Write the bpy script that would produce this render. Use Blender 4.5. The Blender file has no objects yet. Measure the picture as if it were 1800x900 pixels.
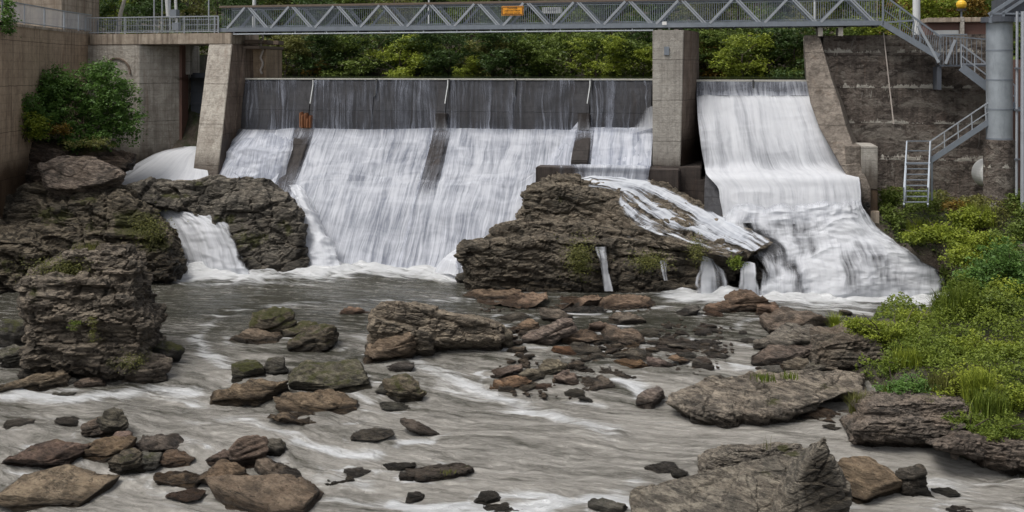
import bpy, bmesh, math, random
import numpy as np
from mathutils import Vector, Matrix

random.seed(7)
RNG = np.random.default_rng(11)
scene = bpy.context.scene
R = math.radians

# ------------------------------------------------------------------ camera
FOC, HOR, ZC = 1700.0, 125.0, 10.4          # photo-pixel focal length, horizon row, eye height above the pool
cam_d = bpy.data.cameras.new("camera")
cam_d.sensor_width = 36.0
cam_d.lens = FOC / 1800.0 * 36.0
cam_d.shift_y = -(450.0 - HOR) / 1800.0
cam_d.clip_start = 0.5
cam_d.clip_end = 2000.0
cam = bpy.data.objects.new("camera", cam_d)
scene.collection.objects.link(cam)
cam.location = (0, 0, ZC)
cam.rotation_euler = (R(90), 0, 0)
scene.camera = cam

# ------------------------------------------------------------------ daylight: overcast
SUN_EL, SUN_AZ = R(64), R(243)               # azimuth measured clockwise from +Y
world = bpy.data.worlds.new("World")
scene.world = world
world.use_nodes = True
wn = world.node_tree
wn.nodes.clear()
w_out = wn.nodes.new("ShaderNodeOutputWorld")
w_bg = wn.nodes.new("ShaderNodeBackground")
w_sky = wn.nodes.new("ShaderNodeTexSky")
w_sky.sky_type = 'NISHITA'
w_sky.sun_disc = False
w_sky.sun_elevation = SUN_EL
w_sky.sun_rotation = SUN_AZ
w_sky.air_density = 1.0
w_sky.dust_density = 5.0
w_sky.ozone_density = 0.6
w_hsv = wn.nodes.new("ShaderNodeHueSaturation")
w_hsv.inputs['Saturation'].default_value = 0.30
wn.links.new(w_sky.outputs[0], w_hsv.inputs['Color'])
wn.links.new(w_hsv.outputs[0], w_bg.inputs['Color'])
w_bg.inputs['Strength'].default_value = 0.12
wn.links.new(w_bg.outputs[0], w_out.inputs['Surface'])
sun_d = bpy.data.lights.new("sun", 'SUN')
sun_d.energy = 2.1
sun_d.angle = R(28)
sun_d.color = (1.0, 0.955, 0.89)
sun = bpy.data.objects.new("sun", sun_d)
scene.collection.objects.link(sun)
sdir = Vector((math.sin(SUN_AZ) * math.cos(SUN_EL), math.cos(SUN_AZ) * math.cos(SUN_EL), math.sin(SUN_EL)))
sun.rotation_euler = sdir.to_track_quat('Z', 'Y').to_euler()
sun.location = sdir * 100
scene.view_settings.view_transform = 'Standard'
scene.view_settings.look = 'None'
scene.view_settings.gamma = 1.0
scene.view_settings.exposure = 0.25
scene.cycles.max_bounces = 6
scene.cycles.transparent_max_bounces = 12
scene.cycles.use_denoising = True

# ------------------------------------------------------------------ coordinates
TH = R(13.0)
SN, CS = math.sin(TH), math.cos(TH)
V0 = 55.4                                     # the weir crest is the line v = V0 of the dam frame


def P(px, py, y):
    return ((px - 900.0) / FOC * y, y, ZC - (py - HOR) / FOC * y)


def DY(px, w):
    t = (px - 900.0) / FOC
    return (V0 - w) / (t * SN + CS)


def D(px, py, w):
    return P(px, py, DY(px, w))


def U(px, w=0.0):
    x, y, z = D(px, HOR, w)
    return x * CS - y * SN


def ZD(px, py, w):
    return D(px, py, w)[2]


def W(u, w, z):
    v = V0 - w
    return (u * CS + v * SN, -u * SN + v * CS, z)


def smooth(a, b, x):
    t = np.clip((x - a) / (b - a), 0, 1)
    return t * t * (3 - 2 * t)


def water_z(x, y):
    x = np.asarray(x, float); y = np.asarray(y, float)
    z = -0.45 * smooth(42, 36.5, y) - 0.45 * smooth(36, 32, y) - 0.5 * smooth(31, 26, y) - 0.55 * smooth(25.9, 25.2, y + 0.25 * np.sin(x * 0.8)) - 0.8 * smooth(24, 10, y)
    return z


def on_water(px, py):
    y = 60.0
    t = (px - 900.0) / FOC
    while y > 12:
        zr = ZC - (py - HOR) / FOC * y
        if zr >= float(water_z(t * y, y)):
            return (t * y, y, float(water_z(t * y, y)))
        y -= 0.03
    return (t * y, y, float(water_z(t * y, y)))


# ------------------------------------------------------------------ noise
def _hash(ix, iy, iz, s):
    h = (ix * 374761393 + iy * 668265263 + iz * 2147483647 + s * 1274126177) & 0xFFFFFFFF
    h = ((h ^ (h >> 13)) * 1274126177) & 0xFFFFFFFF
    h = ((h ^ (h >> 16)) * 2246822519) & 0xFFFFFFFF
    return ((h ^ (h >> 15)) & 0xFFFFFF) / float(0xFFFFFF) * 2 - 1


def vnoise(p, s=0):
    p = np.asarray(p, float)
    i = np.floor(p).astype(np.int64)
    f = p - i
    f = f * f * f * (f * (f * 6 - 15) + 10)
    r = 0
    for dx in (0, 1):
        for dy in (0, 1):
            for dz in (0, 1):
                wgt = (f[:, 0] if dx else 1 - f[:, 0]) * (f[:, 1] if dy else 1 - f[:, 1]) * (f[:, 2] if dz else 1 - f[:, 2])
                r = r + wgt * _hash(i[:, 0] + dx, i[:, 1] + dy, i[:, 2] + dz, s)
    return r


def fbm(p, o=4, s=0, gain=0.5, lac=2.03):
    a, r, t = 1.0, 0, 0
    p = np.asarray(p, float)
    for k in range(o):
        r = r + a * vnoise(p * (lac ** k) + 17.3 * k, s + k)
        t += a
        a *= gain
    return r / t


def cells(p, s=0):
    """jittered cells: (F1, F2, id hash -1..1, offset from the cell's centre)"""
    p = np.asarray(p, float)
    b = np.floor(p).astype(np.int64)
    f1 = np.full(len(p), 9.0); f2 = np.full(len(p), 9.0); idh = np.zeros(len(p)); off = np.zeros_like(p)
    for dx in (-1, 0, 1):
        for dy in (-1, 0, 1):
            for dz in (-1, 0, 1):
                c = b + np.array([dx, dy, dz])
                jx = _hash(c[:, 0], c[:, 1], c[:, 2], s) * .42 + .5
                jy = _hash(c[:, 0], c[:, 1], c[:, 2], s + 1) * .42 + .5
                jz = _hash(c[:, 0], c[:, 1], c[:, 2], s + 2) * .42 + .5
                d = p - (c + np.stack([jx, jy, jz], 1))
                r = np.sqrt((d ** 2).sum(1))
                n1 = r < f1
                f2 = np.where(n1, f1, np.minimum(f2, r))
                idh = np.where(n1, _hash(c[:, 0], c[:, 1], c[:, 2], s + 3), idh)
                off = np.where(n1[:, None], d, off)
                f1 = np.where(n1, r, f1)
    return f1, f2, idh, off


# ------------------------------------------------------------------ objects
def props(o, label=None, cat=None, group=None, kind=None):
    if label: o['label'] = label
    if cat: o['category'] = cat
    if group: o['group'] = group
    if kind: o['kind'] = kind
    return o


def empty(name, label, cat, loc=(0, 0, 0), group=None):
    o = bpy.data.objects.new(name, None)
    scene.collection.objects.link(o)
    o.location = loc
    o.empty_display_size = 0.3
    return props(o, label, cat, group)


def link(name, me, mat=None, parent=None, smooth_f=False):
    o = bpy.data.objects.new(name, me)
    scene.collection.objects.link(o)
    if mat is not None and len(me.materials) == 0:
        me.materials.append(mat)
    if smooth_f:
        me.polygons.foreach_set("use_smooth", np.ones(len(me.polygons), bool))
    if parent is not None:
        o.parent = parent
        q, off = parent, Vector((0, 0, 0))
        while q is not None:
            off += q.location
            q = q.parent
        o.location = -off                           # meshes are built in place, parents carry only a location
    return o


def mesh_np(name, verts, faces):
    """faces: (N,k) int array, k = 3 or 4"""
    me = bpy.data.meshes.new(name)
    verts = np.asarray(verts, np.float32)
    faces = np.asarray(faces, np.int32)
    n, k = faces.shape
    me.vertices.add(len(verts))
    me.vertices.foreach_set("co", verts.ravel())
    me.loops.add(n * k)
    me.loops.foreach_set("vertex_index", faces.ravel())
    me.polygons.add(n)
    me.polygons.foreach_set("loop_start", np.arange(0, n * k, k, dtype=np.int32))
    me.polygons.foreach_set("loop_total", np.full(n, k, dtype=np.int32))
    me.update(calc_edges=True)
    return me


def attr(me, name, vals):
    a = me.attributes.new(name, 'FLOAT', 'POINT')
    a.data.foreach_set("value", np.asarray(vals, np.float32).ravel())


def attr_col(me, name, cols):
    a = me.attributes.new(name, 'FLOAT_COLOR', 'POINT')
    c = np.ones((len(cols), 4), np.float32)
    c[:, :3] = cols
    a.data.foreach_set("color", c.ravel())


def set_uv(me, uv_per_vert):
    l = me.uv_layers.new(name="UVMap")
    vi = np.empty(len(me.loops), np.int32)
    me.loops.foreach_get("vertex_index", vi)
    l.data.foreach_set("uv", np.asarray(uv_per_vert, np.float32)[vi].ravel())


def get_co(me):
    co = np.empty(len(me.vertices) * 3, np.float32)
    me.vertices.foreach_get("co", co)
    return co.reshape(-1, 3).astype(float)


def set_co(me, co):
    me.vertices.foreach_set("co", np.asarray(co, np.float32).ravel())
    me.update()


class MB:
    """collects solids; build() links them as one mesh object"""
    def __init__(self):
        self.v = []; self.f = []

    def add(self, vs, fs):
        b = len(self.v)
        self.v += [tuple(v) for v in vs]
        self.f += [tuple(i + b for i in f) for f in fs]
        return self

    def hexa(self, p):
        """8 points: bottom 4 then top 4, same winding"""
        return self.add(p, [(0, 3, 2, 1), (4, 5, 6, 7), (0, 1, 5, 4), (1, 2, 6, 5), (2, 3, 7, 6), (3, 0, 4, 7)])

    def dbox(self, u0, u1, w0, w1, z0, z1):
        c = [(u0, w0), (u1, w0), (u1, w1), (u0, w1)]
        return self.hexa([W(a, b, z0) for a, b in c] + [W(a, b, z1) for a, b in c])

    def box(self, x0, x1, y0, y1, z0, z1):
        c = [(x0, y0), (x1, y0), (x1, y1), (x0, y1)]
        return self.hexa([(a, b, z0) for a, b in c] + [(a, b, z1) for a, b in c])

    def bar(self, a, b, w=0.06, h=None, up=(0, 0, 1)):
        h = h or w
        a, b = Vector(a), Vector(b)
        d = (b - a)
        if d.length < 1e-6: return self
        d.normalize()
        upv = Vector(up)
        if abs(d.dot(upv)) > 0.95: upv = Vector((SN, CS, 0))
        s = d.cross(upv).normalized() * w / 2
        t = s.cross(d).normalized() * h / 2
        q = [-s - t, s - t, s + t, -s + t]
        return self.hexa([a + k for k in q] + [b + k for k in q])

    def tube(self, a, b, r0, r1=None, n=10, cap=True):
        r1 = r0 if r1 is None else r1
        a, b = Vector(a), Vector(b)
        d = (b - a).normalized()
        upv = Vector((0, 0, 1)) if abs(d.z) < 0.9 else Vector((1, 0, 0))
        s = d.cross(upv).normalized(); t = s.cross(d)
        vs = []
        for c, r in ((a, r0), (b, r1)):
            for k in range(n):
                an = 2 * math.pi * k / n
                vs.append(c + s * math.cos(an) * r + t * math.sin(an) * r)
        fs = [(k, (k + 1) % n, n + (k + 1) % n, n + k) for k in range(n)]
        if cap: fs += [tuple(range(n))[::-1], tuple(range(n, 2 * n))]
        return self.add(vs, fs)

    def path(self, pts, r, n=8):
        for a, b in zip(pts[:-1], pts[1:]):
            self.tube(a, b, r, n=n)
        return self

    def prism(self, poly, off):
        """poly: list of 3d points, off: vector"""
        n = len(poly)
        off = Vector(off)
        vs = [Vector(p) for p in poly] + [Vector(p) + off for p in poly]
        fs = [tuple(range(n)), tuple(range(n, 2 * n))[::-1]] + [(k, k + n, (k + 1) % n + n, (k + 1) % n) for k in range(n)]
        return self.add(vs, fs)

    def build(self, name, mat, parent=None, bevel=0.0):
        me = bpy.data.meshes.new(name)
        me.from_pydata([tuple(v) for v in self.v], [], self.f)
        bm = bmesh.new(); bm.from_mesh(me)
        bmesh.ops.recalc_face_normals(bm, faces=bm.faces)
        if bevel:
            bmesh.ops.bevel(bm, geom=[e for e in bm.edges if e.is_manifold and e.calc_face_angle(0) > 0.5], offset=bevel, segments=2, affect='EDGES', clamp_overlap=True)
        bm.to_mesh(me); bm.free()
        return link(name, me, mat, parent)


def dwall(name, mat, parent, poly_uz, w0, w1):
    """wall with an outline in the dam plane (u,z), between two w"""
    m = MB()
    a = [W(u, w0, z) for u, z in poly_uz]
    b = W(0, w1, 0); c = W(0, w0, 0)
    m.prism(a, (b[0] - c[0], b[1] - c[1], 0))
    return m.build(name, mat, parent)


# ------------------------------------------------------------------ node helper
class NT:
    def __init__(self, name):
        self.m = bpy.data.materials.new(name)
        self.m.use_nodes = True
        self.t = self.m.node_tree
        self.t.nodes.clear()
        self.out = self.t.nodes.new("ShaderNodeOutputMaterial")

    def n(self, typ, ins=None, **kw):
        nd = self.t.nodes.new(typ)
        for k, v in kw.items():
            setattr(nd, k, v)
        for k, v in (ins or {}).items():
            s = nd.inputs[k]
            if hasattr(v, 'is_output') or isinstance(v, bpy.types.NodeSocket):
                self.t.links.new(v, s)
            elif isinstance(v, tuple) and len(v) == 3 and len(s.default_value) == 4:
                s.default_value = (*v, 1)
            else:
                s.default_value = v
        return nd

    def math(self, op, a, b=None, c=None, clamp=False):
        ins = {0: a}
        if b is not None: ins[1] = b
        if c is not None: ins[2] = c
        return self.n("ShaderNodeMath", ins, operation=op, use_clamp=clamp).outputs[0]

    def noise(self, vec, scale, detail=4, rough=0.55, dist=0.0):
        return self.n("ShaderNodeTexNoise", {'Vector': vec, 'Scale': scale, 'Detail': detail, 'Roughness': rough, 'Distortion': dist}).outputs[0]

    def mapv(self, vec, scale=(1, 1, 1), rot=(0, 0, 0), loc=(0, 0, 0)):
        return self.n("ShaderNodeMapping", {'Vector': vec, 'Scale': scale, 'Rotation': rot, 'Location': loc}).outputs[0]

    def ramp(self, fac, stops, interp='LINEAR'):
        nd = self.n("ShaderNodeValToRGB", {'Fac': fac})
        cr = nd.color_ramp
        cr.interpolation = interp
        while len(cr.elements) < len(stops): cr.elements.new(0.5)
        for e, (p, c) in zip(cr.elements, stops):
            e.position = p
            e.color = (c, c, c, 1) if isinstance(c, (int, float)) else (*c, 1)
        return nd.outputs[0]

    def rng(self, v, a, b, c=0.0, d=1.0):
        return self.n("ShaderNodeMapRange", {0: v, 1: a, 2: b, 3: c, 4: d}, interpolation_type='SMOOTHSTEP').outputs[0]

    def mix(self, fac, a, b, mode='MIX'):
        f = lambda c: (*c, 1) if isinstance(c, tuple) and len(c) == 3 else c
        nd = self.n("ShaderNodeMix", data_type='RGBA', blend_type=mode)
        for idx, v in ((0, fac), (6, f(a)), (7, f(b))):
            s = nd.inputs[idx]
            if isinstance(v, bpy.types.NodeSocket): self.t.links.new(v, s)
            else: s.default_value = v
        return nd.outputs[2]

    def at(self, name, col=False):
        nd = self.n("ShaderNodeAttribute", attribute_name=name)
        return nd.outputs[0] if col else nd.outputs[2]

    def bump(self, h, dist=0.05, strength=1.0, normal=None):
        ins = {'Height': h, 'Distance': dist, 'Strength': strength}
        if normal is not None: ins['Normal'] = normal
        return self.n("ShaderNodeBump", ins).outputs[0]

    def surf(self, s):
        self.t.links.new(s, self.out.inputs['Surface'])
        return self.m

    def bsdf(self, **kw):
        return self.n("ShaderNodeBsdfPrincipled", {k.replace('_', ' '): v for k, v in kw.items()}).outputs[0]

    def pos(self):
        return self.n("ShaderNodeNewGeometry").outputs['Position']

    def obj(self):
        return self.n("ShaderNodeTexCoord").outputs['Object']


# ------------------------------------------------------------------ materials
def mat_rock(name, c_dark, c_mid, c_light, moss=0.0, dip=(0.15, -0.22), speck=0.3, ox=0.25):
    t = NT(name)
    p = t.pos()
    pr = t.mapv(p, rot=(dip[0], dip[1], 0.3))
    lay = t.noise(t.mapv(pr, scale=(0.55, 0.55, 4.0)), 1.7, 9, 0.72, 0.7)
    fine = t.noise(t.mapv(pr, scale=(1.0, 1.0, 6.0)), 4.5, 8, 0.75, 0.8)
    big = t.noise(p, 0.9, 6, 0.65)
    drk = t.noise(t.mapv(p, loc=(3, 8, 1)), 0.8, 8, 0.7)
    mott = t.noise(t.mapv(pr, scale=(0.8, 0.8, 2.6)), 3.0, 9, 0.78, 0.3)
    c = t.mix(t.ramp(lay, [(0.38, 0.0), (0.56, 1.0)]), c_dark, c_mid)
    c = t.mix(t.math('MULTIPLY', t.ramp(mott, [(0.45, 0.0), (0.60, 1.0)]), 0.85), c, c_light)
    c = t.mix(t.math('MULTIPLY', t.ramp(big, [(0.48, 0.0), (0.62, 1.0)]), ox), c, (0.15, 0.108, 0.075))
    c = t.mix(t.math('MULTIPLY', t.ramp(fine, [(0.36, 1.0), (0.46, 0.0)]), 0.85), c, (0.016, 0.014, 0.013))
    c = t.mix(t.math('MULTIPLY', t.ramp(drk, [(0.52, 0.0), (0.60, 1.0)]), 0.5), c, t.mix(0.5, c_dark, (0.03, 0.03, 0.028)))
    sp = t.noise(p, 15.0, 3, 0.6)
    c = t.mix(t.math('MULTIPLY', t.ramp(sp, [(0.60, 0.0), (0.68, 1.0)]), speck), c, (0.34, 0.32, 0.29))
    c = t.mix(1.0, c, t.at('tint', True), 'MULTIPLY')
    # top light painted into the colour of upward faces, broken by noise
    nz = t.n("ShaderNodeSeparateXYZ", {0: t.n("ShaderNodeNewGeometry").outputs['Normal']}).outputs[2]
    top_light = t.math('MULTIPLY', t.rng(t.math('ADD', nz, t.math('MULTIPLY', t.math('SUBTRACT', mott, 0.5), 1.4)), 0.45, 1.0), 0.7)
    c = t.mix(top_light, c, t.mix(1.0, c, (1.75, 1.72, 1.68), 'MULTIPLY'))
    # moss grows on the vertices marked for it, broken up by noise
    mn = t.math('ADD', t.at('moss'), t.math('MULTIPLY', t.math('SUBTRACT', t.noise(p, 2.2, 6, 0.7), 0.5), 1.9))
    mm = t.rng(mn, 0.5, 0.85)
    mc = t.mix(t.noise(p, 9.0, 4), (0.018, 0.022, 0.006), (0.12, 0.125, 0.018))
    c = t.mix(t.math('MULTIPLY', mm, 0.85), c, mc)
    wet = t.rng(t.math('ADD', t.at('wet'), t.math('MULTIPLY', t.math('SUBTRACT', mott, 0.5), 0.8)), 0.35, 0.75)  # wet darkening; the jagged slab's painted side shade uses it too
    c = t.mix(wet, c, t.mix(1.0, c, (0.33, 0.32, 0.31), 'MULTIPLY'))
    h = t.math('ADD', t.math('MULTIPLY', lay, 1.2), t.math('MULTIPLY', fine, 0.8))
    h = t.math('ADD', h, t.math('MULTIPLY', mott, 0.6))
    nb = t.bump(h, 0.34, 1.0)
    ro = t.rng(wet, 0, 1, 0.85, 0.38)
    return t.surf(t.bsdf(Base_Color=c, Roughness=ro, Normal=nb, Specular_IOR_Level=0.4))


def mat_concrete(name, base, dark, stain=0.5, streak=0.6, rust=0.15, form=1.2, white=0.15, wet_z=None, bumpd=0.02, crumble=0.0, old=False):
    t = NT(name)
    p = t.pos()
    pd = t.mapv(p, rot=(0, 0, TH))           # rotate into the dam frame
    blot = t.noise(p, 0.8, 8, 0.65)
    mid = t.noise(p, 4.5, 6, 0.7)
    vs = t.noise(t.mapv(pd, scale=(2.2, 2.2, 0.12)), 1.5, 6, 0.7, 0.3)
    c = t.mix(t.math('MULTIPLY', t.ramp(blot, [(0.38, 0.0), (0.68, 1.0)]), stain), base, dark)
    c = t.mix(t.math('MULTIPLY', t.ramp(t.noise(t.mapv(p, scale=(1, 1, .6), loc=(3, 3, 3)), 1.6, 9, 0.72, 0.5), [(0.51, 0.0), (0.58, 1.0)]), 0.45), c, tuple(k * 1.25 for k in base))
    c = t.mix(t.math('MULTIPLY', t.ramp(vs, [(0.46, 0.0), (0.66, 1.0)]), streak), c, tuple(k * 0.55 for k in dark))
    vs2 = t.noise(t.mapv(pd, scale=(1.1, 1.1, 0.10), loc=(5, 3, 9)), 1.6, 5, 0.7, 0.4)
    c = t.mix(t.math('MULTIPLY', t.ramp(vs2, [(0.57, 0.0), (0.70, 1.0)]), rust), c, (0.16, 0.075, 0.035))
    c = t.mix(t.math('MULTIPLY', t.ramp(mid, [(0.35, 1.0), (0.5, 0.0)]), 0.35), c, dark)
    sep = t.n("ShaderNodeSeparateXYZ", {0: pd})
    warp = t.math('MULTIPLY', t.math('SUBTRACT', t.noise(p, 1.3, 3), 0.5), 0.12)
    zz = t.math('ADD', sep.outputs[2], warp)
    fr = t.math('FRACT', t.math('DIVIDE', zz, form))
    ln = t.math('MULTIPLY', t.math('LESS_THAN', fr, 0.035 / form), 1.0)
    fr2 = t.math('FRACT', t.math('DIVIDE', zz, form / 5.5))
    ln2 = t.math('MULTIPLY', t.math('LESS_THAN', fr2, 0.09), 0.22)
    c = t.mix(t.math('MAXIMUM', t.math('MULTIPLY', ln, 0.6), ln2), c, tuple(k * 0.5 for k in dark))
    if old:
        pat = t.noise(t.mapv(pd, scale=(0.5, 0.5, 1.0), loc=(1, 4, 2)), 0.9, 9, 0.72, 0.8)
        c = t.mix(t.math('MULTIPLY', t.ramp(pat, [(0.50, 0.0), (0.57, 1.0)]), 0.75), c, (0.30, 0.27, 0.235))
        c = t.mix(t.math('MULTIPLY', t.ramp(t.noise(t.mapv(pd, scale=(.8, .8, 1.6), loc=(9, 4, 2)), 1.3, 9, 0.75, 0.6), [(0.52, 0.0), (0.60, 1.0)]), 0.8), c, (0.035, 0.026, 0.022))
        lime = t.math('MULTIPLY', t.math('LESS_THAN', t.math('ABSOLUTE', t.math('SUBTRACT', fr, 0.5)), 0.0), 0.0)
        edge_n = t.noise(t.mapv(pd, scale=(1.2, 1.2, 0.3), loc=(7, 7, 7)), 1.2, 7, 0.75)
        lime = t.math('MULTIPLY', t.math('LESS_THAN', fr, t.math('MULTIPLY', t.ramp(edge_n, [(0.47, 0.0), (0.62, 1.0)]), 0.15)), 0.9)
        c = t.mix(lime, c, (0.60, 0.57, 0.51))
    # lime that seeps out below the lift joints
    seep = t.noise(t.mapv(pd, scale=(1.6, 1.6, 0.55), loc=(2, 7, 1)), 1.3, 8, 0.78, 0.8)
    seep_m = t.math('MULTIPLY', t.ramp(seep, [(0.60, 0.0), (0.66, 1.0)]), t.ramp(fr, [(0.0, 0.25), (0.45, 0.25), (0.97, 1.0)]))
    c = t.mix(t.math('MULTIPLY', seep_m, white), c, (0.55, 0.53, 0.48))
    ro = 0.85
    if wet_z is not None:
        wf = t.rng(t.math('ADD', sep.outputs[2], t.math('MULTIPLY', t.math('SUBTRACT', vs, 0.5), 2.2)), wet_z, wet_z - 1.3, 0, 1)
        c = t.mix(wf, c, t.mix(1.0, c, (0.25, 0.22, 0.20), 'MULTIPLY'))
        ro = t.rng(wf, 0, 1, 0.85, 0.42)
    h = t.math('ADD', t.math('MULTIPLY', mid, 0.7 + crumble), t.math('MULTIPLY', t.noise(p, 22, 4), 0.3))
    h = t.math('SUBTRACT', h, t.math('MULTIPLY', ln, 0.8))
    return t.surf(t.bsdf(Base_Color=c, Roughness=ro, Normal=t.bump(h, bumpd * (1 + 3 * crumble)), Specular_IOR_Level=0.35))


def mat_plain(name, col, rough=0.6, metal=0.0, var=0.25, scale=4.0, bumpd=0.004, dirt=(0.12, 0.10, 0.08), dirt_f=0.3):
    t = NT(name)
    p = t.pos()
    nz = t.noise(p, scale, 6, 0.65)
    c = t.mix(t.math('MULTIPLY', t.ramp(nz, [(0.35, 1.0), (0.65, 0.0)]), var), col, tuple(k * 0.6 for k in col))
    c = t.mix(t.math('MULTIPLY', t.ramp(t.noise(t.mapv(p, scale=(1, 1, 0.25)), scale * 1.7, 5, 0.7), [(0.52, 0), (0.7, 1)]), dirt_f), c, dirt)
    return t.surf(t.bsdf(Base_Color=c, Roughness=rough, Metallic=metal, Normal=t.bump(nz, bumpd)))


def mat_fall(name, white=(0.70, 0.725, 0.785), thin=(0.33, 0.36, 0.44), su=0.9, sv=0.7, contrast=0.70, soft=1.5):
    """long-exposure water: a milky veil whose threads run along the flow (UV: u across, v down, metres)"""
    t = NT(name)
    uv = t.n("ShaderNodeTexCoord").outputs['UV']
    wob = t.noise(t.mapv(uv, scale=(0.6, 0.25, 1)), 1.0, 3)
    uvw = t.n("ShaderNodeVectorMath", {0: uv, 1: t.n("ShaderNodeCombineXYZ", {0: t.math('MULTIPLY', t.math('SUBTRACT', wob, 0.5), 0.9)}).outputs[0]}, operation='ADD').outputs[0]
    s1 = t.noise(t.mapv(uvw, scale=(5.5 * su, 0.42 * sv, 1)), 1.0, 5, 0.62, 0.15)
    s2 = t.noise(t.mapv(uvw, scale=(17 * su, 1.0 * sv, 1)), 1.0, 4, 0.6)
    s3 = t.noise(t.mapv(uvw, scale=(1.3 * su, 0.32 * sv, 1)), 1.0, 5, 0.6, 0.4)
    s4 = t.noise(t.mapv(uv, scale=(0.45, 1.9 * sv, 1)), 1.0, 4, 0.6, 0.9)
    st = t.math('ADD', t.math('MULTIPLY', s1, 0.34), t.math('MULTIPLY', s2, 0.22))
    st = t.math('ADD', st, t.math('MULTIPLY', s3, 0.26))
    st = t.math('ADD', st, t.math('MULTIPLY', s4, 0.18))
    dens = t.at('dens')
    # dens 1: opaque milk; 0: nothing
    k = t.math('ADD', t.math('MULTIPLY', t.math('SUBTRACT', st, 0.5), 4.6 * contrast), t.math('SUBTRACT', t.math('MULTIPLY', dens, 1.9), 0.62))
    a = t.rng(k, 0.0, soft)
    edge = t.rng(dens, 0.0, 0.22)
    a = t.math('MULTIPLY', a, edge)
    bright = t.rng(t.math('ADD', t.math('MULTIPLY', t.math('SUBTRACT', st, 0.5), 6.5 * contrast), t.math('MULTIPLY', dens, 0.8)), 0.05, 1.25)
    c = t.mix(bright, thin, white)
    nb = t.bump(st, 0.10, 0.4)
    df = t.n("ShaderNodeBsdfDiffuse", {'Color': c, 'Normal': nb}).outputs[0]
    tl = t.n("ShaderNodeBsdfTranslucent", {'Color': c, 'Normal': nb}).outputs[0]
    body = t.n("ShaderNodeMixShader", {0: 0.35, 1: df, 2: tl}).outputs[0]
    tr = t.n("ShaderNodeBsdfTransparent").outputs[0]
    return t.surf(t.n("ShaderNodeMixShader", {0: a, 1: tr, 2: body}).outputs[0])


def mat_river(name):
    t = NT(name)
    uv = t.n("ShaderNodeTexCoord").outputs['UV']       # flow coordinates: u along the current, v across it
    foam = t.at('foam'); silk = t.at('silk')
    wob = t.noise(t.mapv(uv, scale=(0.16, 0.35, 1)), 1.0, 4, 0.6)
    uvw = t.n("ShaderNodeVectorMath", {0: uv, 1: t.n("ShaderNodeCombineXYZ", {1: t.math('MULTIPLY', t.math('SUBTRACT', wob, 0.5), 1.3)}).outputs[0]}, operation='ADD').outputs[0]
    s1 = t.noise(t.mapv(uvw, scale=(0.30, 2.2, 1)), 1.0, 6, 0.62, 0.25)
    s2 = t.noise(t.mapv(uvw, scale=(0.8, 6.5, 1)), 1.0, 5, 0.65, 0.2)
    s3 = t.noise(t.mapv(uvw, scale=(0.12, 0.5, 1)), 1.0, 4, 0.6)
    st = t.math('ADD', t.math('MULTIPLY', s1, 0.5), t.math('MULTIPLY', s2, 0.26))
    st = t.math('ADD', st, t.math('MULTIPLY', s3, 0.24))
    # milky blur of moving water, with ripple sparkle painted into the colour
    rip = t.noise(t.mapv(uv, scale=(2.2, 6.0, 1)), 1.0, 7, 0.75, 0.8)
    calm = t.rng(silk, 0.6, 0.1)
    mk = t.rng(t.math('ADD', t.math('ADD', t.math('MULTIPLY', t.math('SUBTRACT', st, 0.5), 5.2), t.math('MULTIPLY', t.math('MULTIPLY', t.math('SUBTRACT', rip, 0.5), 3.4), t.math('ADD', calm, 0.35))), silk), 0.0, 1.45)
    deep = t.mix(s3, (0.026, 0.029, 0.020), (0.080, 0.074, 0.055))
    c = t.mix(mk, deep, (0.44, 0.42, 0.385))
    fm = t.rng(t.math('ADD', t.math('MULTIPLY', t.math('SUBTRACT', st, 0.5), 4.2), foam), 0.30, 1.20)
    c = t.mix(fm, c, (0.72, 0.735, 0.75))
    ro = t.rng(t.math('MAXIMUM', t.math('MULTIPLY', mk, 0.3), fm), 0, 1, 0.09, 0.6)
    nb = t.bump(t.math('ADD', st, t.math('MULTIPLY', rip, 0.9)), 0.30, 1.0)
    return t.surf(t.bsdf(Base_Color=c, Roughness=ro, Normal=nb, IOR=1.33))


def mat_leaf(name, a, b, trans=0.35):
    t = NT(name)
    c = t.mix(t.at('shade'), a, b)
    d = t.n("ShaderNodeBsdfPrincipled", {'Base Color': c, 'Roughness': 0.55, 'Specular IOR Level': 0.3}).outputs[0]
    l = t.n("ShaderNodeBsdfTranslucent", {'Color': c}).outputs[0]
    return t.surf(t.n("ShaderNodeMixShader", {0: trans, 1: d, 2: l}).outputs[0])


M = {}
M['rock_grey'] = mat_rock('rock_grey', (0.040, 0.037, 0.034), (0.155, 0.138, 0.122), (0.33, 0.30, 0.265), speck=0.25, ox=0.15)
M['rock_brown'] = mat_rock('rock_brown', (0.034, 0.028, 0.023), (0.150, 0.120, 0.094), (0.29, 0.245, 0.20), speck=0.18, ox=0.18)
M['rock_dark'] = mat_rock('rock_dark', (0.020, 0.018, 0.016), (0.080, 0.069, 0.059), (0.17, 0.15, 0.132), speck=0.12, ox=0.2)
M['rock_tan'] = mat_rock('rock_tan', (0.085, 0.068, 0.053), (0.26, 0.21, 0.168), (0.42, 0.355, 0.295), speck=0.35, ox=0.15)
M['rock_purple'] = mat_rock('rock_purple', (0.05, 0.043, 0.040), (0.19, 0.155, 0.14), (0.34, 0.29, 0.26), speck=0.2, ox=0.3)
M['conc_light'] = mat_concrete('concrete_light', (0.46, 0.43, 0.38), (0.20, 0.165, 0.135), stain=0.5, streak=0.5, rust=0.35, form=2.4, white=0.4, wet_z=5.9, crumble=0.6)
M['conc_pier'] = mat_concrete('concrete_pier', (0.38, 0.36, 0.325), (0.18, 0.16, 0.14), stain=0.45, streak=0.4, rust=0.25, form=2.2, white=0.25, wet_z=6.2, crumble=0.4)
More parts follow.
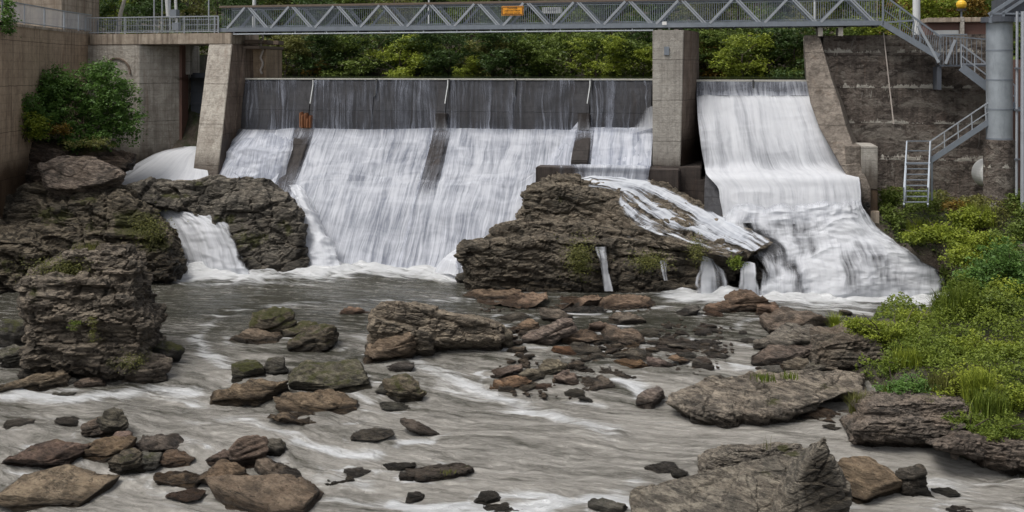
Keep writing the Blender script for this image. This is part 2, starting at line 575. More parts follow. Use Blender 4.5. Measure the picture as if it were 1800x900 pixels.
M['conc_side'] = mat_concrete('concrete_side', (0.22, 0.17, 0.135), (0.09, 0.065, 0.05), stain=0.6, streak=0.75, rust=0.5, form=2.2, white=0.2, wet_z=7.3)
M['conc_brown'] = mat_concrete('concrete_brown', (0.40, 0.305, 0.215), (0.17, 0.118, 0.078), stain=0.6, streak=0.65, rust=0.45, form=2.4, white=0.3, wet_z=6.2)
M['conc_old'] = mat_concrete('concrete_old', (0.24, 0.20, 0.172), (0.060, 0.048, 0.042), stain=0.85, streak=0.55, rust=0.35, form=1.9, white=0.9, crumble=2.2, old=True)
M['conc_wet'] = mat_concrete('concrete_wet', (0.065, 0.052, 0.046), (0.026, 0.021, 0.018), stain=0.6, streak=0.7, rust=0.25, form=2.0, white=0.1)
M['conc_train'] = mat_concrete('concrete_training', (0.27, 0.235, 0.20), (0.10, 0.082, 0.068), stain=0.6, streak=0.6, rust=0.25, form=1.9, white=0.25, wet_z=5.2, crumble=1.5)
M['conc_slab'] = mat_concrete('concrete_slab', (0.42, 0.36, 0.29), (0.17, 0.125, 0.09), stain=0.5, streak=0.75, rust=0.45, form=5.0, white=0.1)
M['conc_dam'] = mat_concrete('concrete_dam', (0.055, 0.055, 0.060), (0.024, 0.024, 0.027), stain=0.6, streak=0.5, rust=0.05, form=2.0, white=0.05)
M['steel'] = mat_plain('galvanised_steel', (0.23, 0.26, 0.30), 0.5, 0.35, 0.35, 3.0, dirt_f=0.2)
M['steel_light'] = mat_plain('galvanised_light', (0.38, 0.41, 0.45), 0.45, 0.3, 0.3, 3.0, dirt_f=0.15)
M['steel_dark'] = mat_plain('steel_dark', (0.085, 0.095, 0.115), 0.55, 0.2, 0.4, 2.0, dirt_f=0.3)
M['pipe_metal'] = mat_plain('silo_metal', (0.38, 0.42, 0.46), 0.42, 0.45, 0.5, 1.6, dirt=(0.20, 0.22, 0.24), dirt_f=0.5)
M['crest'] = mat_plain('crest_cap', (0.55, 0.54, 0.48), 0.5, 0.0, 0.3, 5.0, dirt_f=0.2)
M['timber'] = mat_plain('weathered_timber', (0.17, 0.13, 0.10), 0.8, 0, 0.5, 3.0, 0.01, dirt_f=0.5)
M['rust'] = mat_plain('rusty_iron', (0.30, 0.13, 0.06), 0.8, 0, 0.6, 4.0, 0.01, dirt=(0.36, 0.26, 0.17), dirt_f=0.5)
M['white'] = mat_plain('white_paint', (0.72, 0.73, 0.72), 0.5, 0, 0.15, 3.0, dirt_f=0.15)
M['orange'] = mat_plain('orange_paint', (0.80, 0.33, 0.02), 0.5, 0, 0.08, 3.0, dirt_f=0.0)
M['yellow'] = mat_plain('yellow_paint', (0.70, 0.42, 0.02), 0.45, 0, 0.1, 3.0, dirt_f=0.1)
M['black'] = mat_plain('black_paint', (0.02, 0.02, 0.02), 0.6, 0, 0.1, 3.0, dirt_f=0.0)
M['redbrown'] = mat_plain('red_brown_cladding', (0.17, 0.095, 0.075), 0.75, 0, 0.35, 1.5, 0.006, dirt_f=0.35)
M['pole'] = mat_plain('pale_pole', (0.62, 0.64, 0.64), 0.5, 0.1, 0.15, 3.0, dirt_f=0.1)
M['cable'] = mat_plain('pale_cable', (0.45, 0.40, 0.36), 0.7, 0, 0.2, 3.0, dirt_f=0.1)
M['bark'] = mat_plain('bark', (0.075, 0.058, 0.045), 0.9, 0, 0.5, 5.0, 0.02, dirt_f=0.4)
M['birch'] = mat_plain('birch_bark', (0.50, 0.47, 0.42), 0.8, 0, 0.5, 5.0, 0.01, dirt=(0.08, 0.06, 0.05), dirt_f=0.7)
M['fall'] = mat_fall('falling_water')
M['rapids'] = mat_fall('rapids_water', white=(0.70, 0.73, 0.78), thin=(0.46, 0.49, 0.55), su=1.2, sv=1.0, contrast=1.15, soft=0.9)
M['conc_dark'] = mat_concrete('concrete_dark_wet', (0.040, 0.034, 0.032), (0.020, 0.017, 0.016), stain=0.6, streak=0.7, rust=0.1, form=2.0, white=0.05)
M['fall_white'] = mat_fall('falling_water_dense', white=(0.75, 0.77, 0.81), thin=(0.54, 0.56, 0.61), su=0.6, sv=0.5, contrast=0.6, soft=1.3)
M['veil'] = mat_fall('thin_water_veil', white=(0.42, 0.45, 0.53), thin=(0.11, 0.125, 0.16), su=0.9, sv=0.22, contrast=1.0, soft=1.3)
M['river'] = mat_river('river_water')
M['leaf_dark'] = mat_leaf('leaf_dark', (0.030, 0.055, 0.018), (0.080, 0.135, 0.034))
M['leaf_mid'] = mat_leaf('leaf_mid', (0.055, 0.090, 0.018), (0.180, 0.235, 0.046))
M['leaf_lime'] = mat_leaf('leaf_lime', (0.10, 0.145, 0.018), (0.32, 0.37, 0.045))
M['leaf_olive'] = mat_leaf('leaf_olive', (0.075, 0.088, 0.024), (0.21, 0.21, 0.06))
M['leaf_autumn'] = mat_leaf('leaf_autumn', (0.10, 0.075, 0.016), (0.27, 0.17, 0.03))
M['leaf_bush'] = mat_leaf('leaf_bush', (0.042, 0.098, 0.022), (0.145, 0.255, 0.055))
M['leaf_bright'] = mat_leaf('leaf_bright', (0.060, 0.105, 0.014), (0.20, 0.25, 0.036))

# =================================================================== TERRAIN
def idw(cp, x, y, power=3.0, soft=0.6):
    cp = np.array(cp)
    out = np.zeros_like(x); tot = np.zeros_like(x)
    for cx, cy, cz in cp:
        d2 = (x - cx) ** 2 + (y - cy) ** 2 + soft
        wgt = d2 ** (-power / 2 * 1.2)
        out += wgt * cz; tot += wgt
    return out / tot


# right bank: (px, py, depth) read off the bank surface
bank_cp = [P(*q) for q in [
    (1560, 380, 47.5), (1620, 372, 47.8), (1700, 365, 47.5), (1800, 365, 47), (1950, 350, 47), (1560, 345, 51),
    (1590, 425, 46), (1650, 430, 44), (1740, 430, 43), (1850, 420, 43), (2000, 400, 43),
    (1672, 455, 42.6), (1740, 480, 40.5), (1850, 470, 40), (2000, 450, 40),
    (1700, 545, 37.8), (1800, 540, 37), (1920, 520, 37), (1620, 555, 38.2), (1560, 562, 38.4),
    (1560, 600, 35.8), (1650, 595, 35.8), (1760, 595, 35), (1900, 580, 34.5), (1520, 640, 34.4), (1600, 640, 33.6),
    (1700, 640, 33), (1820, 640, 32.5), (1650, 700, 30.8), (1740, 700, 30.2), (1850, 690, 29.8), (1980, 660, 30),
    (1720, 750, 28.8), (1820, 760, 27.8), (1950, 740, 27), (1480, 600, 36.2), (2100, 600, 32), (2200, 700, 26)]]
shore = [on_water(a, b) for a, b in [(1690, 520), (1500, 590), (1470, 620), (1480, 680), (1500, 735), (1620, 758), (1660, 772), (1740, 786), (1810, 800), (1900, 820), (2000, 850)]]
bank_cp += [(x, y, z + 0.02) for x, y, z in shore]
# river bed
bed = []
for yy in range(10, 56, 4):
    for xx in range(-36, 13, 4):
        bed.append((xx, yy, float(water_z(xx, yy)) - 1.5))
for q in [(1400, 560), (1300, 600), (1420, 640), (1300, 700), (1400, 760), (1500, 800), (1600, 830), (1700, 860), (1500, 880), (1300, 850), (1750, 900), (1500, 540), (1400, 530)]:
    x, y, z = on_water(*q); bed.append((x, y, z - 0.9))
for q in [(1560, 548), (1620, 545), (1640, 525), (1620, 505), (1700, 812), (1760, 825), (1820, 840), (1900, 865), (1640, 795), (1560, 775), (2000, 900)]:
    x, y, z = on_water(*q); bed.append((x, y, z - 0.7))
for q in [(1560, 440, 8.2), (1600, 462, 8.6), (1640, 475, 8.4), (1650, 500, 9.2), (1600, 500, 10)]:
    x, y, z = D(*q); bed.append((x, y, z - 0.9))
bed += [(14, 12, -4.0), (20, 12, -3.6), (26, 14, -2.5), (12, 20, -3.2), (16, 20, -3.1)]
left = [(-30, 50, 6.0), (-26, 46, 3.5), (-33, 44, 5.0), (-27, 40, 1.6), (-34, 36, 3), (-23, 36, 0.2), (-22, 51, 4.0), (-20, 55, 4.5), (-26, 55, 6.5), (-31, 58, 7.0),
        (-24, 30, -0.1), (-32, 28, 1.5), (-24, 22, -0.4), (-34, 18, 1), (-20, 14, -1.5), (-38, 50, 8)]
allcp = bank_cp + bed + left
gx = np.arange(-48, 40.01, 0.4); gy = np.arange(6, 62, 0.4)
X, Y = np.meshgrid(gx, gy)
Zt = idw(allcp, X.ravel(), Y.ravel(), 3.6, 0.25).reshape(X.shape)
pp = np.stack([X.ravel(), Y.ravel(), np.zeros(X.size)], 1)
Zt = Zt + 0.22 * fbm(pp * 0.5, 4, 3).reshape(X.shape) + 0.10 * fbm(pp * 1.7, 3, 5).reshape(X.shape)


_px = 900 + FOC * X / Y; _w = V0 - (X * SN + Y * CS)
_edge = np.interp(_w, [5.5, 6.3, 6.6, 6.9, 7.1, 7.4, 12], [1530, 1556, 1598, 1640, 1674, 1690, 1690])
_lim = np.interp(_w, [5.0, 6.0, 7.0, 7.6, 9.0, 12], [3.6, 2.4, 1.2, 0.0, -1.4, -1.6])
Zt = np.where((_px > 1210) & (_px < _edge) & (_w > 5.0) & (_w < 12), np.minimum(Zt, _lim), Zt)


def ground_z(x, y):
    i = np.clip((x - gx[0]) / 0.4, 0, len(gx) - 2); j = np.clip((y - gy[0]) / 0.4, 0, len(gy) - 2)
    i0, j0 = int(i), int(j); a, b = i - i0, j - j0
    return float(Zt[j0, i0] * (1 - a) * (1 - b) + Zt[j0, i0 + 1] * a * (1 - b) + Zt[j0 + 1, i0] * (1 - a) * b + Zt[j0 + 1, i0 + 1] * a * b)


def grid_faces(nr, nc):
    a = np.arange((nr - 1) * nc).reshape(nr - 1, nc)[:, :-1].ravel()
    return np.stack([a, a + 1, a + nc + 1, a + nc], 1)


# the ground is one sheet: near field from control points, hills and far ground all around it
def full_ground(x, y):
    """far terrain away from the gorge"""
    u = x * CS - y * SN; v = x * SN + y * CS
    w = V0 - v
    z = np.full_like(x, 2.0)
    side = np.maximum(np.abs(x) - 36, 0)
    z = z + np.minimum(side * 0.25, 16)
    far = np.maximum(-w - 24, 0)
    z_up = 9.0 + np.minimum(far * 0.42, 26) + np.maximum(np.abs(u) - 60, 0) * 0.1
    lake = (-w < 24)
    z_up = np.where(lake & (u > -24) & (u < 26), 6.5, z_up)
    t = smooth(2.0, -2.0, w)
    return z * (1 - t) + z_up * t


gx2 = np.concatenate([np.linspace(-900, -60, 22), gx[::1], np.linspace(52, 900, 22)])
gy2 = np.concatenate([np.linspace(-300, 0, 8), gy[gy < 56.5], np.arange(58, 150, 3.0), np.linspace(160, 1200, 20)])
X2, Y2 = np.meshgrid(gx2, gy2)
Z2 = full_ground(X2, Y2)
xi = np.interp(X2.ravel(), gx, np.arange(len(gx))); yi = np.interp(Y2.ravel(), gy, np.arange(len(gy)))
inner = ((X2 >= gx[0]) & (X2 <= gx[-1]) & (Y2 >= gy[0]) & (Y2 <= 56.5)).ravel()
zi = Zt[np.round(yi).astype(int), np.round(xi).astype(int)]
Z2 = np.where(inner, zi, Z2.ravel())
# keep the ground low behind and under the dam, high where the banks are
uu = X2.ravel() * CS - Y2.ravel() * SN; ww = V0 - (X2.ravel() * SN + Y2.ravel() * CS)
Z2 = np.where((ww < 0.5) & (ww > -24) & (uu > -25.5) & (uu < 10), np.minimum(Z2, 6.0), Z2)
Z2 = Z2 + 0.5 * fbm(np.stack([X2.ravel(), Y2.ravel(), 0 * X2.ravel()], 1) * 0.07, 3, 9) * (~inner)
me = mesh_np('ground', np.stack([X2.ravel(), Y2.ravel(), Z2], 1), grid_faces(*X2.shape))
t = NT('ground_soil')
p = t.pos()
c = t.mix(t.ramp(t.noise(p, 0.9, 8, 0.7), [(0.4, 0), (0.62, 1)]), (0.045, 0.034, 0.024), (0.12, 0.10, 0.08))
c = t.mix(t.ramp(t.noise(t.mapv(p, loc=(4, 4, 4)), 0.5, 8, 0.7), [(0.46, 0), (0.6, 0.9)]), c, (0.035, 0.050, 0.015))
gm = t.surf(t.bsdf(Base_Color=c, Roughness=0.9, Normal=t.bump(t.noise(p, 5, 8, 0.75), 0.2)))
props(link('ground', me, gm, smooth_f=True), 'gravelly river bed and grassy banks under and around the river', None, None, 'structure')

# =================================================================== RIVER
rx = np.concatenate([np.linspace(-60, -30, 60), np.arange(-29.9, 30, 0.11), np.linspace(30.2, 60, 50)])
ry = np.concatenate([np.linspace(4, 19.5, 40), np.arange(19.6, 53, 0.11)])
RX, RY = np.meshgrid(rx, ry)
x = RX.ravel(); y = RY.ravel()
px_ = 900 + FOC * x / y
RZ = water_z(x, y)
# flow coordinates: the current swings from the pool at the left towards the lower right
ang_f = R(-14)
wx = x + 1.6 * vnoise(np.stack([x * 0.07, y * 0.12, 0 * x], 1), 31)
wy = y + 1.1 * vnoise(np.stack([x * 0.10, y * 0.16, 0 * x + 3], 1), 33)
fu = wx * math.cos(ang_f) + wy * math.sin(ang_f)
fv = -wx * math.sin(ang_f) + wy * math.cos(ang_f)
rough_amt = smooth(41, 34, y) * 0.8 + 0.2
wave = 0.17 * fbm(np.stack([fu * 0.45, fv * 1.7, 0 * x], 1), 4, 41) + 0.05 * fbm(np.stack([fu * 1.5, fv * 4.2, 0 * x], 1), 3, 45)
RZ = RZ + wave * rough_amt


def seg_dist(x, y, pts):
    d = np.full(x.shape, 1e9)
    for (x0, y0, _), (x1, y1, _) in zip(pts[:-1], pts[1:]):
        dx, dy = x1 - x0, y1 - y0
        t = np.clip(((x - x0) * dx + (y - y0) * dy) / (dx * dx + dy * dy + 1e-9), 0, 1)
        d = np.minimum(d, np.hypot(x - x0 - t * dx, y - y0 - t * dy))
    return d


foam = np.zeros_like(x)
lines = [  # (pixels along the line, width m, strength)
    ([(330, 489), (435, 484)], 1.0, 1.1), ([(430, 480), (540, 474), (640, 476), (820, 486)], 1.2, 0.95),
    ([(340, 500), (600, 492)], 0.8, 0.45),
    ([(1200, 520), (1400, 524), (1520, 526), (1650, 528)], 0.9, 1.2), ([(1380, 530), (1480, 545), (1640, 540)], 0.7, 0.5),
    ([(420, 542), (560, 530), (700, 527), (800, 530)], 0.5, 0.5), ([(345, 592), (360, 618), (400, 640)], 0.35, 0.75), ([(400, 545), (350, 590)], 0.4, 0.4),
    ([(0, 700), (60, 695), (130, 705), (200, 690), (260, 682), (335, 692)], 0.40, 0.9),
    ([(150, 672), (250, 672), (345, 690)], 0.3, 0.45),
    ([(700, 598), (740, 640), (800, 668), (880, 705), (980, 735), (1080, 760)], 0.45, 0.62),
    ([(720, 655), (800, 690), (900, 720)], 0.6, 0.4), ([(735, 600), (840, 606)], 0.3, 0.5),
    ([(1085, 672), (1120, 684), (1135, 705)], 0.30, 1.0), ([(1100, 660), (1140, 690)], 0.3, 0.6),
    ([(520, 770), (600, 792), (660, 800)], 0.25, 0.85), ([(700, 778), (760, 770)], 0.2, 0.9), ([(560, 840), (640, 850)], 0.3, 0.5),
    ([(330, 742), (420, 735), (520, 760)], 0.3, 0.4), ([(0, 740), (100, 735), (220, 760)], 0.3, 0.35),
    ([(690, 882), (760, 892), (840, 898), (950, 892), (1040, 880), (1110, 890)], 0.25, 1.15), ([(850, 868), (930, 872), (1000, 880)], 0.18, 0.8),
    ([(560, 870), (640, 880), (720, 884)], 0.3, 0.6),
    ([(1290, 640), (1340, 650), (1360, 655)], 0.3, 0.7), ([(1150, 570), (1300, 575)], 0.3, 0.35), ([(1600, 840), (1700, 850), (1800, 840)], 0.3, 0.5),
    ([(1490, 830), (1600, 860), (1800, 900)], 0.3, 0.5), ([(0, 850), (90, 850), (200, 870)], 0.25, 0.35),
    ([(260, 865), (360, 880)], 0.2, 0.3), ([(880, 615), (930, 610)], 0.2, 0.6), ([(950, 700), (1060, 712)], 0.2, 0.5)]
for pxs, wd, st in lines:
    pts = [on_water(a, b) for a, b in pxs]
    d = seg_dist(x, y, pts) + 0.35 * wd * fbm(np.stack([fu * 0.8, fv * 1.5, 0 * x], 1), 3, 50)
    foam = np.maximum(foam, 1.25 * st * np.clip(1 - d / (wd * 1.7), 0, 1) ** 0.8)
pyv = HOR + FOC * (ZC - RZ) / y
silk = 0.12 + 0.66 * smooth(42, 36, y) + 0.22 * smooth(34, 30, y)
silk += 0.12 * smooth(1050, 1250, px_) * smooth(47, 44, y)
silk = silk + 0.14 * smooth(46, 49, y) - 0.10 * smooth(600, 300, px_) * smooth(40, 44, y)
silk = silk - 0.25 * smooth(38.5, 37.5, y) * smooth(34, 36, y) * smooth(470, 520, px_) * smooth(720, 640, px_)
river_data = dict(x=x, y=y, z=RZ, fu=fu, fv=fv, foam=foam, silk=silk)
rock_marks = []          # (x, y, rx, ry, splash) collected while rocks are placed


def build_river():
    d = river_data
    foam = d['foam'].copy(); z = d['z'].copy()
    for pts, wd in foot_lines:
        m = (d['y'] > min(p[1] for p in pts) - wd * 3) & (d['x'] > min(p[0] for p in pts) - wd * 3) & (d['x'] < max(p[0] for p in pts) + wd * 3)
        xx, yy = d['x'][m], d['y'][m]
        ds = seg_dist(xx, yy, pts)
        nn_ = vnoise(np.stack([xx * .9, yy * 1.3, 0 * xx], 1), 66) * .5 + vnoise(np.stack([xx * 2.9, yy * 3.9, 0 * xx], 1), 67) * .3
        foam[m] = np.maximum(foam[m], 1.35 * np.clip(1 - ds / wd, 0, 1) ** 0.9 * (1 + .9 * nn_))
        z[m] += 0.22 * np.clip(1 - ds / wd, 0, 1) * (0.6 + nn_)
    z = z + 0.10 * np.clip(foam, 0, 1) * vnoise(np.stack([d['fu'] * 1.4, d['fv'] * 3.2, 0 * z], 1), 68)
    for (cx, cy, a, b, s) in rock_marks:
        m = (np.abs(d['x'] - cx) < a * 2.5 + 1) & (np.abs(d['y'] - cy) < b * 2.5 + 1)
        if not m.any(): continue
        xx, yy = d['x'][m], d['y'][m]
        q = np.hypot((xx - cx) / (a + 0.05), (yy - cy) / (b + 0.05))
        ring = np.exp(-((q - 1.05) / 0.22) ** 2) * s * (0.55 + 0.9 * vnoise(np.stack([xx * 1.1, yy * 1.6, 0 * xx], 1), 61))
        foam[m] = np.maximum(foam[m], ring)
    me = mesh_np('river_water', np.stack([d['x'], d['y'], z], 1), grid_faces(*RX.shape))
    set_uv(me, np.stack([d['fu'], d['fv']], 1))
    attr(me, 'foam', foam); attr(me, 'silk', d['silk'])
    props(link('river_water', me, M['river'], smooth_f=True), 'grey brown river running silky between the rocks below the dam', None, None, 'structure')


# reservoir behind the weir
m = MB()
zc = ZD(900, 138, 0)                                # crest level
a = [W(-60, -0.35, zc + 0.015), W(45, -0.35, zc + 0.015), W(45, -26, zc + 0.015), W(-60, -26, zc + 0.015)]
m.add(a, [(0, 1, 2, 3)])
t = NT('reservoir_water'); p = t.pos()
rm = t.surf(t.bsdf(Base_Color=(0.02, 0.025, 0.02), Roughness=0.08, Normal=t.bump(t.noise(t.mapv(p, scale=(1, 2, 1)), 1.5, 4), 0.03), IOR=1.33))
props(m.build('reservoir_water', rm), 'still dark water of the reservoir behind the weir', None, None, 'structure')

# =================================================================== DAM
Z0 = zc
ZB = ZD(785, 232, 1.0)                              # foot of the upright crest panels
u_l, u_r = U(430, 0), U(1147, 0)
dam = empty('dam', 'long concrete weir with dark upright crest panels and a sloping apron under white water', 'dam', W((u_l + u_r) / 2, 3, 0))
# spillway body: sloped apron, prism across the river
prof = [(-1.2, -3), (-1.2, Z0 - 0.9), (0.2, ZB + 0.05), (1.3, ZB), (2.4, ZB - 1.35), (5.2, ZB - 4.4), (7.6, -0.6), (7.6, -3)]
m = MB(); off = Vector(W(u_r + 0.2, 0, 0)) - Vector(W(u_l - 1.7, 0, 0))
m.prism([W(u_l - 1.7, w, z) for w, z in prof], Vector(W(U(955, 3.0), 0, 0)) - Vector(W(u_l - 1.7, 0, 0)))
m.build('spillway_face', M['conc_dam'], dam)
m = MB()
m.prism([W(U(955, 3.0), w, z) for w, z in [(-1.2, -3), (-1.2, Z0 - 0.9), (0.2, ZB + 0.05), (1.3, ZB), (2.4, ZB - 1.35), (3.6, ZB - 2.7), (3.6, -3)]], Vector(W(u_r + 0.2, 0, 0)) - Vector(W(U(955, 3.0), 0, 0)))
m.build('spillway_face', M['conc_dam'], dam)
panel_px = [433, 553, 663, 790, 907, 1040, 1147]


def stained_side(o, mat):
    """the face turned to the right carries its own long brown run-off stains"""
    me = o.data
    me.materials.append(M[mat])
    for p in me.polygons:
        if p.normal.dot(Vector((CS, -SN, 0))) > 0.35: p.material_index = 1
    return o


def panel_strip(u0, u1, name, parent, mat, zt, zb, wt, wb, bulge=0.25, dens=None, thick=0.10):
    """slightly bowed upright sheet"""
    n = 10; m = MB()
    pts = []
    for k in range(n + 1):
        s = k / n
        pts.append((wt + (wb - wt) * s + bulge * math.sin(math.pi * s) * 0.6, zt + (zb - zt) * s))
    poly = [W(u0, w, z) for w, z in pts] + [W(u0, w - thick, z) for w, z in pts[::-1]]
    m.prism(poly, Vector(W(u1, 0, 0)) - Vector(W(u0, 0, 0)))
    return m.build(name, mat, parent)


for k in range(6):
    u0 = U(panel_px[k], 0); u1 = U(panel_px[k + 1], 0)
    panel_strip(u0 + 0.03, u1 - 0.03, 'crest_panel', dam, M['conc_dam'], Z0 - 0.06, ZB, 0.12, 0.95)
m = MB()
m.dbox(u_l, u_r + 0.1, -0.30, 0.22, Z0 - 0.10, Z0 + 0.0)
m.build('crest_cap', M['crest'], dam, 0.02)
# struts behind gaps and buttress blocks standing out of the apron
for (pxa, pxb, top, w1, zlow) in [(522, 551, 197, 3.0, 330), (762, 789, 199, 2.8, 330), (1012, 1041, 199, 2.6, 290)]:
    u0, u1 = U(pxa, 1.2), U(pxb, 1.2)
    zt = ZD(pxa, top, 1.2)
    m = MB()
    pf = [(0.7, ZB - 1), (0.7, ZB + 0.12), (1.35, ZB + 0.1), (w1, ZB - 1.35 - (w1 - 2.4) * 1.09 + 0.22), (w1 + 2.2, ZB - 1.35 - (w1 - 0.2) * 1.09 - 0.12), (w1 + 2.2, ZB - 7)] if pxa < 1000 else [(0.7, ZB - 1), (0.7, ZB + 0.12), (1.35, ZB + 0.1), (w1 + .3, ZB - 1.35), (w1 + .3, ZB - 4)]
    m.prism([W(u0, w, z) for w, z in pf], Vector(W(u1, 0, 0)) - Vector(W(u0, 0, 0)))
    b = m.build('buttress', M['conc_dark'], dam, 0.04)
    m = MB()
    if pxa < 600:
        wd = (u1 - u0 - .3) / 5
        for k, hh_ in enumerate((0, -.12, -.05, -.35, -.2)):
            m.dbox(u0 + .14 + wd * k, u0 + .14 + wd * (k + .82), 0.75, 1.22 + .05 * (k % 2), ZB + 0.1, zt + hh_)
    else:
        m.dbox(u0 + 0.12, u1 - 0.14, 0.75, 1.25, ZB + 0.1, zt + 0.0)
    m.build('buttress_post', M['rust'] if pxa < 600 else M['conc_dark'], b, 0.05)
for px in (553, 663, 790, 907, 1040):               # dark joint posts between panels
    m = MB()
    u = U(px, 0.2)
    m.bar(W(u, 0.26, Z0 - 0.05), W(u, 0.62, Z0 - (1.1 if px in (663, 907) else 1.6)), 0.09)
    m.build('joint_strip', M['black'], dam)
for px in (553, 790, 1040):                         # pale bent rods leaning on the panels
    m = MB()
    m.bar(D(px - 3, 150, 0.6), D(px - 8, 182, 0.85), 0.05)
    m.bar(D(px - 3, 141, 0.45), D(px - 3, 150, 0.6), 0.04)
    m.build('prop_rod', M['pole'], dam)
# ledge at the right end of the apron
ul, ur = U(951, 2.6), U(1150, 2.6)
zl = ZD(1050, 291, 2.6)
m = MB(); m.dbox(ul, ur + 1.4, 2.0, 4.1, zl - 2.2, zl)
m.build('apron_ledge', M['conc_wet'], dam, 0.04)

# ---- right spillway (its own weir)
rs = empty('spillway', 'narrow right spillway weir with a pale crest board and a tall white fall', 'spillway', W(U(1325, 2), 2, 0))
ur0, ur1 = U(1222, 0), U(1432, 0)
m = MB()
prof = [(-1.2, -3), (-1.2, Z0 - 0.3), (0.0, Z0 - 1.0), (0.9, Z0 - 1.15), (2.2, ZD(1330, 240, 2.2) - .1), (3.6, ZD(1330, 305, 3.6) - .15), (5.2, ZD(1330, 325, 5.2) - .2), (6.0, ZD(1330, 372, 6.0) - .4), (6.0, -3)]
ubl = U(1240, 3.5)
m.prism([W(ubl, w, z) for w, z in prof], Vector(W(ur1 + 0.3, 0, 0)) - Vector(W(ubl, 0, 0)))
m.build('spillway_face', M['conc_dam'], rs)
for a_, b_ in ((1224, 1323), (1326, 1428)):
    panel_strip(U(a_, 0), U(b_, 0), 'crest_panel', rs, M['conc_dam'], Z0 - 0.12, Z0 - 1.12, 0.12, 0.5, 0.1)
m = MB(); m.dbox(ur0, ur1, -0.28, 0.2, Z0 - 0.16, Z0 - 0.04); m.build('crest_cap', M['crest'], rs, 0.02)
m = MB(); m.bar(D(1324, 141, 0.35), D(1325, 168, 0.5), 0.1); m.build('joint_strip', M['black'], rs)

# ---- pier between the two weirs
pier = empty('bridge_pier', 'tall pale concrete pier standing between the two weirs under the footbridge', 'pier', W(U(1187, 1.5), 1.5, 4))
wF = 2.6
uL, uR = U(1147, wF), U(1202, wF)
zT = ZD(1170, 53, wF); zBt = ZD(1170, 292, wF)
uR2 = U(1228, -0.5)
m = MB()
top = [W(uL, wF, zT), W(uR, wF, zT), W(uR2, 0.3, zT), W(uR2, -1.2, zT), W(uL + .15, -1.2, zT)]
uRb = U(1196, wF)
bot = [W(uL, wF, zBt), W(uRb, wF, zBt), W(uR2 - 0.25, 0.2, zBt), W(uR2, -1.2, zBt), W(uL + .15, -1.2, zBt)]
n = 5
m.add(bot + top, [(0, 1, 2, 3, 4)[::-1], (5, 6, 7, 8, 9)] + [(k, (k + 1) % n, n + (k + 1) % n, n + k) for k in range(n)])
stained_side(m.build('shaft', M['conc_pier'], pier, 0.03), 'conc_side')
m = MB()
m.dbox(uL - 0.15, uR2 + 0.25, wF + 0.35, -1.0, zBt - 2.4, zBt - 0.003)
m.build('plinth', M['conc_wet'], pier, 0.04)
m = MB(); m.dbox(uR2 - 0.1, U(1256, 3.2), 3.0, 1.2, ZD(1240, 372, 3), ZD(1240, 316, 3.0))
m.build('plinth_block', M['conc_wet'], pier, 0.04)
m = MB(); m.dbox(U(1167.5, wF), U(1176.5, wF), wF - 0.002, wF + 0.06, ZD(1170, 97, wF), ZD(1170, 82, wF))
m.build('gauge_box', M['steel'], pier, 0.01)

# ---- left gate bay: deck, walls, gate, buttress
zDk = ZD(300, 59, 1.0); zDk2 = ZD(300, 78, 1.0)
deck = empty('gate_deck', 'stained concrete walkway slab over the left sluice opening', 'deck', W(U(280, 0), 0, zDk2))
m = MB(); m.dbox(U(158, 1.2), U(406, 1.2), 1.2, -2.4, zDk2, zDk); m.build('slab', M['conc_slab'], deck, 0.03)
bt = empty('buttress_wall', 'pale concrete buttress left of the main weir with a slanting upstream edge', 'buttress', W(U(400, 1), 1, 5))
wB = 2.2
u0t, u1t = U(367, 1.21), U(408, 1.21)
u0b, u1b = U(333, 4.4), U(378, 4.4)
zt = zDk2 - 0.004; zb = ZD(350, 306, 4.4)
m = MB()
m.hexa([W(u0b, 4.4, zb - 1.5), W(u1b, 4.4, zb - 1.5), W(u1t + 0.1, -3.0, zb - 1.5), W(u0b + .6, -3.0, zb - 1.5),
        W(u0t, 1.21, zt), W(u1t, 1.21, zt), W(u1t + 0.1, -3.0, zt), W(u0t, -3.0, zt)])
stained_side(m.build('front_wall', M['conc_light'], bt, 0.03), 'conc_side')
uw = U(434, 0.3)
m = MB()
m.hexa([W(u1t + 0.1, 2.9, 3), W(uw + 0.1, 2.9, 3), W(uw, -4, 3), W(u1t + 0.1, -4, 3),
        W(u1t + .1, 0.0, ZD(420, 84, 0)), W(uw - 0.25, 0.0, ZD(420, 84, 0)), W(uw - .25, -4, ZD(420, 84, 0)), W(u1t + .1, -4, ZD(420, 84, 0))])
m.build('weir_side_wall', M['conc_side'], bt, 0.03)
u4 = U(475, -1.5)
m = MB(); m.dbox(uw - 0.24, u4, -0.9, -3.2, Z0 - 2, ZD(450, 86, -1)); m.build('rear_wall', M['conc_brown'], bt, 0.03)
m = MB()
for k in range(5):
    m.dbox(u1t + 0.05, u4 + (0.1 if k % 2 else -0.1), -0.2 - 0.75 * k, -0.65 - 0.75 * k, zDk2 + 0.05, zDk2 + 0.30)
m.dbox(u1t + 0.05, u4 + 0.05, 0.05, -3.3, ZD(440, 86, 0) + 0.01, ZD(440, 86, 0) + 0.2)
m.build('timber_beam', M['timber'], bt, 0.02)
m = MB()
for k in range(10):
    a = (u4 - 0.2 + 0.1 * math.sin(k * 1.9), ZD(468, 60 + k * 7, -0.8)); b = (u4 - 0.2 + 0.1 * math.sin((k + 1) * 1.9), ZD(468, 67 + k * 7, -0.8))
    m.bar(W(a[0], -0.75, a[1]), W(b[0], -0.75, b[1]), 0.10)
m.build('dead_vine', M['cable'], bt)

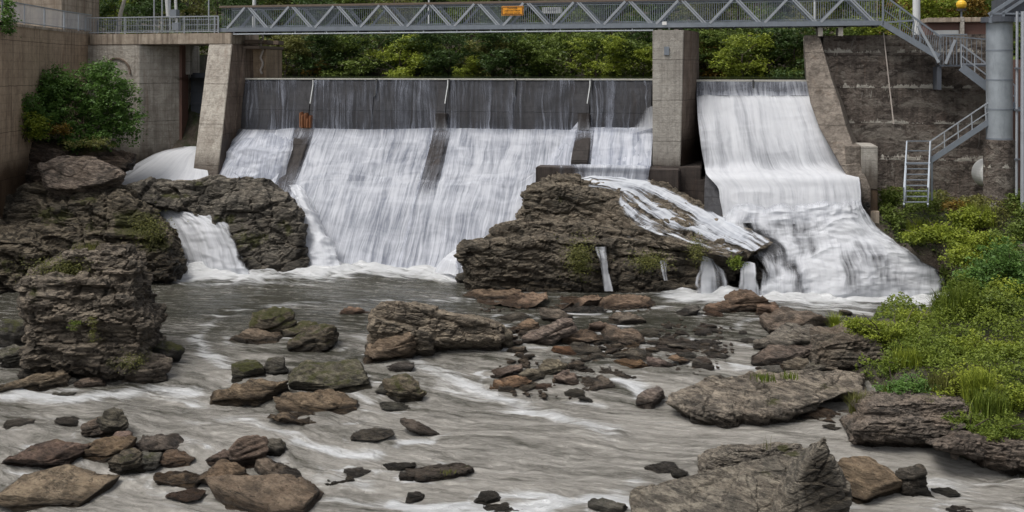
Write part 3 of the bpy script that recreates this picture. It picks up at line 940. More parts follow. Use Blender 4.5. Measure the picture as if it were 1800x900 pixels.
gw = empty('gate_wall', 'pale concrete wall behind the bush with a dark sluice opening at its right', 'wall', W(U(240, 0.5), 0.5, 4))
uA, uB, uC = U(158, 1.19), U(258, 0.4), U(325, -1.2)
zb = 2.0
m = MB()
m.prism([W(uA - .6, 1.19, zb), W(uB, 1.19, zb), W(uC, -0.6, zb), W(uC, -3, zb), W(uA - .6, -3, zb)], (0, 0, zDk2 - zb - 0.004))
m.build('wall_face', M['conc_light'], gw, 0.03)
m = MB(); m.dbox(uC, uC + 0.18, -0.55, -1.3, 4, zDk2 - 0.005); m.build('gate_frame', M['redbrown'], gw)
m = MB(); m.dbox(uC + 0.19, U(372, -2.0), -1.6, -1.9, 4, ZD(345, 128, -1.6))
for k in range(6):
    z = ZD(345, 140 + k * 22, -1.6); m.dbox(uC + 0.2, U(372, -2.0), -1.597, -1.5, z, z + 0.12)
m.build('sluice_gate', M['steel_dark'], gw)
m = MB(); m.dbox(U(329, -1.2), U(337, -1.2), -1.0, -1.3, ZD(333, 131, -1), zDk2 - 0.005); m.build('gate_stem', M['conc_pier'], gw, 0.01)
# arch outline moulded into the face
m = MB()
uc = U(205, 1.2); zc_ = ZD(205, 130, 1.2); rr = 1.0
for k in range(12):
    a0, a1 = math.pi * k / 12, math.pi * (k + 1) / 12
    m.bar(W(uc + rr * math.cos(a0), 1.22, zc_ + rr * math.sin(a0)), W(uc + rr * math.cos(a1), 1.22, zc_ + rr * math.sin(a1)), 0.1)
m.build('arch_moulding', M['conc_side'], gw)

# left retaining wall, running towards the viewer
rw = empty('retaining_wall', 'tall stained brown concrete retaining wall at the far left', 'wall', W(U(60, 6), 6, 5))
ztop = zDk
pts = [(-900, 44), (-260, 44.5), (0, 49.2), (75, 55.0), (110, 58.2), (159, 62.3)]
pl = [(P(px, 0, y)[0], y) for px, y in pts]
m = MB()
for (xa, ya), (xb, yb) in zip(pl[:-1], pl[1:]):
    m.hexa([(xa, ya, 1), (xb, yb, 1), (xb - .3, yb + 1.6, 1), (xa - .3, ya + 1.6, 1), (xa, ya, ztop), (xb, yb, ztop), (xb - .3, yb + 1.6, ztop), (xa - .3, ya + 1.6, ztop)])
m.build('wall_face', M['conc_brown'], rw)
m = MB()
for (xa, ya), (xb, yb) in zip(pl[:-1], pl[1:]):
    m.hexa([(xa, ya - .12, ztop + .003), (xb, yb - .12, ztop + .003), (xb, yb + .5, ztop + .003), (xa, ya + .5, ztop + .003), (xa, ya - .12, ztop + .15), (xb, yb - .12, ztop + .15), (xb, yb + .5, ztop + .15), (xa, ya + .5, ztop + .15)])
m.build('coping', M['conc_slab'], rw)

# gate house / abutment block above the wall at the far left
gh = empty('gate_house', 'pale grey concrete block house above the far left wall', 'building', P(65, 30, 62))
m = MB(); xg0, xg1 = P(30, 0, 60)[0], P(102, 0, 60)[0]
m.box(xg0 - 5, xg1, 60.5, 66, ztop - 3, ztop + 5); m.build('wall', M['conc_slab'], gh, 0.02)
m = MB(); m.box(xg0 - 5.2, xg1 + .2, 60.3, 66.2, ztop + 5.003, ztop + 5.3); m.build('roof', M['conc_light'], gh)
# ground fill behind the left wall
m = MB()
m.hexa([W(-60, -3.3, 3), W(U(330, -4), -3.3, 3), W(U(330, -4), -9, 3), W(-60, -9, 3), W(-60, -3.3, ztop - 1.2), W(U(318, -4), -3.3, ztop - 1.2), W(U(318, -4), -9, ztop - 1.2), W(-60, -9, ztop - 1.2)])
props(m.build('embankment', gm), 'earth embankment behind the left wall', None, None, 'structure')

# ---- right abutment
ab = empty('abutment_wall', 'big dark weathered concrete abutment wall at the right with white seepage marks', 'wall', W(U(1600, 2), 2, 5))
wA = 0.2
poly = []
zTop = ZD(1500, 62, wA)
m = MB()
uL_, uR_ = U(1452, wA), U(1760, wA)
# three lifts, each set a little forward of the one above
lifts = [(62, 98, 0.2), (98, 218, 0.42), (218, 275, 0.62), (275, 400, 0.85)]
for a_, b_, w_ in lifts:
    m.dbox(uL_ - 0.2 + w_ * .2, uR_ + w_ * .3, w_, -3, ZD(1500, b_, w_) , ZD(1500, a_, w_) - (0.004 if a_ > 62 else 0))
m.build('wall_face', M['conc_old'], ab, 0.03)
m = MB(); m.dbox(uR_ + 0.2, uR_ + 14, 0.2, -4, 2, ZD(1600, 105, 0.2)); m.build('return_wall', M['redbrown'], ab)
# training wall of the right spillway: a swept side wall that falls and flares to the right
tw = empty('training_wall', 'swept concrete training wall at the right side of the narrow spillway', 'wall', W(U(1470, 3), 3, 5))
rows = [  # (inner px, outer px, py, w)
    (1414, 1440, 62, 0.4), (1415, 1449, 95, 0.8), (1418, 1462, 140, 1.5), (1425, 1476, 180, 2.3), (1441, 1488, 225, 3.3), (1462, 1502, 262, 4.3), (1478, 1512, 290, 5.0), (1500, 1530, 330, 5.4), (1500, 1530, 420, 5.5)]
vs = []; fs = []
for (a_, b_, py, w_) in rows:
    vs += [Vector(D(a_, py, w_)), Vector(D(b_, py, w_ + 0.1)), Vector(D(b_ + 14, py + 4, w_ - 4.5)), Vector(D(a_ - 2, py + 4, w_ - 4.5))]
for k in range(len(rows) - 1):
    b0 = 4 * k
    for q in range(4):
        fs.append((b0 + q, b0 + (q + 1) % 4, b0 + 4 + (q + 1) % 4, b0 + 4 + q))
fs += [(0, 1, 2, 3), tuple(4 * (len(rows) - 1) + q for q in (3, 2, 1, 0))]
m = MB(); m.add(vs, fs); o = m.build('swept_wall', M['conc_train'], tw)
for (a_, b_, t_, bt_, w_, mt, nm) in [(1487, 1514, 257, 402, 5.0, 'conc_train', 'end_block'), (1514.5, 1543, 257, 332, 5.25, 'conc_pier', 'end_post'), (1515, 1543, 332.3, 402, 5.2, 'conc_brown', 'end_post'), (1519, 1546, 371, 400, 5.5, 'conc_slab', 'end_block')]:
    m = MB(); m.dbox(U(a_, w_), U(b_, w_), w_, w_ - 2.5, ZD(a_, bt_, w_), ZD(a_, t_, w_)); m.build(nm, M[mt], tw, 0.02)

# =================================================================== FALLING WATER
foot_lines = []
def cubic(P_, n):
    """Catmull-Rom resample along axis 0 of P_ (k, ...) to n samples"""
    k = P_.shape[0]
    if k == 2:
        s = np.linspace(0, 1, n).reshape(-1, *([1] * (P_.ndim - 1)))
        return P_[0] * (1 - s) + P_[1] * s
    ext = np.concatenate([2 * P_[:1] - P_[1:2], P_, 2 * P_[-1:] - P_[-2:-1]])
    tt = np.linspace(0, k - 1 - 1e-6, n)
    i = tt.astype(int); f = (tt - i).reshape(-1, *([1] * (P_.ndim - 1)))
    a, b, c, d = ext[i], ext[i + 1], ext[i + 2], ext[i + 3]
    return 0.5 * ((2 * b) + (-a + c) * f + (2 * a - 5 * b + 4 * c - d) * f ** 2 + (-a + 3 * b - 3 * c + d) * f ** 3)


def sheet(name, label, rows, mat, nu=120, nv=120, amp=0.06, fs=(2.5, 0.4), seed=0, lump=0.0, world_pts=False, wmode=True, drape=None, holes=0.0, foot=0.0, drape_blur=3, hs=(1.6, .7), rag=0.0):
    """rows run down the flow; each row is a list of (px, py, w, density)"""
    G = np.array([[(*((r[0], r[1], r[2]) if world_pts else (D(r[0], r[1], r[2]) if wmode else P(r[0], r[1], r[2]))), r[3]) for r in row] for row in rows], float)
    G = cubic(G, nv)
    G = np.swapaxes(cubic(np.swapaxes(G, 0, 1), nu), 0, 1)
    xyz = G[..., :3]; dens = G[..., 3]
    du = np.linalg.norm(np.diff(xyz, axis=1), axis=2).mean(0); dv = np.linalg.norm(np.diff(xyz, axis=0), axis=2).mean(1)
    u = np.concatenate([[0], np.cumsum(du)]); v = np.concatenate([[0], np.cumsum(dv)])
    UU, VV = np.meshgrid(u, v)
    gu = np.gradient(xyz, axis=1); gv = np.gradient(xyz, axis=0)
    nn = np.cross(gu, gv); nn /= np.linalg.norm(nn, axis=2, keepdims=True) + 1e-9
    flip = np.where(nn[..., 1:2] > 0, -1.0, 1.0); nn = nn * flip
    q = np.stack([UU.ravel() * fs[0], VV.ravel() * fs[1], np.full(UU.size, seed * 3.1)], 1)
    h = fbm(q, 3, 70 + seed) * amp
    if lump:
        tp = (smooth(0, .14, np.linspace(0, 1, nv))[:, None] * np.ones(nu)[None]).ravel()
        g_ = fbm(np.stack([UU.ravel() * 0.8, VV.ravel() * 1.5, np.full(UU.size, seed)], 1), 4, 90 + seed)
        h = h + lump * tp * (0.5 * g_ + 1.3 * (0.25 - np.abs(fbm(np.stack([UU.ravel() * 0.55, VV.ravel() * 1.0, np.full(UU.size, seed + 4)], 1), 3, 190 + seed))))
    xyz = xyz.reshape(-1, 3) + nn.reshape(-1, 3) * h[:, None]
    if drape is not None:
        from mathutils.bvhtree import BVHTree
        md_ = drape.data
        tree_ = BVHTree.FromPolygons([v.co[:] for v in md_.vertices], [p.vertices[:] for p in md_.polygons])
        eye = Vector((0, 0, ZC)); sc_ = np.ones(len(xyz))
        for k_ in range(len(xyz)):                      # lay the sheet on the rock it runs over
            dv_ = Vector(xyz[k_]) - eye
            hit = tree_.ray_cast(eye, dv_.normalized())
            if hit[0] is not None: sc_[k_] = min(max(hit[3] / dv_.length, 0.93), 1.07)
        g = sc_.reshape(nv, nu)
        for _ in range(drape_blur):
            e_ = np.pad(g, 1, mode='edge')
            g = (e_[:-2, 1:-1] + e_[2:, 1:-1] + e_[1:-1, :-2] + e_[1:-1, 2:] + 2 * e_[1:-1, 1:-1]) / 6
        g = np.minimum(g, np.where(sc_.reshape(nv, nu) == 1.0, 9, sc_.reshape(nv, nu) + .002)) - 0.0022
        xyz = np.array(eye) + (xyz - np.array(eye)) * g.reshape(-1, 1)
    if foot:
        foot_lines.append(([tuple(q) for q in xyz.reshape(nv, nu, 3)[-1][::6]], foot))
    dens = dens.ravel()
    if holes:
        dens = dens + holes * fbm(np.stack([UU.ravel() * hs[0], VV.ravel() * hs[1], np.full(UU.size, seed * 1.7)], 1), 4, 130 + seed) * 2
    if rag:
        uu_n = UU.ravel() / UU.max(); e_ = np.minimum(uu_n, 1 - uu_n) / rag
        e_ = e_ - 0.35 + 1.3 * fbm(np.stack([UU.ravel() * 1.5, VV.ravel() * 1.1, np.full(UU.size, seed * 2.7)], 1), 4, 230 + seed)
        dens = dens * np.clip(e_, 0, 1)
    me = mesh_np(name, xyz, grid_faces(nv, nu))
    set_uv(me, np.stack([UU.ravel() + seed * 7, -VV.ravel()], 1))
    attr(me, 'dens', np.clip(dens.ravel(), 0, 1.3))
    return props(link(name, me, mat, smooth_f=True), label, None, None, 'structure')


def apron_w(px, py):
    """w of the apron surface (plus a little) seen at a pixel"""
    best = None
    for w in np.arange(1.0, 8.6, 0.05):
        z = ZD(px, py, w)
        pr = [(1.0, ZB), (1.3, ZB), (2.4, ZB - 1.35), (5.2, ZB - 4.4), (7.6, -0.6), (9, -2)]
        zz = np.interp(w, [a for a, b in pr], [b for a, b in pr]) + 0.14
        if z <= zz: return w
    return 8.6


# upright veil over the crest panels
cols = [431, 470, 520, 538, 555, 600, 700, 760, 775, 792, 850, 950, 1005, 1030, 1045, 1100, 1147]
de = [0.45, .52, .50, .08, .52, .47, .54, .49, .25, .53, .50, .47, .50, .15, .53, .50, .47]
rows = [[(px, 140, 0.3, d) for px, d in zip(cols, de)],
        [(px, 175, 0.80, d * 0.95) for px, d in zip(cols, de)],
        [(px, 205, 1.08, d * 1.0) for px, d in zip(cols, de)],
        [(px, 226, 1.22, d + 0.12) for px, d in zip(cols, de)],
        [(px, 237, 1.32, d + 0.5) for px, d in zip(cols, de)]]
sheet('water_veil', 'thin dark veil of water sliding down the crest panels', rows, M['veil'], 500, 40, 0.02, seed=1)
# bright corner splash against the pier
rows = [[(1108, 222, 1.4, 0), (1122, 205, 1.4, .2), (1135, 192, 1.4, .5), (1147, 186, 1.4, .6)], [(1102, 236, 1.55, .2), (1120, 232, 1.5, .8), (1135, 228, 1.5, .9), (1147, 225, 1.5, .9)]]
sheet('water_spray', 'white spray heaped in the corner against the tall pier', rows, M['fall_white'], 40, 30, 0.03, seed=2)
for pxc in (775, 1026):
    rows = [[(pxc - 4, 182, 1.32, .2), (pxc + 6, 180, 1.32, .2)], [(pxc - 14, 228, 1.42, .62), (pxc + 12, 228, 1.42, .62)]]
    sheet('water_spray', 'small trickle on a buttress head', rows, M['fall_white'], 24, 24, 0.02, seed=3)

# main apron falls
cx_ = [(431, 387), (445, 400), (480, 440), (517, 492), (522, 497), (553, 520), (560, 528), (600, 575), (680, 650), (757, 722), (762, 728), (792, 752), (800, 765), (860, 850), (930, 905), (1008, 1008), (1013, 1013), (1043, 1030), (1050, 1045), (1100, 1095), (1148, 1146)]
rows = []
lv = [228, 236, 252, 275, 300, 325, 350, 380, 410, 440, 465, 486]
bd = {517: .9, 522: .46, 553: .46, 757: .92, 762: .50, 792: .52, 1008: .9, 1013: .50, 1043: .50}
for py in lv:
    s = (py - 230) / 250.0
    r = []
    for (a, b) in cx_:
        px = a
        u = U(a, 1.3)
        # follow the flow line u = const down the apron
        best = None
        for w in np.arange(1.2, 8.6 if a < 955 else 3.3, 0.1):
            pr = [(1.0, ZB), (1.3, ZB), (2.4, ZB - 1.35), (5.2, ZB - 4.4), (7.6, -0.6), (9, -1.4)]
            zz = np.interp(w, [q[0] for q in pr], [q[1] for q in pr]) + 0.26
            X_, Y_, Z_ = W(u, w, zz)
            pyy = HOR + (ZC - Z_) * FOC / Y_
            if pyy >= py or best is None: best = (X_, Y_, Z_, w)
            if pyy >= py: break
        dn = bd.get(a, 0.97)
        if a in bd and py > 290: dn = min(0.95, bd[a] + (py - 290) / 160.0)
        if a in bd and py < 240: dn = min(1.0, dn + 0.2)
        if py <= 228: dn *= 0.75
        if py > 370: dn = max(dn - 0.04, 0.5)
        r.append((best[0], best[1], best[2] + (0.12 if py < 232 else 0), dn))
    # left shoulder spreads over the rock
    fl = np.interp(py, [228, 240, 300, 340], [0, 0.4, 1.9, 2.2])
    for k in range(3):
        X_, Y_, Z_, dd = r[k]
        f = fl * (1 - k / 3)
        r[k] = (X_ - f * CS, Y_ + f * SN, Z_, dd if k else 0.7)
    rows.append(r)
sheet('waterfall', 'wide white fall sliding down the long sloping apron of the dam', rows, M['fall'], 620, 260, 0.07, (1.8, 0.35), seed=4, lump=0.07, world_pts=True, foot=2.4)
# stepped lumps on the left shoulder
rows = [[(425, 236, 1.6, .75), (470, 234, 1.6, .8), (516, 236, 1.6, .7)],
        [(402, 265, 2.6, .9), (462, 262, 2.8, .95), (514, 264, 2.6, .8)],
        [(390, 292, 3.1, .95), (455, 290, 3.5, .9), (505, 295, 3.3, .8)],
        [(386, 312, 3.4, .7), (450, 322, 4.1, .85), (500, 330, 3.9, .7)],
        [(384, 322, 3.5, .3), (446, 335, 4.3, .5), (498, 350, 4.4, .4)]]
sheet('waterfall', 'lumpy white fall between the left buttress and the rusty buttress post', rows, M['fall'], 130, 110, 0.07, (2.4, .5), seed=5, lump=0.22)
# plume at the foot behind the mid-left rock
rows = [[(498, 325, 5.2, .5), (520, 325, 5.0, .7), (545, 330, 5.0, .3)],
        [(512, 350, 6.0, .9), (532, 350, 6.2, 1.1), (562, 365, 5.6, .4)],
        [(520, 395, 7.2, .9), (552, 395, 7.4, 1.2), (585, 410, 6.4, .5)],
        [(526, 440, 8.2, .9), (566, 440, 8.5, 1.2), (604, 445, 7.5, .6)],
        [(540, 476, 8.9, .9), (572, 476, 9.1, 1.2), (612, 474, 8.4, .6)]]
sheet('waterfall', 'foaming white plume beside the right edge of the mossy left rock', rows, M['fall_white'], 70, 120, 0.10, (1.6, .6), seed=6, lump=0.26, foot=2.6, rag=.16, holes=.15)
rows = [[(905, 385, 6.0, .6), (912, 395, 6.0, .5)], [(845, 415, 7.4, .9), (880, 425, 7.4, .9)], [(790, 440, 8.3, .9), (812, 450, 8.5, 1.0)], [(756, 478, 9.0, .8), (812, 484, 9.2, .9)]]
sheet('waterfall', 'white run of water along the left foot of the central rock', rows, M['fall_white'], 60, 80, 0.06, (2, .5), seed=7, lump=0.15, foot=1.1, rag=.12)
# apron ledge fall
rows = [[(950, 288, 2.5, .3), (990, 288, 2.5, .55), (1040, 289, 2.5, .9), (1145, 291, 2.5, 1.0)],
        [(949, 290, 4.15, .35), (990, 291, 4.15, .55), (1040, 291, 4.15, .9), (1143, 293, 4.15, .95)],
        [(949, 303, 4.25, .3), (990, 304, 4.25, .4), (1040, 304, 4.25, .75), (1140, 308, 4.25, .85)],
        [(948, 322, 4.4, .3), (990, 322, 4.4, .5), (1040, 320, 4.4, .8), (1138, 330, 4.4, .7)]]
sheet('waterfall', 'short fall over the concrete ledge above the central rock', rows, M['fall'], 200, 60, 0.03, (3, .5), seed=8)
# slim trickles on the front of the central rock
for (xa, ya, xb, yb, wd, de_, lb) in [(1058, 434, 1068, 512, 10, 1.0, 'slim forked trickle down the middle of the central rock face'), (1166, 458, 1174, 508, 6, .8, 'faint trickle right of the green moss patches on the central rock'), (806, 452, 803, 484, 10, .8, 'small trickle at the left tip of the central rock')]:
    y1 = ZC * FOC / (yb - HOR) - 0.15
    rows = [[(xa - wd * 1.5, ya, y1 - .15, .2), (xa, ya, y1 - .15, de_), (xa + wd * 1.5, ya, y1 - .15, .2)], [(xa - wd * 1.0, ya + 22, y1 - .25, .2), (xa + 3, ya + 22, y1 - .25, de_), (xa + wd * 1.4, ya + 22, y1 - .25, .2)], [(xb - wd * .9, yb, y1 - .35, .2), (xb, yb, y1 - .35, de_ + .3), (xb + wd * 1.3, yb, y1 - .35, .3)]]
    sheet('waterfall', lb, rows, M['fall_white'], 24, 60, 0.05, (4, .6), seed=10, wmode=False, lump=.1, holes=.3, hs=(9, .8), rag=.14)

# right spillway fall
cr = lambda py, w, L, Rr, d=1.0, mid=0.0: [(L, py, w, d * .8), (L + (Rr - L) * .08, py, w + mid * .3, d), (L + (Rr - L) * .3, py, w + mid, d), (L + (Rr - L) * .55, py + 1, w + mid, d), (L + (Rr - L) * .8, py, w + mid * .8, d), (Rr - 4, py, w + mid * .3, d), (Rr, py, w, d * .8)]
rows = [cr(143, .3, 1225, 1426, .72), cr(158, .55, 1225, 1428, .70), cr(168, .75, 1225, 1429, .85)]
sheet('water_veil', 'ribbed grey veil of water below the right crest board', rows, M['fall'], 200, 24, 0.02, seed=11)
rows = [cr(168, .85, 1224, 1430, .75), cr(176, 1.25, 1225, 1436, 1.0), cr(200, 1.9, 1226, 1447, 1.0), cr(230, 2.6, 1229, 1456, .95), cr(262, 3.2, 1233, 1464, .9), cr(290, 3.6, 1238, 1476, .9), cr(302, 4.2, 1240, 1494, 1.15, .3), cr(310, 5.2, 1244, 1507, 1.25, .3), cr(330, 5.6, 1262, 1511, .98, .3), cr(352, 5.9, 1266, 1512, .95, .3), cr(372, 6.1, 1270, 1512, 1.0, .3), cr(392, 6.3, 1272, 1512, .9, .3)]
sheet('waterfall', 'tall smooth white fall of the right spillway', rows, M['fall_white'], 280, 220, 0.10, (1.3, .18), seed=12, lump=0.05)
rows = [[(1230, 450, 8.6, .3), (1239, 447, 8.7, 1.1), (1248, 448, 8.7, 1.0), (1260, 455, 8.6, .3)], [(1224, 472, 8.9, .3), (1238, 468, 9.0, 1.1), (1258, 470, 9.0, 1.05), (1276, 474, 8.9, .35)], [(1218, 498, 9.1, .5), (1234, 496, 9.25, 1.0), (1264, 496, 9.25, 1.0), (1290, 500, 9.1, .5)], [(1214, 521, 9.2, .7), (1234, 522, 9.35, 1.0), (1264, 522, 9.35, 1.0), (1294, 521, 9.2, .7)]]
sheet('waterfall', 'small fan shaped fall left of the bright green plant', rows, M['fall_white'], 70, 60, 0.05, (2, .5), seed=14, lump=.12, foot=1.2, holes=.32, hs=(6, .6), rag=.15)
rows = [[(1300, 464, 8.7, .3), (1314, 460, 8.8, 1.0), (1330, 464, 8.8, .9)], [(1294, 484, 9.1, .5), (1312, 482, 9.2, 1.0), (1336, 484, 9.2, .9)], [(1288, 521, 9.3, .7), (1312, 522, 9.4, 1), (1342, 522, 9.4, .9)]]
sheet('waterfall', 'small veil fall right of the bright green plant', rows, M['fall_white'], 50, 50, 0.05, (2, .5), seed=15, lump=.10, foot=.9, holes=.35, hs=(6, .6), rag=.15)

# left chute under the gate and the lower left fall
rows = [[(325, 258, 2.0, .6), (340, 257, 2.0, .8), (378, 258, 2.0, .7)],
        [(280, 268, 2.6, .7), (312, 272, 3.0, 1.1), (362, 280, 2.8, 1.0)],
        [(240, 288, 3.2, .7), (285, 296, 4.0, 1.2), (366, 306, 4.2, 1.1)],
        [(210, 308, 4.0, .7), (260, 314, 5.0, 1.2), (366, 322, 5.3, 1.0)],
        [(188, 322, 4.6, .8), (232, 330, 5.9, 1.2), (360, 340, 6.2, .9)],
        [(196, 334, 5.2, .5), (232, 346, 6.6, 1.2), (300, 360, 7.0, .5)]]
sheet('waterfall', 'smooth white chute curving out from under the sluice gate', rows, M['fall_white'], 90, 90, 0.04, (1, .3), seed=16)
rows = [[(214, 335, 6.2, .6), (226, 336, 6.2, .9), (238, 338, 6.2, .6)],
        [(236, 358, 6.9, .9), (246, 356, 7.0, 1.0), (258, 358, 6.9, .7)],
        [(252, 366, 7.3, .7), (275, 364, 7.5, 1.1), (330, 368, 7.4, .7)],
        [(272, 378, 7.7, .6), (312, 374, 8.2, 1.1), (386, 382, 8.9, .6)],
        [(284, 402, 8.2, .45), (340, 396, 8.9, 1.05), (406, 398, 9.7, .7)],
        [(298, 436, 8.6, .4), (352, 432, 9.5, 1.0), (424, 430, 10.4, .8)],
        [(310, 466, 8.9, .4), (362, 466, 9.9, 1.0), (436, 462, 10.8, .9)],
        [(318, 492, 9.1, .7), (368, 490, 10.1, 1.1), (446, 486, 11.0, 1.0)]]
sheet('waterfall', 'lower left fall fanning down between two dark mossy rocks', rows, M['fall_white'], 110, 150, 0.12, (1.4, .3), seed=17, lump=.10, foot=2.4, rag=.07, holes=.12, hs=(4, .3))

# =================================================================== ROCKS
def rock_displace(co, nrm, amp=0.2, strata=0.10, sfreq=3.2, dip=(0.22, -0.15), seed=0, scale=1.0, bs=None):
    n = np.array([dip[0], dip[1], 1.0]); n /= np.linalg.norm(n)
    q = co * scale
    warp = 0.35 * fbm(q * 0.7, 3, seed + 5)
    s = (q @ n) * sfreq + warp * 2.0
    fr = s - np.floor(s)
    cell = np.floor(s)
    lev = vnoise(np.stack([cell * 7.7, q[:, 0] * 0.5 + cell, q[:, 1] * 0.5], 1), seed + 9)      # how far each bed sticks out
    edge = np.minimum(fr, 1 - fr) * 2
    st = strata * (0.9 * lev + 0.5 * (np.clip(edge * 3, 0, 1) - 1))
    s2 = s * 3.1
    st += strata * 0.35 * vnoise(np.stack([np.floor(s2) * 5.1, q[:, 0] * 1.3, q[:, 1] * 1.3], 1), seed + 11)
    side = 1 - np.clip(np.abs(nrm @ n), 0, 1) ** 2 * 0.8
    big = amp * fbm(q * 0.8, 4, seed + 1, 0.55)
    crack = np.abs(vnoise(np.stack([q[:, 0] * 0.9 + q[:, 2] * .3, q[:, 1] * 0.9, q[:, 2] * 0.35], 1), seed + 3))
    cr = -amp * 0.55 * np.clip(1 - crack / 0.07, 0, 1)
    # broken blocks: every cell stands in or out and is tilted a little, with an open joint round it
    cs_ = 1.15 / (bs or max(amp * 5.0, 0.12))
    qa = (q - np.outer(q @ n, n) * 0) * np.array([cs_ * .8, cs_ * .8, cs_ * 1.7]) + 0.25 * fbm(q * cs_, 2, seed + 31)[:, None]
    f1, f2, ih, off = cells(qa, seed + 40)
    tl = off @ np.array([0.5, 0.3, 0.9])
    blk = amp * (0.55 * ih + 0.55 * tl * np.sign(ih)) - amp * 0.45 * np.clip(1 - (f2 - f1) / 0.07, 0, 1)
    f1b, f2b, ihb, offb = cells(qa * 2.7 + 5, seed + 50)
    blk += amp * 0.32 * (0.7 * ihb + offb @ np.array([.6, .2, .8])) - amp * 0.14 * np.clip(1 - (f2b - f1b) / 0.1, 0, 1)
    big = big * 0.7 + blk
    fine = amp * 0.16 * fbm(q * np.array([2.5, 2.5, 7.0]), 3, seed + 7)
    return co + nrm * (big + cr + fine + st * side)[:, None]


def vnormals(me):
    nn = np.empty(len(me.vertices) * 3, np.float32)
    me.vertices.foreach_get("normal", nn)
    return nn.reshape(-1, 3).astype(float)


def block_pts(poly, y0, thick, lean=0.3, inset=0.86, top=0.35):
    poly = np.array(poly, float)
    c = poly.mean(0); pmax = poly[:, 1].max()
    out = []
    for (px, py) in poly:
        h = (pmax - py) / FOC * y0
        yb = y0 + lean * h
        out.append(P(px, py, yb + thick * top))
        fx, fy = c[0] + (px - c[0]) * inset, (c[1] + 0.12 * (pmax - c[1])) + (py - c[1]) * inset
        if py > pmax - 12: fy = py
        out.append(P(fx, fy, yb))
        bx, by, bz = P(c[0] + (px - c[0]) * 0.85, py, yb + thick * top)
        out.append((bx, y0 + thick + lean * h * 0.3, bz - 0.15 * h - 0.1))
        if py > pmax - 12:
            out.append(P(px, py + 6, yb + thick * top)[:2] + (P(px, py, yb)[2] - 0.8,))
            out.append((bx, y0 + thick, bz - 1.0))
    return out


def outcrop(name, label, blocks, mat, voxel=0.11, amp=0.2, strata=0.10, sfreq=2.6, dip=(0.22, -0.15), seed=0, moss=None, tint=(1, 1, 1), zwet=0.0, cat='rock', group=None, wet_shade_px=None, bs=None):
    bm = bmesh.new()
    for b in blocks:
        vs = [bm.verts.new(p) for p in block_pts(*b)]
        r = bmesh.ops.convex_hull(bm, input=vs)
        bmesh.ops.delete(bm, geom=list({v for v in r['geom_interior'] + r['geom_unused'] if isinstance(v, bmesh.types.BMVert)}), context='VERTS')
    bmesh.ops.recalc_face_normals(bm, faces=bm.faces)
    me0 = bpy.data.meshes.new('tmp'); bm.to_mesh(me0); bm.free()
    ob = bpy.data.objects.new('tmp', me0); scene.collection.objects.link(ob)
    md = ob.modifiers.new('r', 'REMESH'); md.mode = 'VOXEL'; md.voxel_size = voxel
    dg = bpy.context.evaluated_depsgraph_get()
    me = bpy.data.meshes.new_from_object(ob.evaluated_get(dg))
    bpy.data.objects.remove(ob); bpy.data.meshes.remove(me0)
    me.name = name; me.materials.clear()
    co = get_co(me)
    co = rock_displace(co, vnormals(me), amp, strata, sfreq, dip, seed, 1.0, bs)
    set_co(me, co)
    finish_rock(me, co, moss, tint, zwet, seed, wet_shade_px)
    o = link(name, me, M[mat])
    shade_rock(me)
    return props(o, label, cat, group)


def shade_rock(me):
    me.polygons.foreach_set("use_smooth", np.zeros(len(me.polygons), bool))


def finish_rock(me, co, moss, tint, zwet, seed, wet_shade_px=None):
    n = vnormals(me)
    wz = water_z(co[:, 0], co[:, 1])
    h = co[:, 2] - wz
    wet = np.clip(1.0 - (h - 0.02) / 0.36, 0, 1)
    if wet_shade_px:
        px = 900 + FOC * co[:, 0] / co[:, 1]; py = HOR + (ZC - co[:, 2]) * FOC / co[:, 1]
        for (ax, ay, rx_, ry_, s) in wet_shade_px:
            wet = np.maximum(wet, s * np.exp(-(((px - ax) / rx_) ** 2 + ((py - ay) / ry_) ** 2)))  # wet spots, and the shade painted on the jagged slab's right face
    attr(me, 'wet', wet)
    mm = np.zeros(len(co))
    if isinstance(moss, (int, float)) and moss:
        mm = moss * (0.35 + 0.65 * np.clip(n[:, 2] + 0.2, 0, 1)) * np.clip((h - 0.05) / 0.2, 0, 1)
    elif moss:
        px = 900 + FOC * co[:, 0] / co[:, 1]; py = HOR + (ZC - co[:, 2]) * FOC / co[:, 1]
        for (ax, ay, rx_, ry_, s) in moss:
            mm = np.maximum(mm, 1.3 * s * np.exp(-(((px - ax) / rx_) ** 2 + ((py - ay) / ry_) ** 2)))
    attr(me, 'moss', mm)
    attr_col(me, 'tint', np.tile(np.array(tint) * np.array([1.08, 1.13, 1.10]), (len(co), 1)))


ICO = {}
for lv in (3, 4, 5, 6):
    bm = bmesh.new(); bmesh.ops.create_icosphere(bm, subdivisions=lv, radius=1.0)
    me = bpy.data.meshes.new('ico'); bm.to_mesh(me); bm.free()
    f = np.empty(len(me.polygons) * 3, np.int32); me.loops.foreach_get("vertex_index", f)
    ICO[lv] = (get_co(me), f.reshape(-1, 3)); bpy.data.meshes.remove(me)


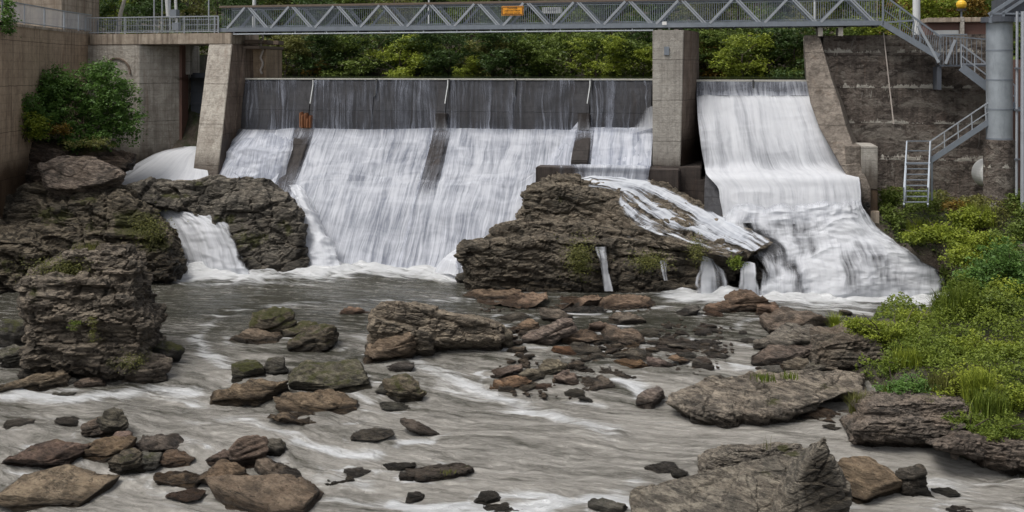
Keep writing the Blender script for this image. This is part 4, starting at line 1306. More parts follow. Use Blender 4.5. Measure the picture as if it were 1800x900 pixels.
def poly_rock(dims, seed, flat=0.6, sides=7, roll=0.0, yaw=0.0, pitch=0.0, lvl=4, amp=0.05, strata=0.15, sfreq=4.0, sharp=60.0):
    """angular slab: intersection of random half spaces, in its own frame, centre at the origin"""
    rg = np.random.default_rng(seed)
    d, F = ICO[lvl]
    pl = []
    for k in range(sides):
        a = 2 * math.pi * (k + rg.uniform(-.35, .35)) / sides
        e = rg.uniform(-0.35, 0.40)
        pl.append((math.cos(a) * math.cos(e), math.sin(a) * math.cos(e), math.sin(e), rg.uniform(0.60, 1.0)))
    pl.append((rg.uniform(-.16, .16), rg.uniform(-.16, .16) - 0.10, 1.0, rg.uniform(flat, flat + .2)))
    pl.append((rg.uniform(-.5, .5), -0.6, 0.8, rg.uniform(.75, .95)))
    pl.append((rg.choice([-1, 1]) * rg.uniform(.5, .9), rg.uniform(-.3, .3), 0.7, rg.uniform(.7, .95)))
    pl.append((0, 0, -1, 0.8))
    inv = np.zeros(len(d))
    for a, b, c, o in pl:
        nrm = math.sqrt(a * a + b * b + c * c)
        dp = np.maximum(d @ (np.array([a, b, c]) / nrm) / o, 1e-4)
        inv += dp ** sharp
    r = inv ** (-1 / sharp)
    q = d * r[:, None]
    q = q / np.array([np.abs(q[:, 0]).max(), np.abs(q[:, 1]).max(), np.abs(q[:, 2]).max()]) * np.array(dims) * 0.5
    n = q / (np.array(dims) ** 2); n /= np.linalg.norm(n, axis=1, keepdims=True)
    s = max(dims)
    k = 1.0 / max(s / 2.0, 0.35)
    q2 = rock_displace(q, n, amp * s * 0.5, strata * min(dims), sfreq / max(min(dims), .15), (rg.uniform(-.1, .1), rg.uniform(-.1, .1)), seed, 1.0, max(.42 * s, .1))
    q2 += n * (0.45 * amp * s * fbm(q * k * 2.6, 4, seed + 20, 0.65))[:, None]
    Rm = np.array(Matrix.Rotation(yaw, 3, 'Z') @ Matrix.Rotation(roll, 3, 'Y') @ Matrix.Rotation(pitch, 3, 'X'))
    return q2 @ Rm.T, F


ROCKN = [0]


def rock(px, py, w, h, tone, label, tilt=0, moss=0.0, group=None, depth=0.62, yaw=None, seed=None, tint=None, cat='rock', flat=0.6, splash=0.6, sides=6, amp=0.085, ground=False, pitch=0.0, sink=0.45):
    """a boulder whose foot shows at (px,py) on the water, w x h photo pixels large"""
    ROCKN[0] += 1
    sd = seed if seed is not None else ROCKN[0] * 13 + 5
    rg = np.random.default_rng(sd + 999)
    w *= 1.22 if group else 1.08; h *= 0.92 if group else 1.10
    x, y, z = on_water(px, py)
    s = y / FOC
    W_ = w * s
    Dp = W_ * depth
    el = (ZC - z) / y
    Hh = max(h * s - 0.55 * Dp * el * (1 if tone else 1), 0.16 * W_ * 0.6, 0.06)
    Hh = min(Hh, h * s)
    lv = 6 if w > 180 else (5 if w > 64 else (4 if w > 24 else 3))
    th = abs(math.radians(tilt))
    Hs = max(Hh - 0.5 * W_ * math.sin(th), Hh * 0.36) * (1 + sink)
    co, F = poly_rock((W_ * 1.02, Dp, Hs), sd, flat=flat, roll=-math.radians(tilt), yaw=(rg.uniform(-.25, .25) if yaw is None else math.radians(yaw)), pitch=pitch, lvl=lv, sides=sides, amp=amp)
    cz = z + Hh - co[:, 2].max()
    c = np.array([x, y + Dp * 0.42, cz])
    co = co + c
    me = mesh_np('rock', co, F)
    if tint is None:
        v = rg.uniform(0.78, 1.22); tint = (v * rg.uniform(.96, 1.05), v, v * rg.uniform(.93, 1.04))
    finish_rock(me, co, moss, tint, z, sd)
    for v in me.vertices: pass
    # origin at the foot of the rock
    o0 = Vector((x, y + Dp * 0.42, z))
    set_co(me, co - np.array(o0))
    o = link('rock', me, M['rock_' + tone])
    o.location = o0
    rock_marks.append((c[0], c[1], W_ * .5, Dp * .5, splash))
    return props(o, label, cat, group)


# ---- large outcrops -------------------------------------------------
g_y = lambda py, z=0.0: (ZC - z) * FOC / (py - HOR)
yc = g_y(512)                                           # central rock foot
CENTRAL = outcrop('rock_outcrop', 'big layered brown rock outcrop in the centre foot of the falls', [
    ([(802, 432), (812, 425), (862, 418), (960, 412), (1085, 420), (1090, 450), (1085, 512), (822, 510), (812, 470)], yc - .2, 3.2, 0.10, 0.95, 0.2),
    ([(858, 404), (878, 391), (960, 384), (1040, 392), (1100, 404), (1110, 435), (900, 445), (860, 432)], yc + .8, 3.0, 0.45, 0.92),
    ([(912, 336), (925, 327), (965, 318), (1000, 322), (1100, 340), (1140, 372), (1150, 415), (1000, 425), (912, 400)], yc + 2.4, 3.4, 0.35, 0.94),
    ([(952, 322), (975, 307), (1000, 312), (1060, 322), (1110, 330), (1110, 360), (960, 360)], yc + 4.2, 2.5, 0.3, 0.9),
    ([(1080, 345), (1150, 345), (1205, 368), (1260, 398), (1290, 425), (1200, 450), (1090, 440)], yc + 2.6, 3.6, 0.75, 0.93),
    ([(1085, 430), (1110, 418), (1200, 424), (1290, 432), (1322, 448), (1318, 468), (1240, 500), (1225, 514), (1080, 514)], yc - .1, 3.0, 0.30, 0.95, .25),
    ([(1030, 425), (1090, 412), (1150, 420), (1150, 450), (1040, 450)], yc + .35, 2.4, 0.5, 0.9),
], 'rock_brown', 0.08, 0.19, 0.22, 1.9, (0.16, -0.14), 3, bs=1.1,
    moss=[(1018, 455, 26, 38, .8), (1140, 462, 32, 22, .75), (1225, 440, 22, 22, .7), (985, 350, 10, 16, .5), (1130, 490, 60, 14, .4), (870, 500, 60, 10, .25)], tint=(.88, .86, .82),
    wet_shade_px=[(1240, 400, 80, 40, .9), (1060, 470, 25, 60, .9), (1150, 350, 60, 25, .8), (1180, 490, 70, 24, .7), (940, 500, 130, 22, .8), (860, 470, 60, 30, .5), (1140, 480, 100, 30, .7)])


def bed_from(rows, off, name, label, mat, nu, nv, amp, seed, back=3.0, wet=1.0, tint=(.85, .82, .84)):
    """rocky bed lying a little behind and under a sheet of falling water; closed at the back"""
    G = np.array([[D(r[0], r[1], r[2]) for r in row] for row in rows], float)
    G = np.swapaxes(cubic(np.swapaxes(cubic(G, nv), 0, 1), nu), 0, 1)
    gu = np.gradient(G, axis=1); gv = np.gradient(G, axis=0)
    nn = np.cross(gu, gv); nn /= np.linalg.norm(nn, axis=2, keepdims=True) + 1e-9
    nn = nn * np.where(nn[..., 1:2] > 0, -1.0, 1.0)
    f = G.reshape(-1, 3) - nn.reshape(-1, 3) * off
    f = rock_displace(f, nn.reshape(-1, 3), amp, 0.16, 2.2, (.2, -.2), seed)
    bk = f + np.array([0.0, back, -1.2])
    n = len(f)
    F = grid_faces(nv, nu)
    top = np.arange(nu); bot = top + (nv - 1) * nu; lf = np.arange(nv) * nu; rt = lf + nu - 1
    sk = [np.stack([a[:-1], a[1:], a[1:] + n, a[:-1] + n], 1) for a in (top, bot, lf, rt)]
    me = mesh_np(name, np.concatenate([f, bk]), np.concatenate([F, F[:, ::-1] + n] + sk))
    co = np.concatenate([f, bk])
    finish_rock(me, co, 0.0, tint, 0, seed)
    me.attributes['wet'].data.foreach_set("value", np.full(len(co), wet, np.float32))
    return props(link(name, me, M[mat]), label, 'rock')


# sheet of water spilling across the top of the central rock, down to the right
rows = [[(950, 322, 4.6, 0.42), (975, 315, 4.7, 0.90), (990, 320, 5.2, 0.72), (1000, 328, 5.6, 0.23)],
        [(1040, 312, 4.4, 0.90), (1045, 318, 5.0, 0.90), (1060, 327, 5.8, 0.72), (1080, 338, 6.3, 0.13)],
        [(1120, 322, 4.6, 0.90), (1115, 333, 5.3, 0.81), (1105, 345, 6.2, 0.64), (1095, 356, 6.9, 0.57)],
        [(1180, 345, 5.2, 0.81), (1165, 358, 6.0, 0.64), (1145, 372, 7.0, 0.52), (1130, 384, 7.6, 0.57)],
        [(1240, 378, 6.2, 0.81), (1222, 388, 7.0, 0.62), (1200, 400, 7.9, 0.52), (1180, 410, 8.4, 0.52)],
        [(1290, 405, 7.3, 0.76), (1275, 416, 8.0, 0.62), (1255, 425, 8.6, 0.52), (1235, 432, 9.0, 0.42)],
        [(1338, 432, 8.4, 0.62), (1325, 438, 8.8, 0.62), (1305, 444, 9.3, 0.52), (1290, 448, 9.5, 0.23)]]
f_ = [1, 1, 1, .9, .6, .25, .12]
rows = [[(r[0][0] + 22, r[0][1] - 12, r[0][2] - .7, .0)] + r + [(r[-1][0] - 22 * q, r[-1][1] + 16 * q, r[-1][2] + .5 * q, .0), (r[-1][0] - 48 * q, r[-1][1] + 40 * q, r[-1][2] + .6 * q, 0)] for r, q in zip(rows, f_)]
bed_from(rows, 0.16, 'rock_ledge', 'sloping wet rock shoulder under the thin rapids at the right of the central rock', 'rock_brown', 110, 200, 0.24, 64, 2.5, .3, (1.0, .97, .93))
sheet('waterfall', 'thin white rapids running down the right shoulder of the central rock', rows, M['rapids'], 90, 260, 0.05, (2.4, .6), seed=9, lump=0.12, holes=0.42, hs=(3.2, .45))
outcrop('rock_outcrop', 'long dark mossy rock between the lower left fall and the main fall', [
    ([(215, 328), (240, 322), (330, 318), (420, 330), (430, 372), (330, 368), (250, 352), (222, 342)], 52.2, 2.6, 0.7, 0.93),
    ([(300, 322), (385, 309), (455, 319), (500, 332), (510, 360), (480, 400), (380, 396), (330, 372)], 51.4, 2.8, 0.5, 0.94),
    ([(370, 350), (440, 335), (505, 338), (532, 372), (528, 398), (520, 410), (535, 452), (544, 474), (430, 476), (405, 430), (370, 395)], 49.9, 3.0, 0.30, 0.93),
], 'rock_grey', 0.085, 0.28, 0.10, 2.2, (-0.2, -0.2), 8, bs=2.0,
    moss=[(440, 420, 50, 30, .62), (500, 400, 22, 18, .6), (400, 385, 40, 14, .6), (300, 345, 60, 9, .6), (350, 322, 30, 8, .6), (430, 460, 40, 14, .4)], tint=(.80, .76, .72),
    wet_shade_px=[(420, 462, 30, 22, .9), (530, 440, 14, 40, .9), (500, 465, 60, 14, .6)])

outcrop('rock_outcrop', 'massive dark layered rock with moss left of the lower left fall', [
    ([(-160, 335), (0, 322), (60, 322), (150, 330), (205, 334), (215, 350), (180, 390), (0, 420), (-160, 420)], 49.0, 5.5, 0.5, 0.95),
    ([(60, 350), (200, 332), (240, 352), (262, 372), (300, 410), (305, 430), (240, 445), (100, 440)], 47.6, 4.5, 0.45, 0.94),
    ([(-160, 400), (0, 390), (150, 400), (280, 405), (312, 450), (322, 490), (230, 494), (60, 505), (-160, 515)], 46.8, 5.0, 0.25, 0.95),
    ([(-160, 420), (-40, 400), (60, 410), (110, 440), (100, 520), (-160, 535)], 45.0, 4.0, 0.2, 0.94),
], 'rock_brown', 0.09, 0.40, 0.30, 1.9, (0.05, -0.30), 15,
    moss=[(240, 395, 50, 30, .95), (270, 425, 35, 22, .9), (150, 350, 40, 16, .6), (90, 380, 60, 26, .6), (200, 440, 60, 20, .5), (30, 470, 60, 30, .5), (160, 400, 40, 40, .45)], tint=(.76, .73, .66),
    wet_shade_px=[(300, 470, 30, 40, 1.0), (245, 470, 60, 24, .8), (190, 480, 70, 22, .7)])

outcrop('rock_slab', 'wedge shaped brown slab perched on the left rock ledge below the bush', [
    ([(66, 288), (104, 275), (150, 273), (182, 284), (220, 303), (180, 322), (120, 332), (84, 330)], 49.6, 2.8, 0.8, 0.97),
], 'rock_purple', 0.06, 0.10, 0.07, 3.2, (0.3, -0.1), 21, bs=1.4, moss=0.12, tint=(1.0, .92, .85))

outcrop('rock_bank', 'brown crumbly rock bank under the left retaining wall and bush', [
    ([(-200, 300), (-200, 230), (0, 236), (60, 240), (120, 262), (130, 290), (60, 330), (-200, 345)], 51.8, 3.5, 0.5, 0.93),
    ([(80, 262), (150, 256), (215, 262), (238, 272), (226, 292), (190, 308), (90, 320)], 53.6, 2.6, 0.6, 0.93),
], 'rock_dark', 0.12, 0.28, 0.16, 2.2, (0.1, -0.1), 27, moss=[(150, 262, 60, 14, .7), (60, 248, 40, 14, .5)], tint=(1.35, 1.1, 1.0), wet_shade_px=[(260, 290, 60, 20, .9)])

outcrop('rock_tower', 'tall blocky brown boulder at the left with yellow green growth on top', [
    ([(28, 500), (70, 462), (120, 440), (165, 434), (190, 436), (200, 480), (190, 520), (40, 520)], 35.6, 3.0, 0.25, 0.92),
    ([(165, 440), (180, 434), (222, 436), (242, 462), (234, 492), (215, 505), (170, 500)], 35.3, 2.6, 0.25, 0.92),
    ([(40, 485), (235, 485), (236, 530), (258, 575), (245, 620), (40, 600)], 34.6, 3.2, 0.10, 0.96, .2),
    ([(40, 520), (60, 508), (230, 512), (262, 570), (250, 610), (225, 648), (100, 652), (42, 640)], 34.0, 3.4, 0.10, 0.95, .2),
], 'rock_grey', 0.065, 0.24, 0.18, 2.6, (0.02, -0.06), 33,
    moss=[(115, 470, 50, 16, .75), (170, 590, 30, 40, .35), (60, 520, 14, 40, .6), (200, 640, 40, 14, .6), (110, 500, 60, 30, .35)], tint=(.92, .82, .74), wet_shade_px=[(140, 650, 120, 14, .9)])
for a_, b_, c_ in ((140, 648, 105), (60, 640, 40)):
    x_, y_, z_ = on_water(a_, b_); rock_marks.append((x_, y_ + 1.3, c_ * y_ / FOC, 1.5, .35))

outcrop('rock_slab', 'long thick slab with a pale crusted top lying across the middle of the river', [
    ([(645, 580), (652, 540), (668, 531), (730, 534), (800, 550), (880, 568), (886, 580), (880, 594), (700, 600), (650, 592)], g_y(600) - .2, 2.0, 0.25, 0.95, .3),
    ([(642, 578), (660, 558), (700, 570), (760, 585), (760, 602), (660, 596)], g_y(602) - .5, 1.6, 0.1, 0.93),
], 'rock_grey', 0.05, 0.12, 0.11, 3.6, (0.13, -0.05), 41, bs=1.0, moss=0.03, tint=(1.15, 1.02, .9))
x_, y_, z_ = on_water(760, 600); rock_marks.append((x_, y_ + .9, 2.8, 1.2, .4))

outcrop('rock_shelf', 'broad low grey brown shelf of tilted rock right of the middle of the river', [
    ([(1165, 706), (1180, 690), (1230, 672), (1320, 660), (1420, 655), (1490, 662), (1490, 690), (1420, 712), (1340, 728), (1240, 722), (1190, 716)], g_y(728, -.5) - .1, 2.0, 2.3, 0.95, .1),
    ([(1235, 665), (1330, 655), (1470, 650), (1520, 655), (1520, 690), (1300, 690)], g_y(700, -.4) + .3, 2.2, 1.8, 0.93),
], 'rock_grey', 0.055, 0.13, 0.12, 3.4, (0.35, 0.12), 47, bs=1.3, moss=[(1360, 706, 24, 12, .55), (1345, 660, 40, 8, .6), (1450, 680, 30, 12, .6)], tint=(1.15, 1.05, .98))
x_, y_, z_ = on_water(1320, 722); rock_marks.append((x_, y_ + 1.5, 3.3, 2.0, .35))

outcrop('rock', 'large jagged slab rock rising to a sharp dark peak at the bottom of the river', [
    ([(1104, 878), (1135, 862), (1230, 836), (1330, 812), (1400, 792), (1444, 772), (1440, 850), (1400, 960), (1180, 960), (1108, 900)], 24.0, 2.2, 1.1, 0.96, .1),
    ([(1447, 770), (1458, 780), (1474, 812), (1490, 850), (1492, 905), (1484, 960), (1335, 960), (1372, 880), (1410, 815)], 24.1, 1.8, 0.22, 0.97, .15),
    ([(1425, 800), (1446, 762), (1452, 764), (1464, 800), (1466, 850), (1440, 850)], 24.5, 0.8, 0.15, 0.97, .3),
], 'rock_grey', 0.034, 0.11, 0.05, 5.2, (-0.45, -0.25), 53, bs=1.8, moss=[(1395, 795, 30, 10, .65), (1350, 830, 14, 18, .45)], tint=(1.12, 1.06, 1.0), wet_shade_px=[(1440, 850, 38, 60, 1.1), (1465, 890, 40, 50, 1.1)])  # right face darkened through the wet mask: painted shade and dark lichen
x_, y_, z_ = on_water(1300, 890); rock_marks.append((x_, y_ + .6, 2.9, 1.6, .5))
outcrop('rock', 'grey flat topped rock just behind the large jagged slab rock', [
    ([(1225, 815), (1240, 800), (1280, 788), (1330, 786), (1362, 796), (1410, 780), (1420, 800), (1350, 822), (1300, 832), (1230, 835)], 27.0, 1.4, 0.4, 0.92, .3),
], 'rock_grey', 0.045, 0.06, 0.05, 4.5, (0.1, -0.1), 55, moss=[(1375, 788, 20, 8, .7)], tint=(1.05, .98, .93))
outcrop('rock_ledge', 'stack of thin grey rock beds at the foot of the right bank plants', [
    ([(1510, 722), (1530, 708), (1620, 702), (1700, 706), (1712, 730), (1600, 742), (1515, 745)], 29.6, 2.6, 0.3, 0.93),
    ([(1490, 752), (1530, 738), (1640, 735), (1700, 745), (1690, 766), (1600, 768), (1500, 764)], 28.9, 2.2, 0.3, 0.93),
], 'rock_dark', 0.055, 0.08, 0.13, 5.0, (0.05, -0.06), 59, moss=0.12, tint=(1.7, 1.55, 1.5))

# cascade below it
rows = [[(1262, 352, 5.9, .0), (1340, 352, 6.15, .0), (1420, 350, 6.2, .0), (1480, 346, 6.15, .0), (1512, 345, 5.95, .0), (1514, 345, 5.8, .0)],
        [(1262, 368, 6.1, .5), (1340, 368, 6.45, .9), (1420, 366, 6.5, .9), (1480, 362, 6.45, .95), (1512, 360, 6.25, .8), (1514, 362, 6.15, .5)],
        [(1258, 392, 6.7, .55), (1340, 398, 6.9, .95), (1425, 396, 6.8, .85), (1480, 385, 6.7, 1.1), (1530, 398, 6.5, 1.0), (1548, 402, 6.3, .5)],
        [(1272, 412, 7.2, .55), (1345, 420, 7.4, .72), (1425, 415, 7.2, 1.0), (1500, 410, 7.1, 1.15), (1560, 425, 6.9, 1.1), (1590, 432, 6.6, .6)],
        [(1300, 438, 7.9, .6), (1365, 440, 7.9, .75), (1430, 436, 7.7, .9), (1510, 436, 7.6, .9), (1580, 446, 7.2, 1.1), (1630, 456, 6.9, .7)],
        [(1315, 456, 8.5, .55), (1370, 462, 8.4, .75), (1430, 456, 8.1, .95), (1515, 458, 8.1, .8), (1590, 464, 7.5, 1.05), (1664, 470, 7.1, .8)],
        [(1328, 478, 9.1, .7), (1375, 482, 8.9, .85), (1440, 478, 8.6, 1.05), (1520, 482, 8.5, .9), (1590, 482, 7.9, 1.05), (1672, 482, 7.3, .9)],
        [(1326, 500, 9.4, .8), (1375, 502, 9.2, .9), (1440, 502, 8.9, 1.0), (1520, 504, 8.7, .95), (1590, 504, 8.1, 1.05), (1672, 505, 7.5, .9)],
        [(1318, 528, 9.6, 1.0), (1375, 529, 9.3, 1.05), (1440, 530, 9.0, 1.15), (1520, 530, 8.7, 1.15), (1590, 530, 8.2, 1.15), (1672, 529, 7.6, 1.0)]]
BED = bed_from(rows[1:], 0.40, 'rock_bed', 'dark wet bedrock under the white right cascade', 'rock_dark', 200, 170, 0.34, 63)
sheet('waterfall', 'broad white cascade tumbling over rocks below the right spillway', rows, M['fall_white'], 340, 300, 0.05, (1.6, .7), seed=13, lump=0.24, holes=.26, foot=2.8, rag=.05)
outcrop('rock_bank', 'dark rocky edge of the right bank beside the white cascade', [
    ([(1548, 402), (1600, 396), (1660, 420), (1720, 470), (1700, 492), (1660, 478), (1600, 440), (1550, 420)], 46.4, 2.5, 0.8, 0.93),
    ([(1540, 400), (1545, 375), (1600, 380), (1620, 400), (1580, 425)], 47.6, 2.0, 0.6, 0.93)],
    'rock_purple', 0.09, 0.20, 0.12, 2.6, (0.2, -0.2), 67, moss=0.4, tint=(.62, .6, .6))
outcrop('rock_bank', 'low dark broken rock edge of the right bank at the lower right of the river', [
    ([(1620, 775), (1660, 762), (1740, 768), (1830, 782), (1900, 800), (1900, 835), (1800, 815), (1700, 790)], 27.4, 2.0, 0.4, 0.92)],
    'rock_dark', 0.06, 0.14, 0.13, 4.2, (0.1, -0.1), 71, moss=0.2, tint=(1.3, 1.15, 1.1))
outcrop('rock_mound', 'dark mossy blocky rock at the left edge of the bank bushes', [
    ([(1425, 640), (1440, 598), (1500, 585), (1545, 592), (1560, 630), (1500, 645), (1440, 652)], 34.6, 2.4, 0.3, 0.93)],
    'rock_dark', 0.07, 0.16, 0.11, 3.2, (0.1, -0.1), 73, moss=0.35, tint=(1.25, 1.15, 1.05))

# ---- single boulders and slabs --------------------------------------
T = rock
T(62, 688, 135, 34, 'tan', 'long brown slab like a log at the far left water edge', 9, .25, depth=.25, tint=(.62, .56, .48))
T(252, 676, 82, 54, 'purple', 'rounded grey brown boulder with mossy rim at the foot of the tall left boulder', 0, .45, flat=.9, tint=(.95, .9, .82), yaw=10)
T(282, 642, 58, 38, 'dark', 'dark mossy slab poking out behind the rounded boulder', -12, .7)
T(60, 668, 60, 26, 'dark', 'dark ledge between the log like slab and the tall left boulder', 0, .2)
T(18, 650, 60, 40, 'dark', 'dark mossy rock cut by the left edge of the picture', 10, .6)
T(20, 610, 55, 46, 'dark', 'dark green mossed rock left of the tall boulder', -8, .75)
T(150, 685, 60, 22, 'tan', 'small tan stone in front of the tall left boulder', 0, .1, tint=(.7, .62, .6))
T(112, 683, 50, 18, 'dark', 'small dark stone between the log like slab and the tan stone', 0, .1)
T(200, 672, 40, 26, 'dark', 'small dark wet stone left of the rounded mossy boulder', 0, .5)
T(100, 700, 46, 10, 'grey', 'thin flat grey stone in the water below the log like slab', 0, 0)
T(478, 592, 80, 46, 'dark', 'humped mossy rock, rearmost of the upper left island', 8, .85, tint=(1.5, 1.4, 1.2))
T(455, 606, 110, 28, 'tan', 'flat tan slab at the left of the upper left island', -4, .25, tint=(.62, .55, .5))
T(520, 594, 78, 28, 'dark', 'long mossy slab across the upper left island', 7, .8, tint=(1.4, 1.3, 1.1))
T(548, 618, 98, 46, 'dark', 'dark wedge shaped mossy rock at the right end of the upper left island', 10, .6, tint=(1.2, 1.1, .95))
T(434, 668, 56, 32, 'dark', 'blocky dark green rock left of the large mossy dome', 0, .85, tint=(1.3, 1.3, 1.1), flat=.85)
T(481, 664, 52, 34, 'dark', 'square dark rock touching the large mossy dome', 8, .55, flat=.85)
T(562, 692, 168, 56, 'grey', 'large smooth mossy dome shaped rock at the middle left', 4, .62, flat=.8, tint=(.62, .60, .50), depth=.55, amp=.04)
T(416, 714, 150, 44, 'brown', 'long brown slab running left from the large mossy dome', 9, .25, depth=.4, tint=(.95, .82, .68))
T(556, 728, 160, 38, 'brown', 'wide brown slab below the large mossy dome', -3, .3, depth=.5, tint=(1.0, .86, .72))
T(545, 744, 150, 24, 'brown', 'thin streaked brown slab nearest the viewer below the mossy dome', -9, .05, depth=.35, tint=(1.05, .9, .75))
T(702, 654, 52, 16, 'dark', 'small pair of dark humps in the water right of the mossy dome', 0, .2)
T(714, 714, 90, 50, 'dark', 'pyramid shaped dark rock with green moss on its right side', -4, .6, flat=.95, tint=(1.3, 1.2, 1.0), sides=5)
T(678, 698, 44, 22, 'dark', 'small jagged black stone left of the pyramid shaped rock', 0, .05)
T(688, 722, 60, 13, 'grey', 'thin grey slab in front of the pyramid shaped rock', -5, 0, depth=.5)
T(737, 764, 92, 25, 'dark', 'pointed dark slab slanting down to the right in open water', -14, .05, depth=.4, tint=(1.3, 1.15, 1.1))
T(648, 778, 74, 20, 'grey', 'pale submerged rock washed by water left of the pointed dark slab', 0, 0, tint=(.9, .85, .8), flat=.85)
T(682, 638, 92, 52, 'tan', 'tan pyramid shaped rock below the left end of the long thick slab', 4, .1, flat=.95, tint=(.72, .62, .54), sides=5)
T(890, 614, 30, 40, 'grey', 'upright stubby grey stone at the right end of the long thick slab', 12, .05, flat=.9, tint=(1.1, 1.0, .85), depth=.8)
T(850, 602, 80, 16, 'brown', 'thin ledge below the right end of the long thick slab', 0, 0, depth=.4)
T(618, 553, 62, 12, 'tan', 'flat pinkish sliver of rock left of the long thick slab', -3, 0, depth=.4, tint=(1.1, .85, .75))
T(1020, 614, 50, 12, 'grey', 'thin wet stone at the left foot of the rubble island', 0, 0)
T(860, 528, 110, 14, 'tan', 'pale tan ledge at the left foot of the central outcrop', 0, 0, depth=.6, tint=(.8, .66, .56))
T(905, 542, 150, 24, 'tan', 'low pink tan ledge with slanting beds, left of three in front of the central outcrop', 7, 0, depth=.6, tint=(.8, .64, .56))
T(1000, 544, 150, 26, 'tan', 'low pink tan ledge, middle of three in front of the central outcrop', 6, 0, depth=.6, tint=(.78, .62, .54))
T(1095, 544, 120, 24, 'tan', 'low pink tan ledge, right of three in front of the central outcrop', 4, .05, depth=.6, tint=(.72, .58, .5))
T(1030, 550, 80, 14, 'dark', 'dark wet edge stone under the pink tan ledges', 0, 0)
T(1318, 552, 100, 40, 'tan', 'rounded brown tan rock below the small fan shaped fall', 6, .05, flat=.85, tint=(.60, .48, .42))
T(1355, 558, 60, 24, 'tan', 'low pinkish rock right of the rounded brown tan rock', -6, 0, tint=(.72, .55, .48))
T(1268, 550, 66, 20, 'tan', 'low pinkish rock left of the rounded brown tan rock', 6, 0, tint=(.72, .56, .48))
T(1210, 556, 52, 18, 'dark', 'small dark tilted slab in the gap left of the brown tan rocks', 12, .1)
T(1255, 556, 44, 10, 'tan', 'thin rusty stone below the brown tan rocks', 0, 0, tint=(.6, .42, .33))
T(1400, 590, 150, 44, 'dark', 'dark undercut slab, rearmost of the three at the left of the bank bushes', 0, .1, tint=(1.5, 1.3, 1.2), depth=.6)
T(1402, 622, 122, 50, 'grey', 'rounded grey slab, middle of the three at the left of the bank bushes', 4, .05, flat=.85, tint=(.98, .93, .9))
T(1385, 644, 140, 34, 'dark', 'dark pointed slab, lowest of the three at the left of the bank bushes', 8, .1, tint=(1.4, 1.2, 1.15), depth=.5)
T(1480, 622, 110, 50, 'dark', 'dark grey rock half hidden by moss and weeds beside the bank bushes', 0, .35, tint=(1.5, 1.35, 1.25))
T(1405, 660, 60, 26, 'brown', 'small rusty brown stone between the shelf and the dark pointed slab', 0, .15)
T(1360, 662, 50, 18, 'dark', 'small dark stone at the water below the dark pointed slab', 0, 0)
T(1440, 668, 60, 30, 'dark', 'small mossy stone behind the broad low shelf', 0, .4)
T(1150, 712, 70, 30, 'purple', 'wet grey rock washed by white water at the left tip of the broad shelf', 14, 0, tint=(.9, .85, .85), splash=1.0)
T(1460, 742, 110, 20, 'dark', 'low wet brown rock between the shelf and the thin bedded ledge', -4, .05, tint=(1.4, 1.1, .9))
T(1400, 744, 70, 14, 'dark', 'thin dark wet rock under the shelf edge', -6, 0)
T(1545, 890, 150, 84, 'tan', 'smooth flat tan rock with a black broken right edge, beside the jagged slab rock', -2, 0, flat=.8, tint=(.72, .62, .51), depth=.8, amp=.03, splash=.2)
T(1612, 880, 60, 60, 'dark', 'black broken rock at the right edge of the smooth tan rock', 10, 0, tint=(.9, .85, .8))
T(1168, 832, 60, 18, 'dark', 'small glossy dark rock left of the grey flat topped rock', 5, .05)
T(1195, 838, 30, 12, 'dark', 'tiny dark stone beside the grey flat topped rock', 0, 0)
T(1672, 878, 56, 18, 'dark', 'low dark rock alone in the water at the lower right', 0, 0)
T(1690, 912, 60, 22, 'dark', 'dark rounded rock at the bottom edge of the lower right water', 0, 0)
T(1070, 905, 62, 26, 'grey', 'blocky grey rock in the small white drop left of the jagged slab rock', 0, 0, tint=(.6, .6, .58), splash=1.0)
T(860, 884, 60, 20, 'dark', 'small rounded wet rock on the lip of the bottom centre rapid', 0, 0, splash=1.0, flat=.85)
T(878, 912, 100, 26, 'dark', 'low dark rock under the bottom centre rapid', 0, 0, splash=1.0)
T(728, 878, 30, 14, 'dark', 'tiny wet stone in the white water at the bottom centre', 0, 0, splash=.8)
T(770, 842, 112, 26, 'brown', 'flat rock topped with yellow green moss near the bottom centre', 4, .95, depth=.5)
T(700, 826, 62, 14, 'grey', 'thin dark slab behind the flat moss topped rock', 6, 0, depth=.4, tint=(.5, .48, .45))
T(715, 844, 30, 14, 'dark', 'small black stone left of the flat moss topped rock', 0, 0)
T(628, 838, 52, 18, 'dark', 'small dark jagged rock at the bottom left of centre', -10, .05)
T(592, 850, 60, 14, 'grey', 'pale washed rock near the small dark jagged rock', 6, 0, tint=(.6, .55, .5))
# lower left pile
T(194, 772, 66, 50, 'grey', 'rounded mossy boulder, upper right of the twin boulders at the lower left', -8, .35, flat=.95, tint=(.55, .52, .45))
T(160, 774, 60, 36, 'dark', 'round dark boulder, lower left of the twin boulders', 8, .1, flat=.95, tint=(1.3, 1.1, 1.0))
T(205, 786, 46, 24, 'purple', 'small brown stone under the twin boulders', -10, .1, tint=(.8, .65, .6))
T(65, 826, 150, 50, 'purple', 'long brown boulder with green lower edge at the left side', 3, .45, depth=.6, flat=.8, tint=(.62, .48, .42))
T(182, 812, 92, 42, 'tan', 'flat rusty tan boulder below the twin boulders', 3, .4, flat=.85, tint=(.52, .42, .32))
T(270, 798, 102, 32, 'grey', 'flat grey boulder right of the twin boulders', -5, .1, flat=.85, tint=(.78, .68, .65))
T(210, 838, 72, 42, 'dark', 'round dark mossy boulder in the lower left pile', 4, .5, flat=.95, tint=(1.1, 1.0, .85))
T(254, 828, 56, 30, 'dark', 'square dark mossy boulder touching the flat grey boulder', 0, .55, flat=.85)
T(300, 820, 66, 24, 'brown', 'flat brown stone in the gap of the lower left pile', 4, .1, tint=(1.3, 1.05, .9))
T(325, 797, 60, 8, 'dark', 'thin dark sliver of stone right of the flat grey boulder', -3, 0, depth=.4)
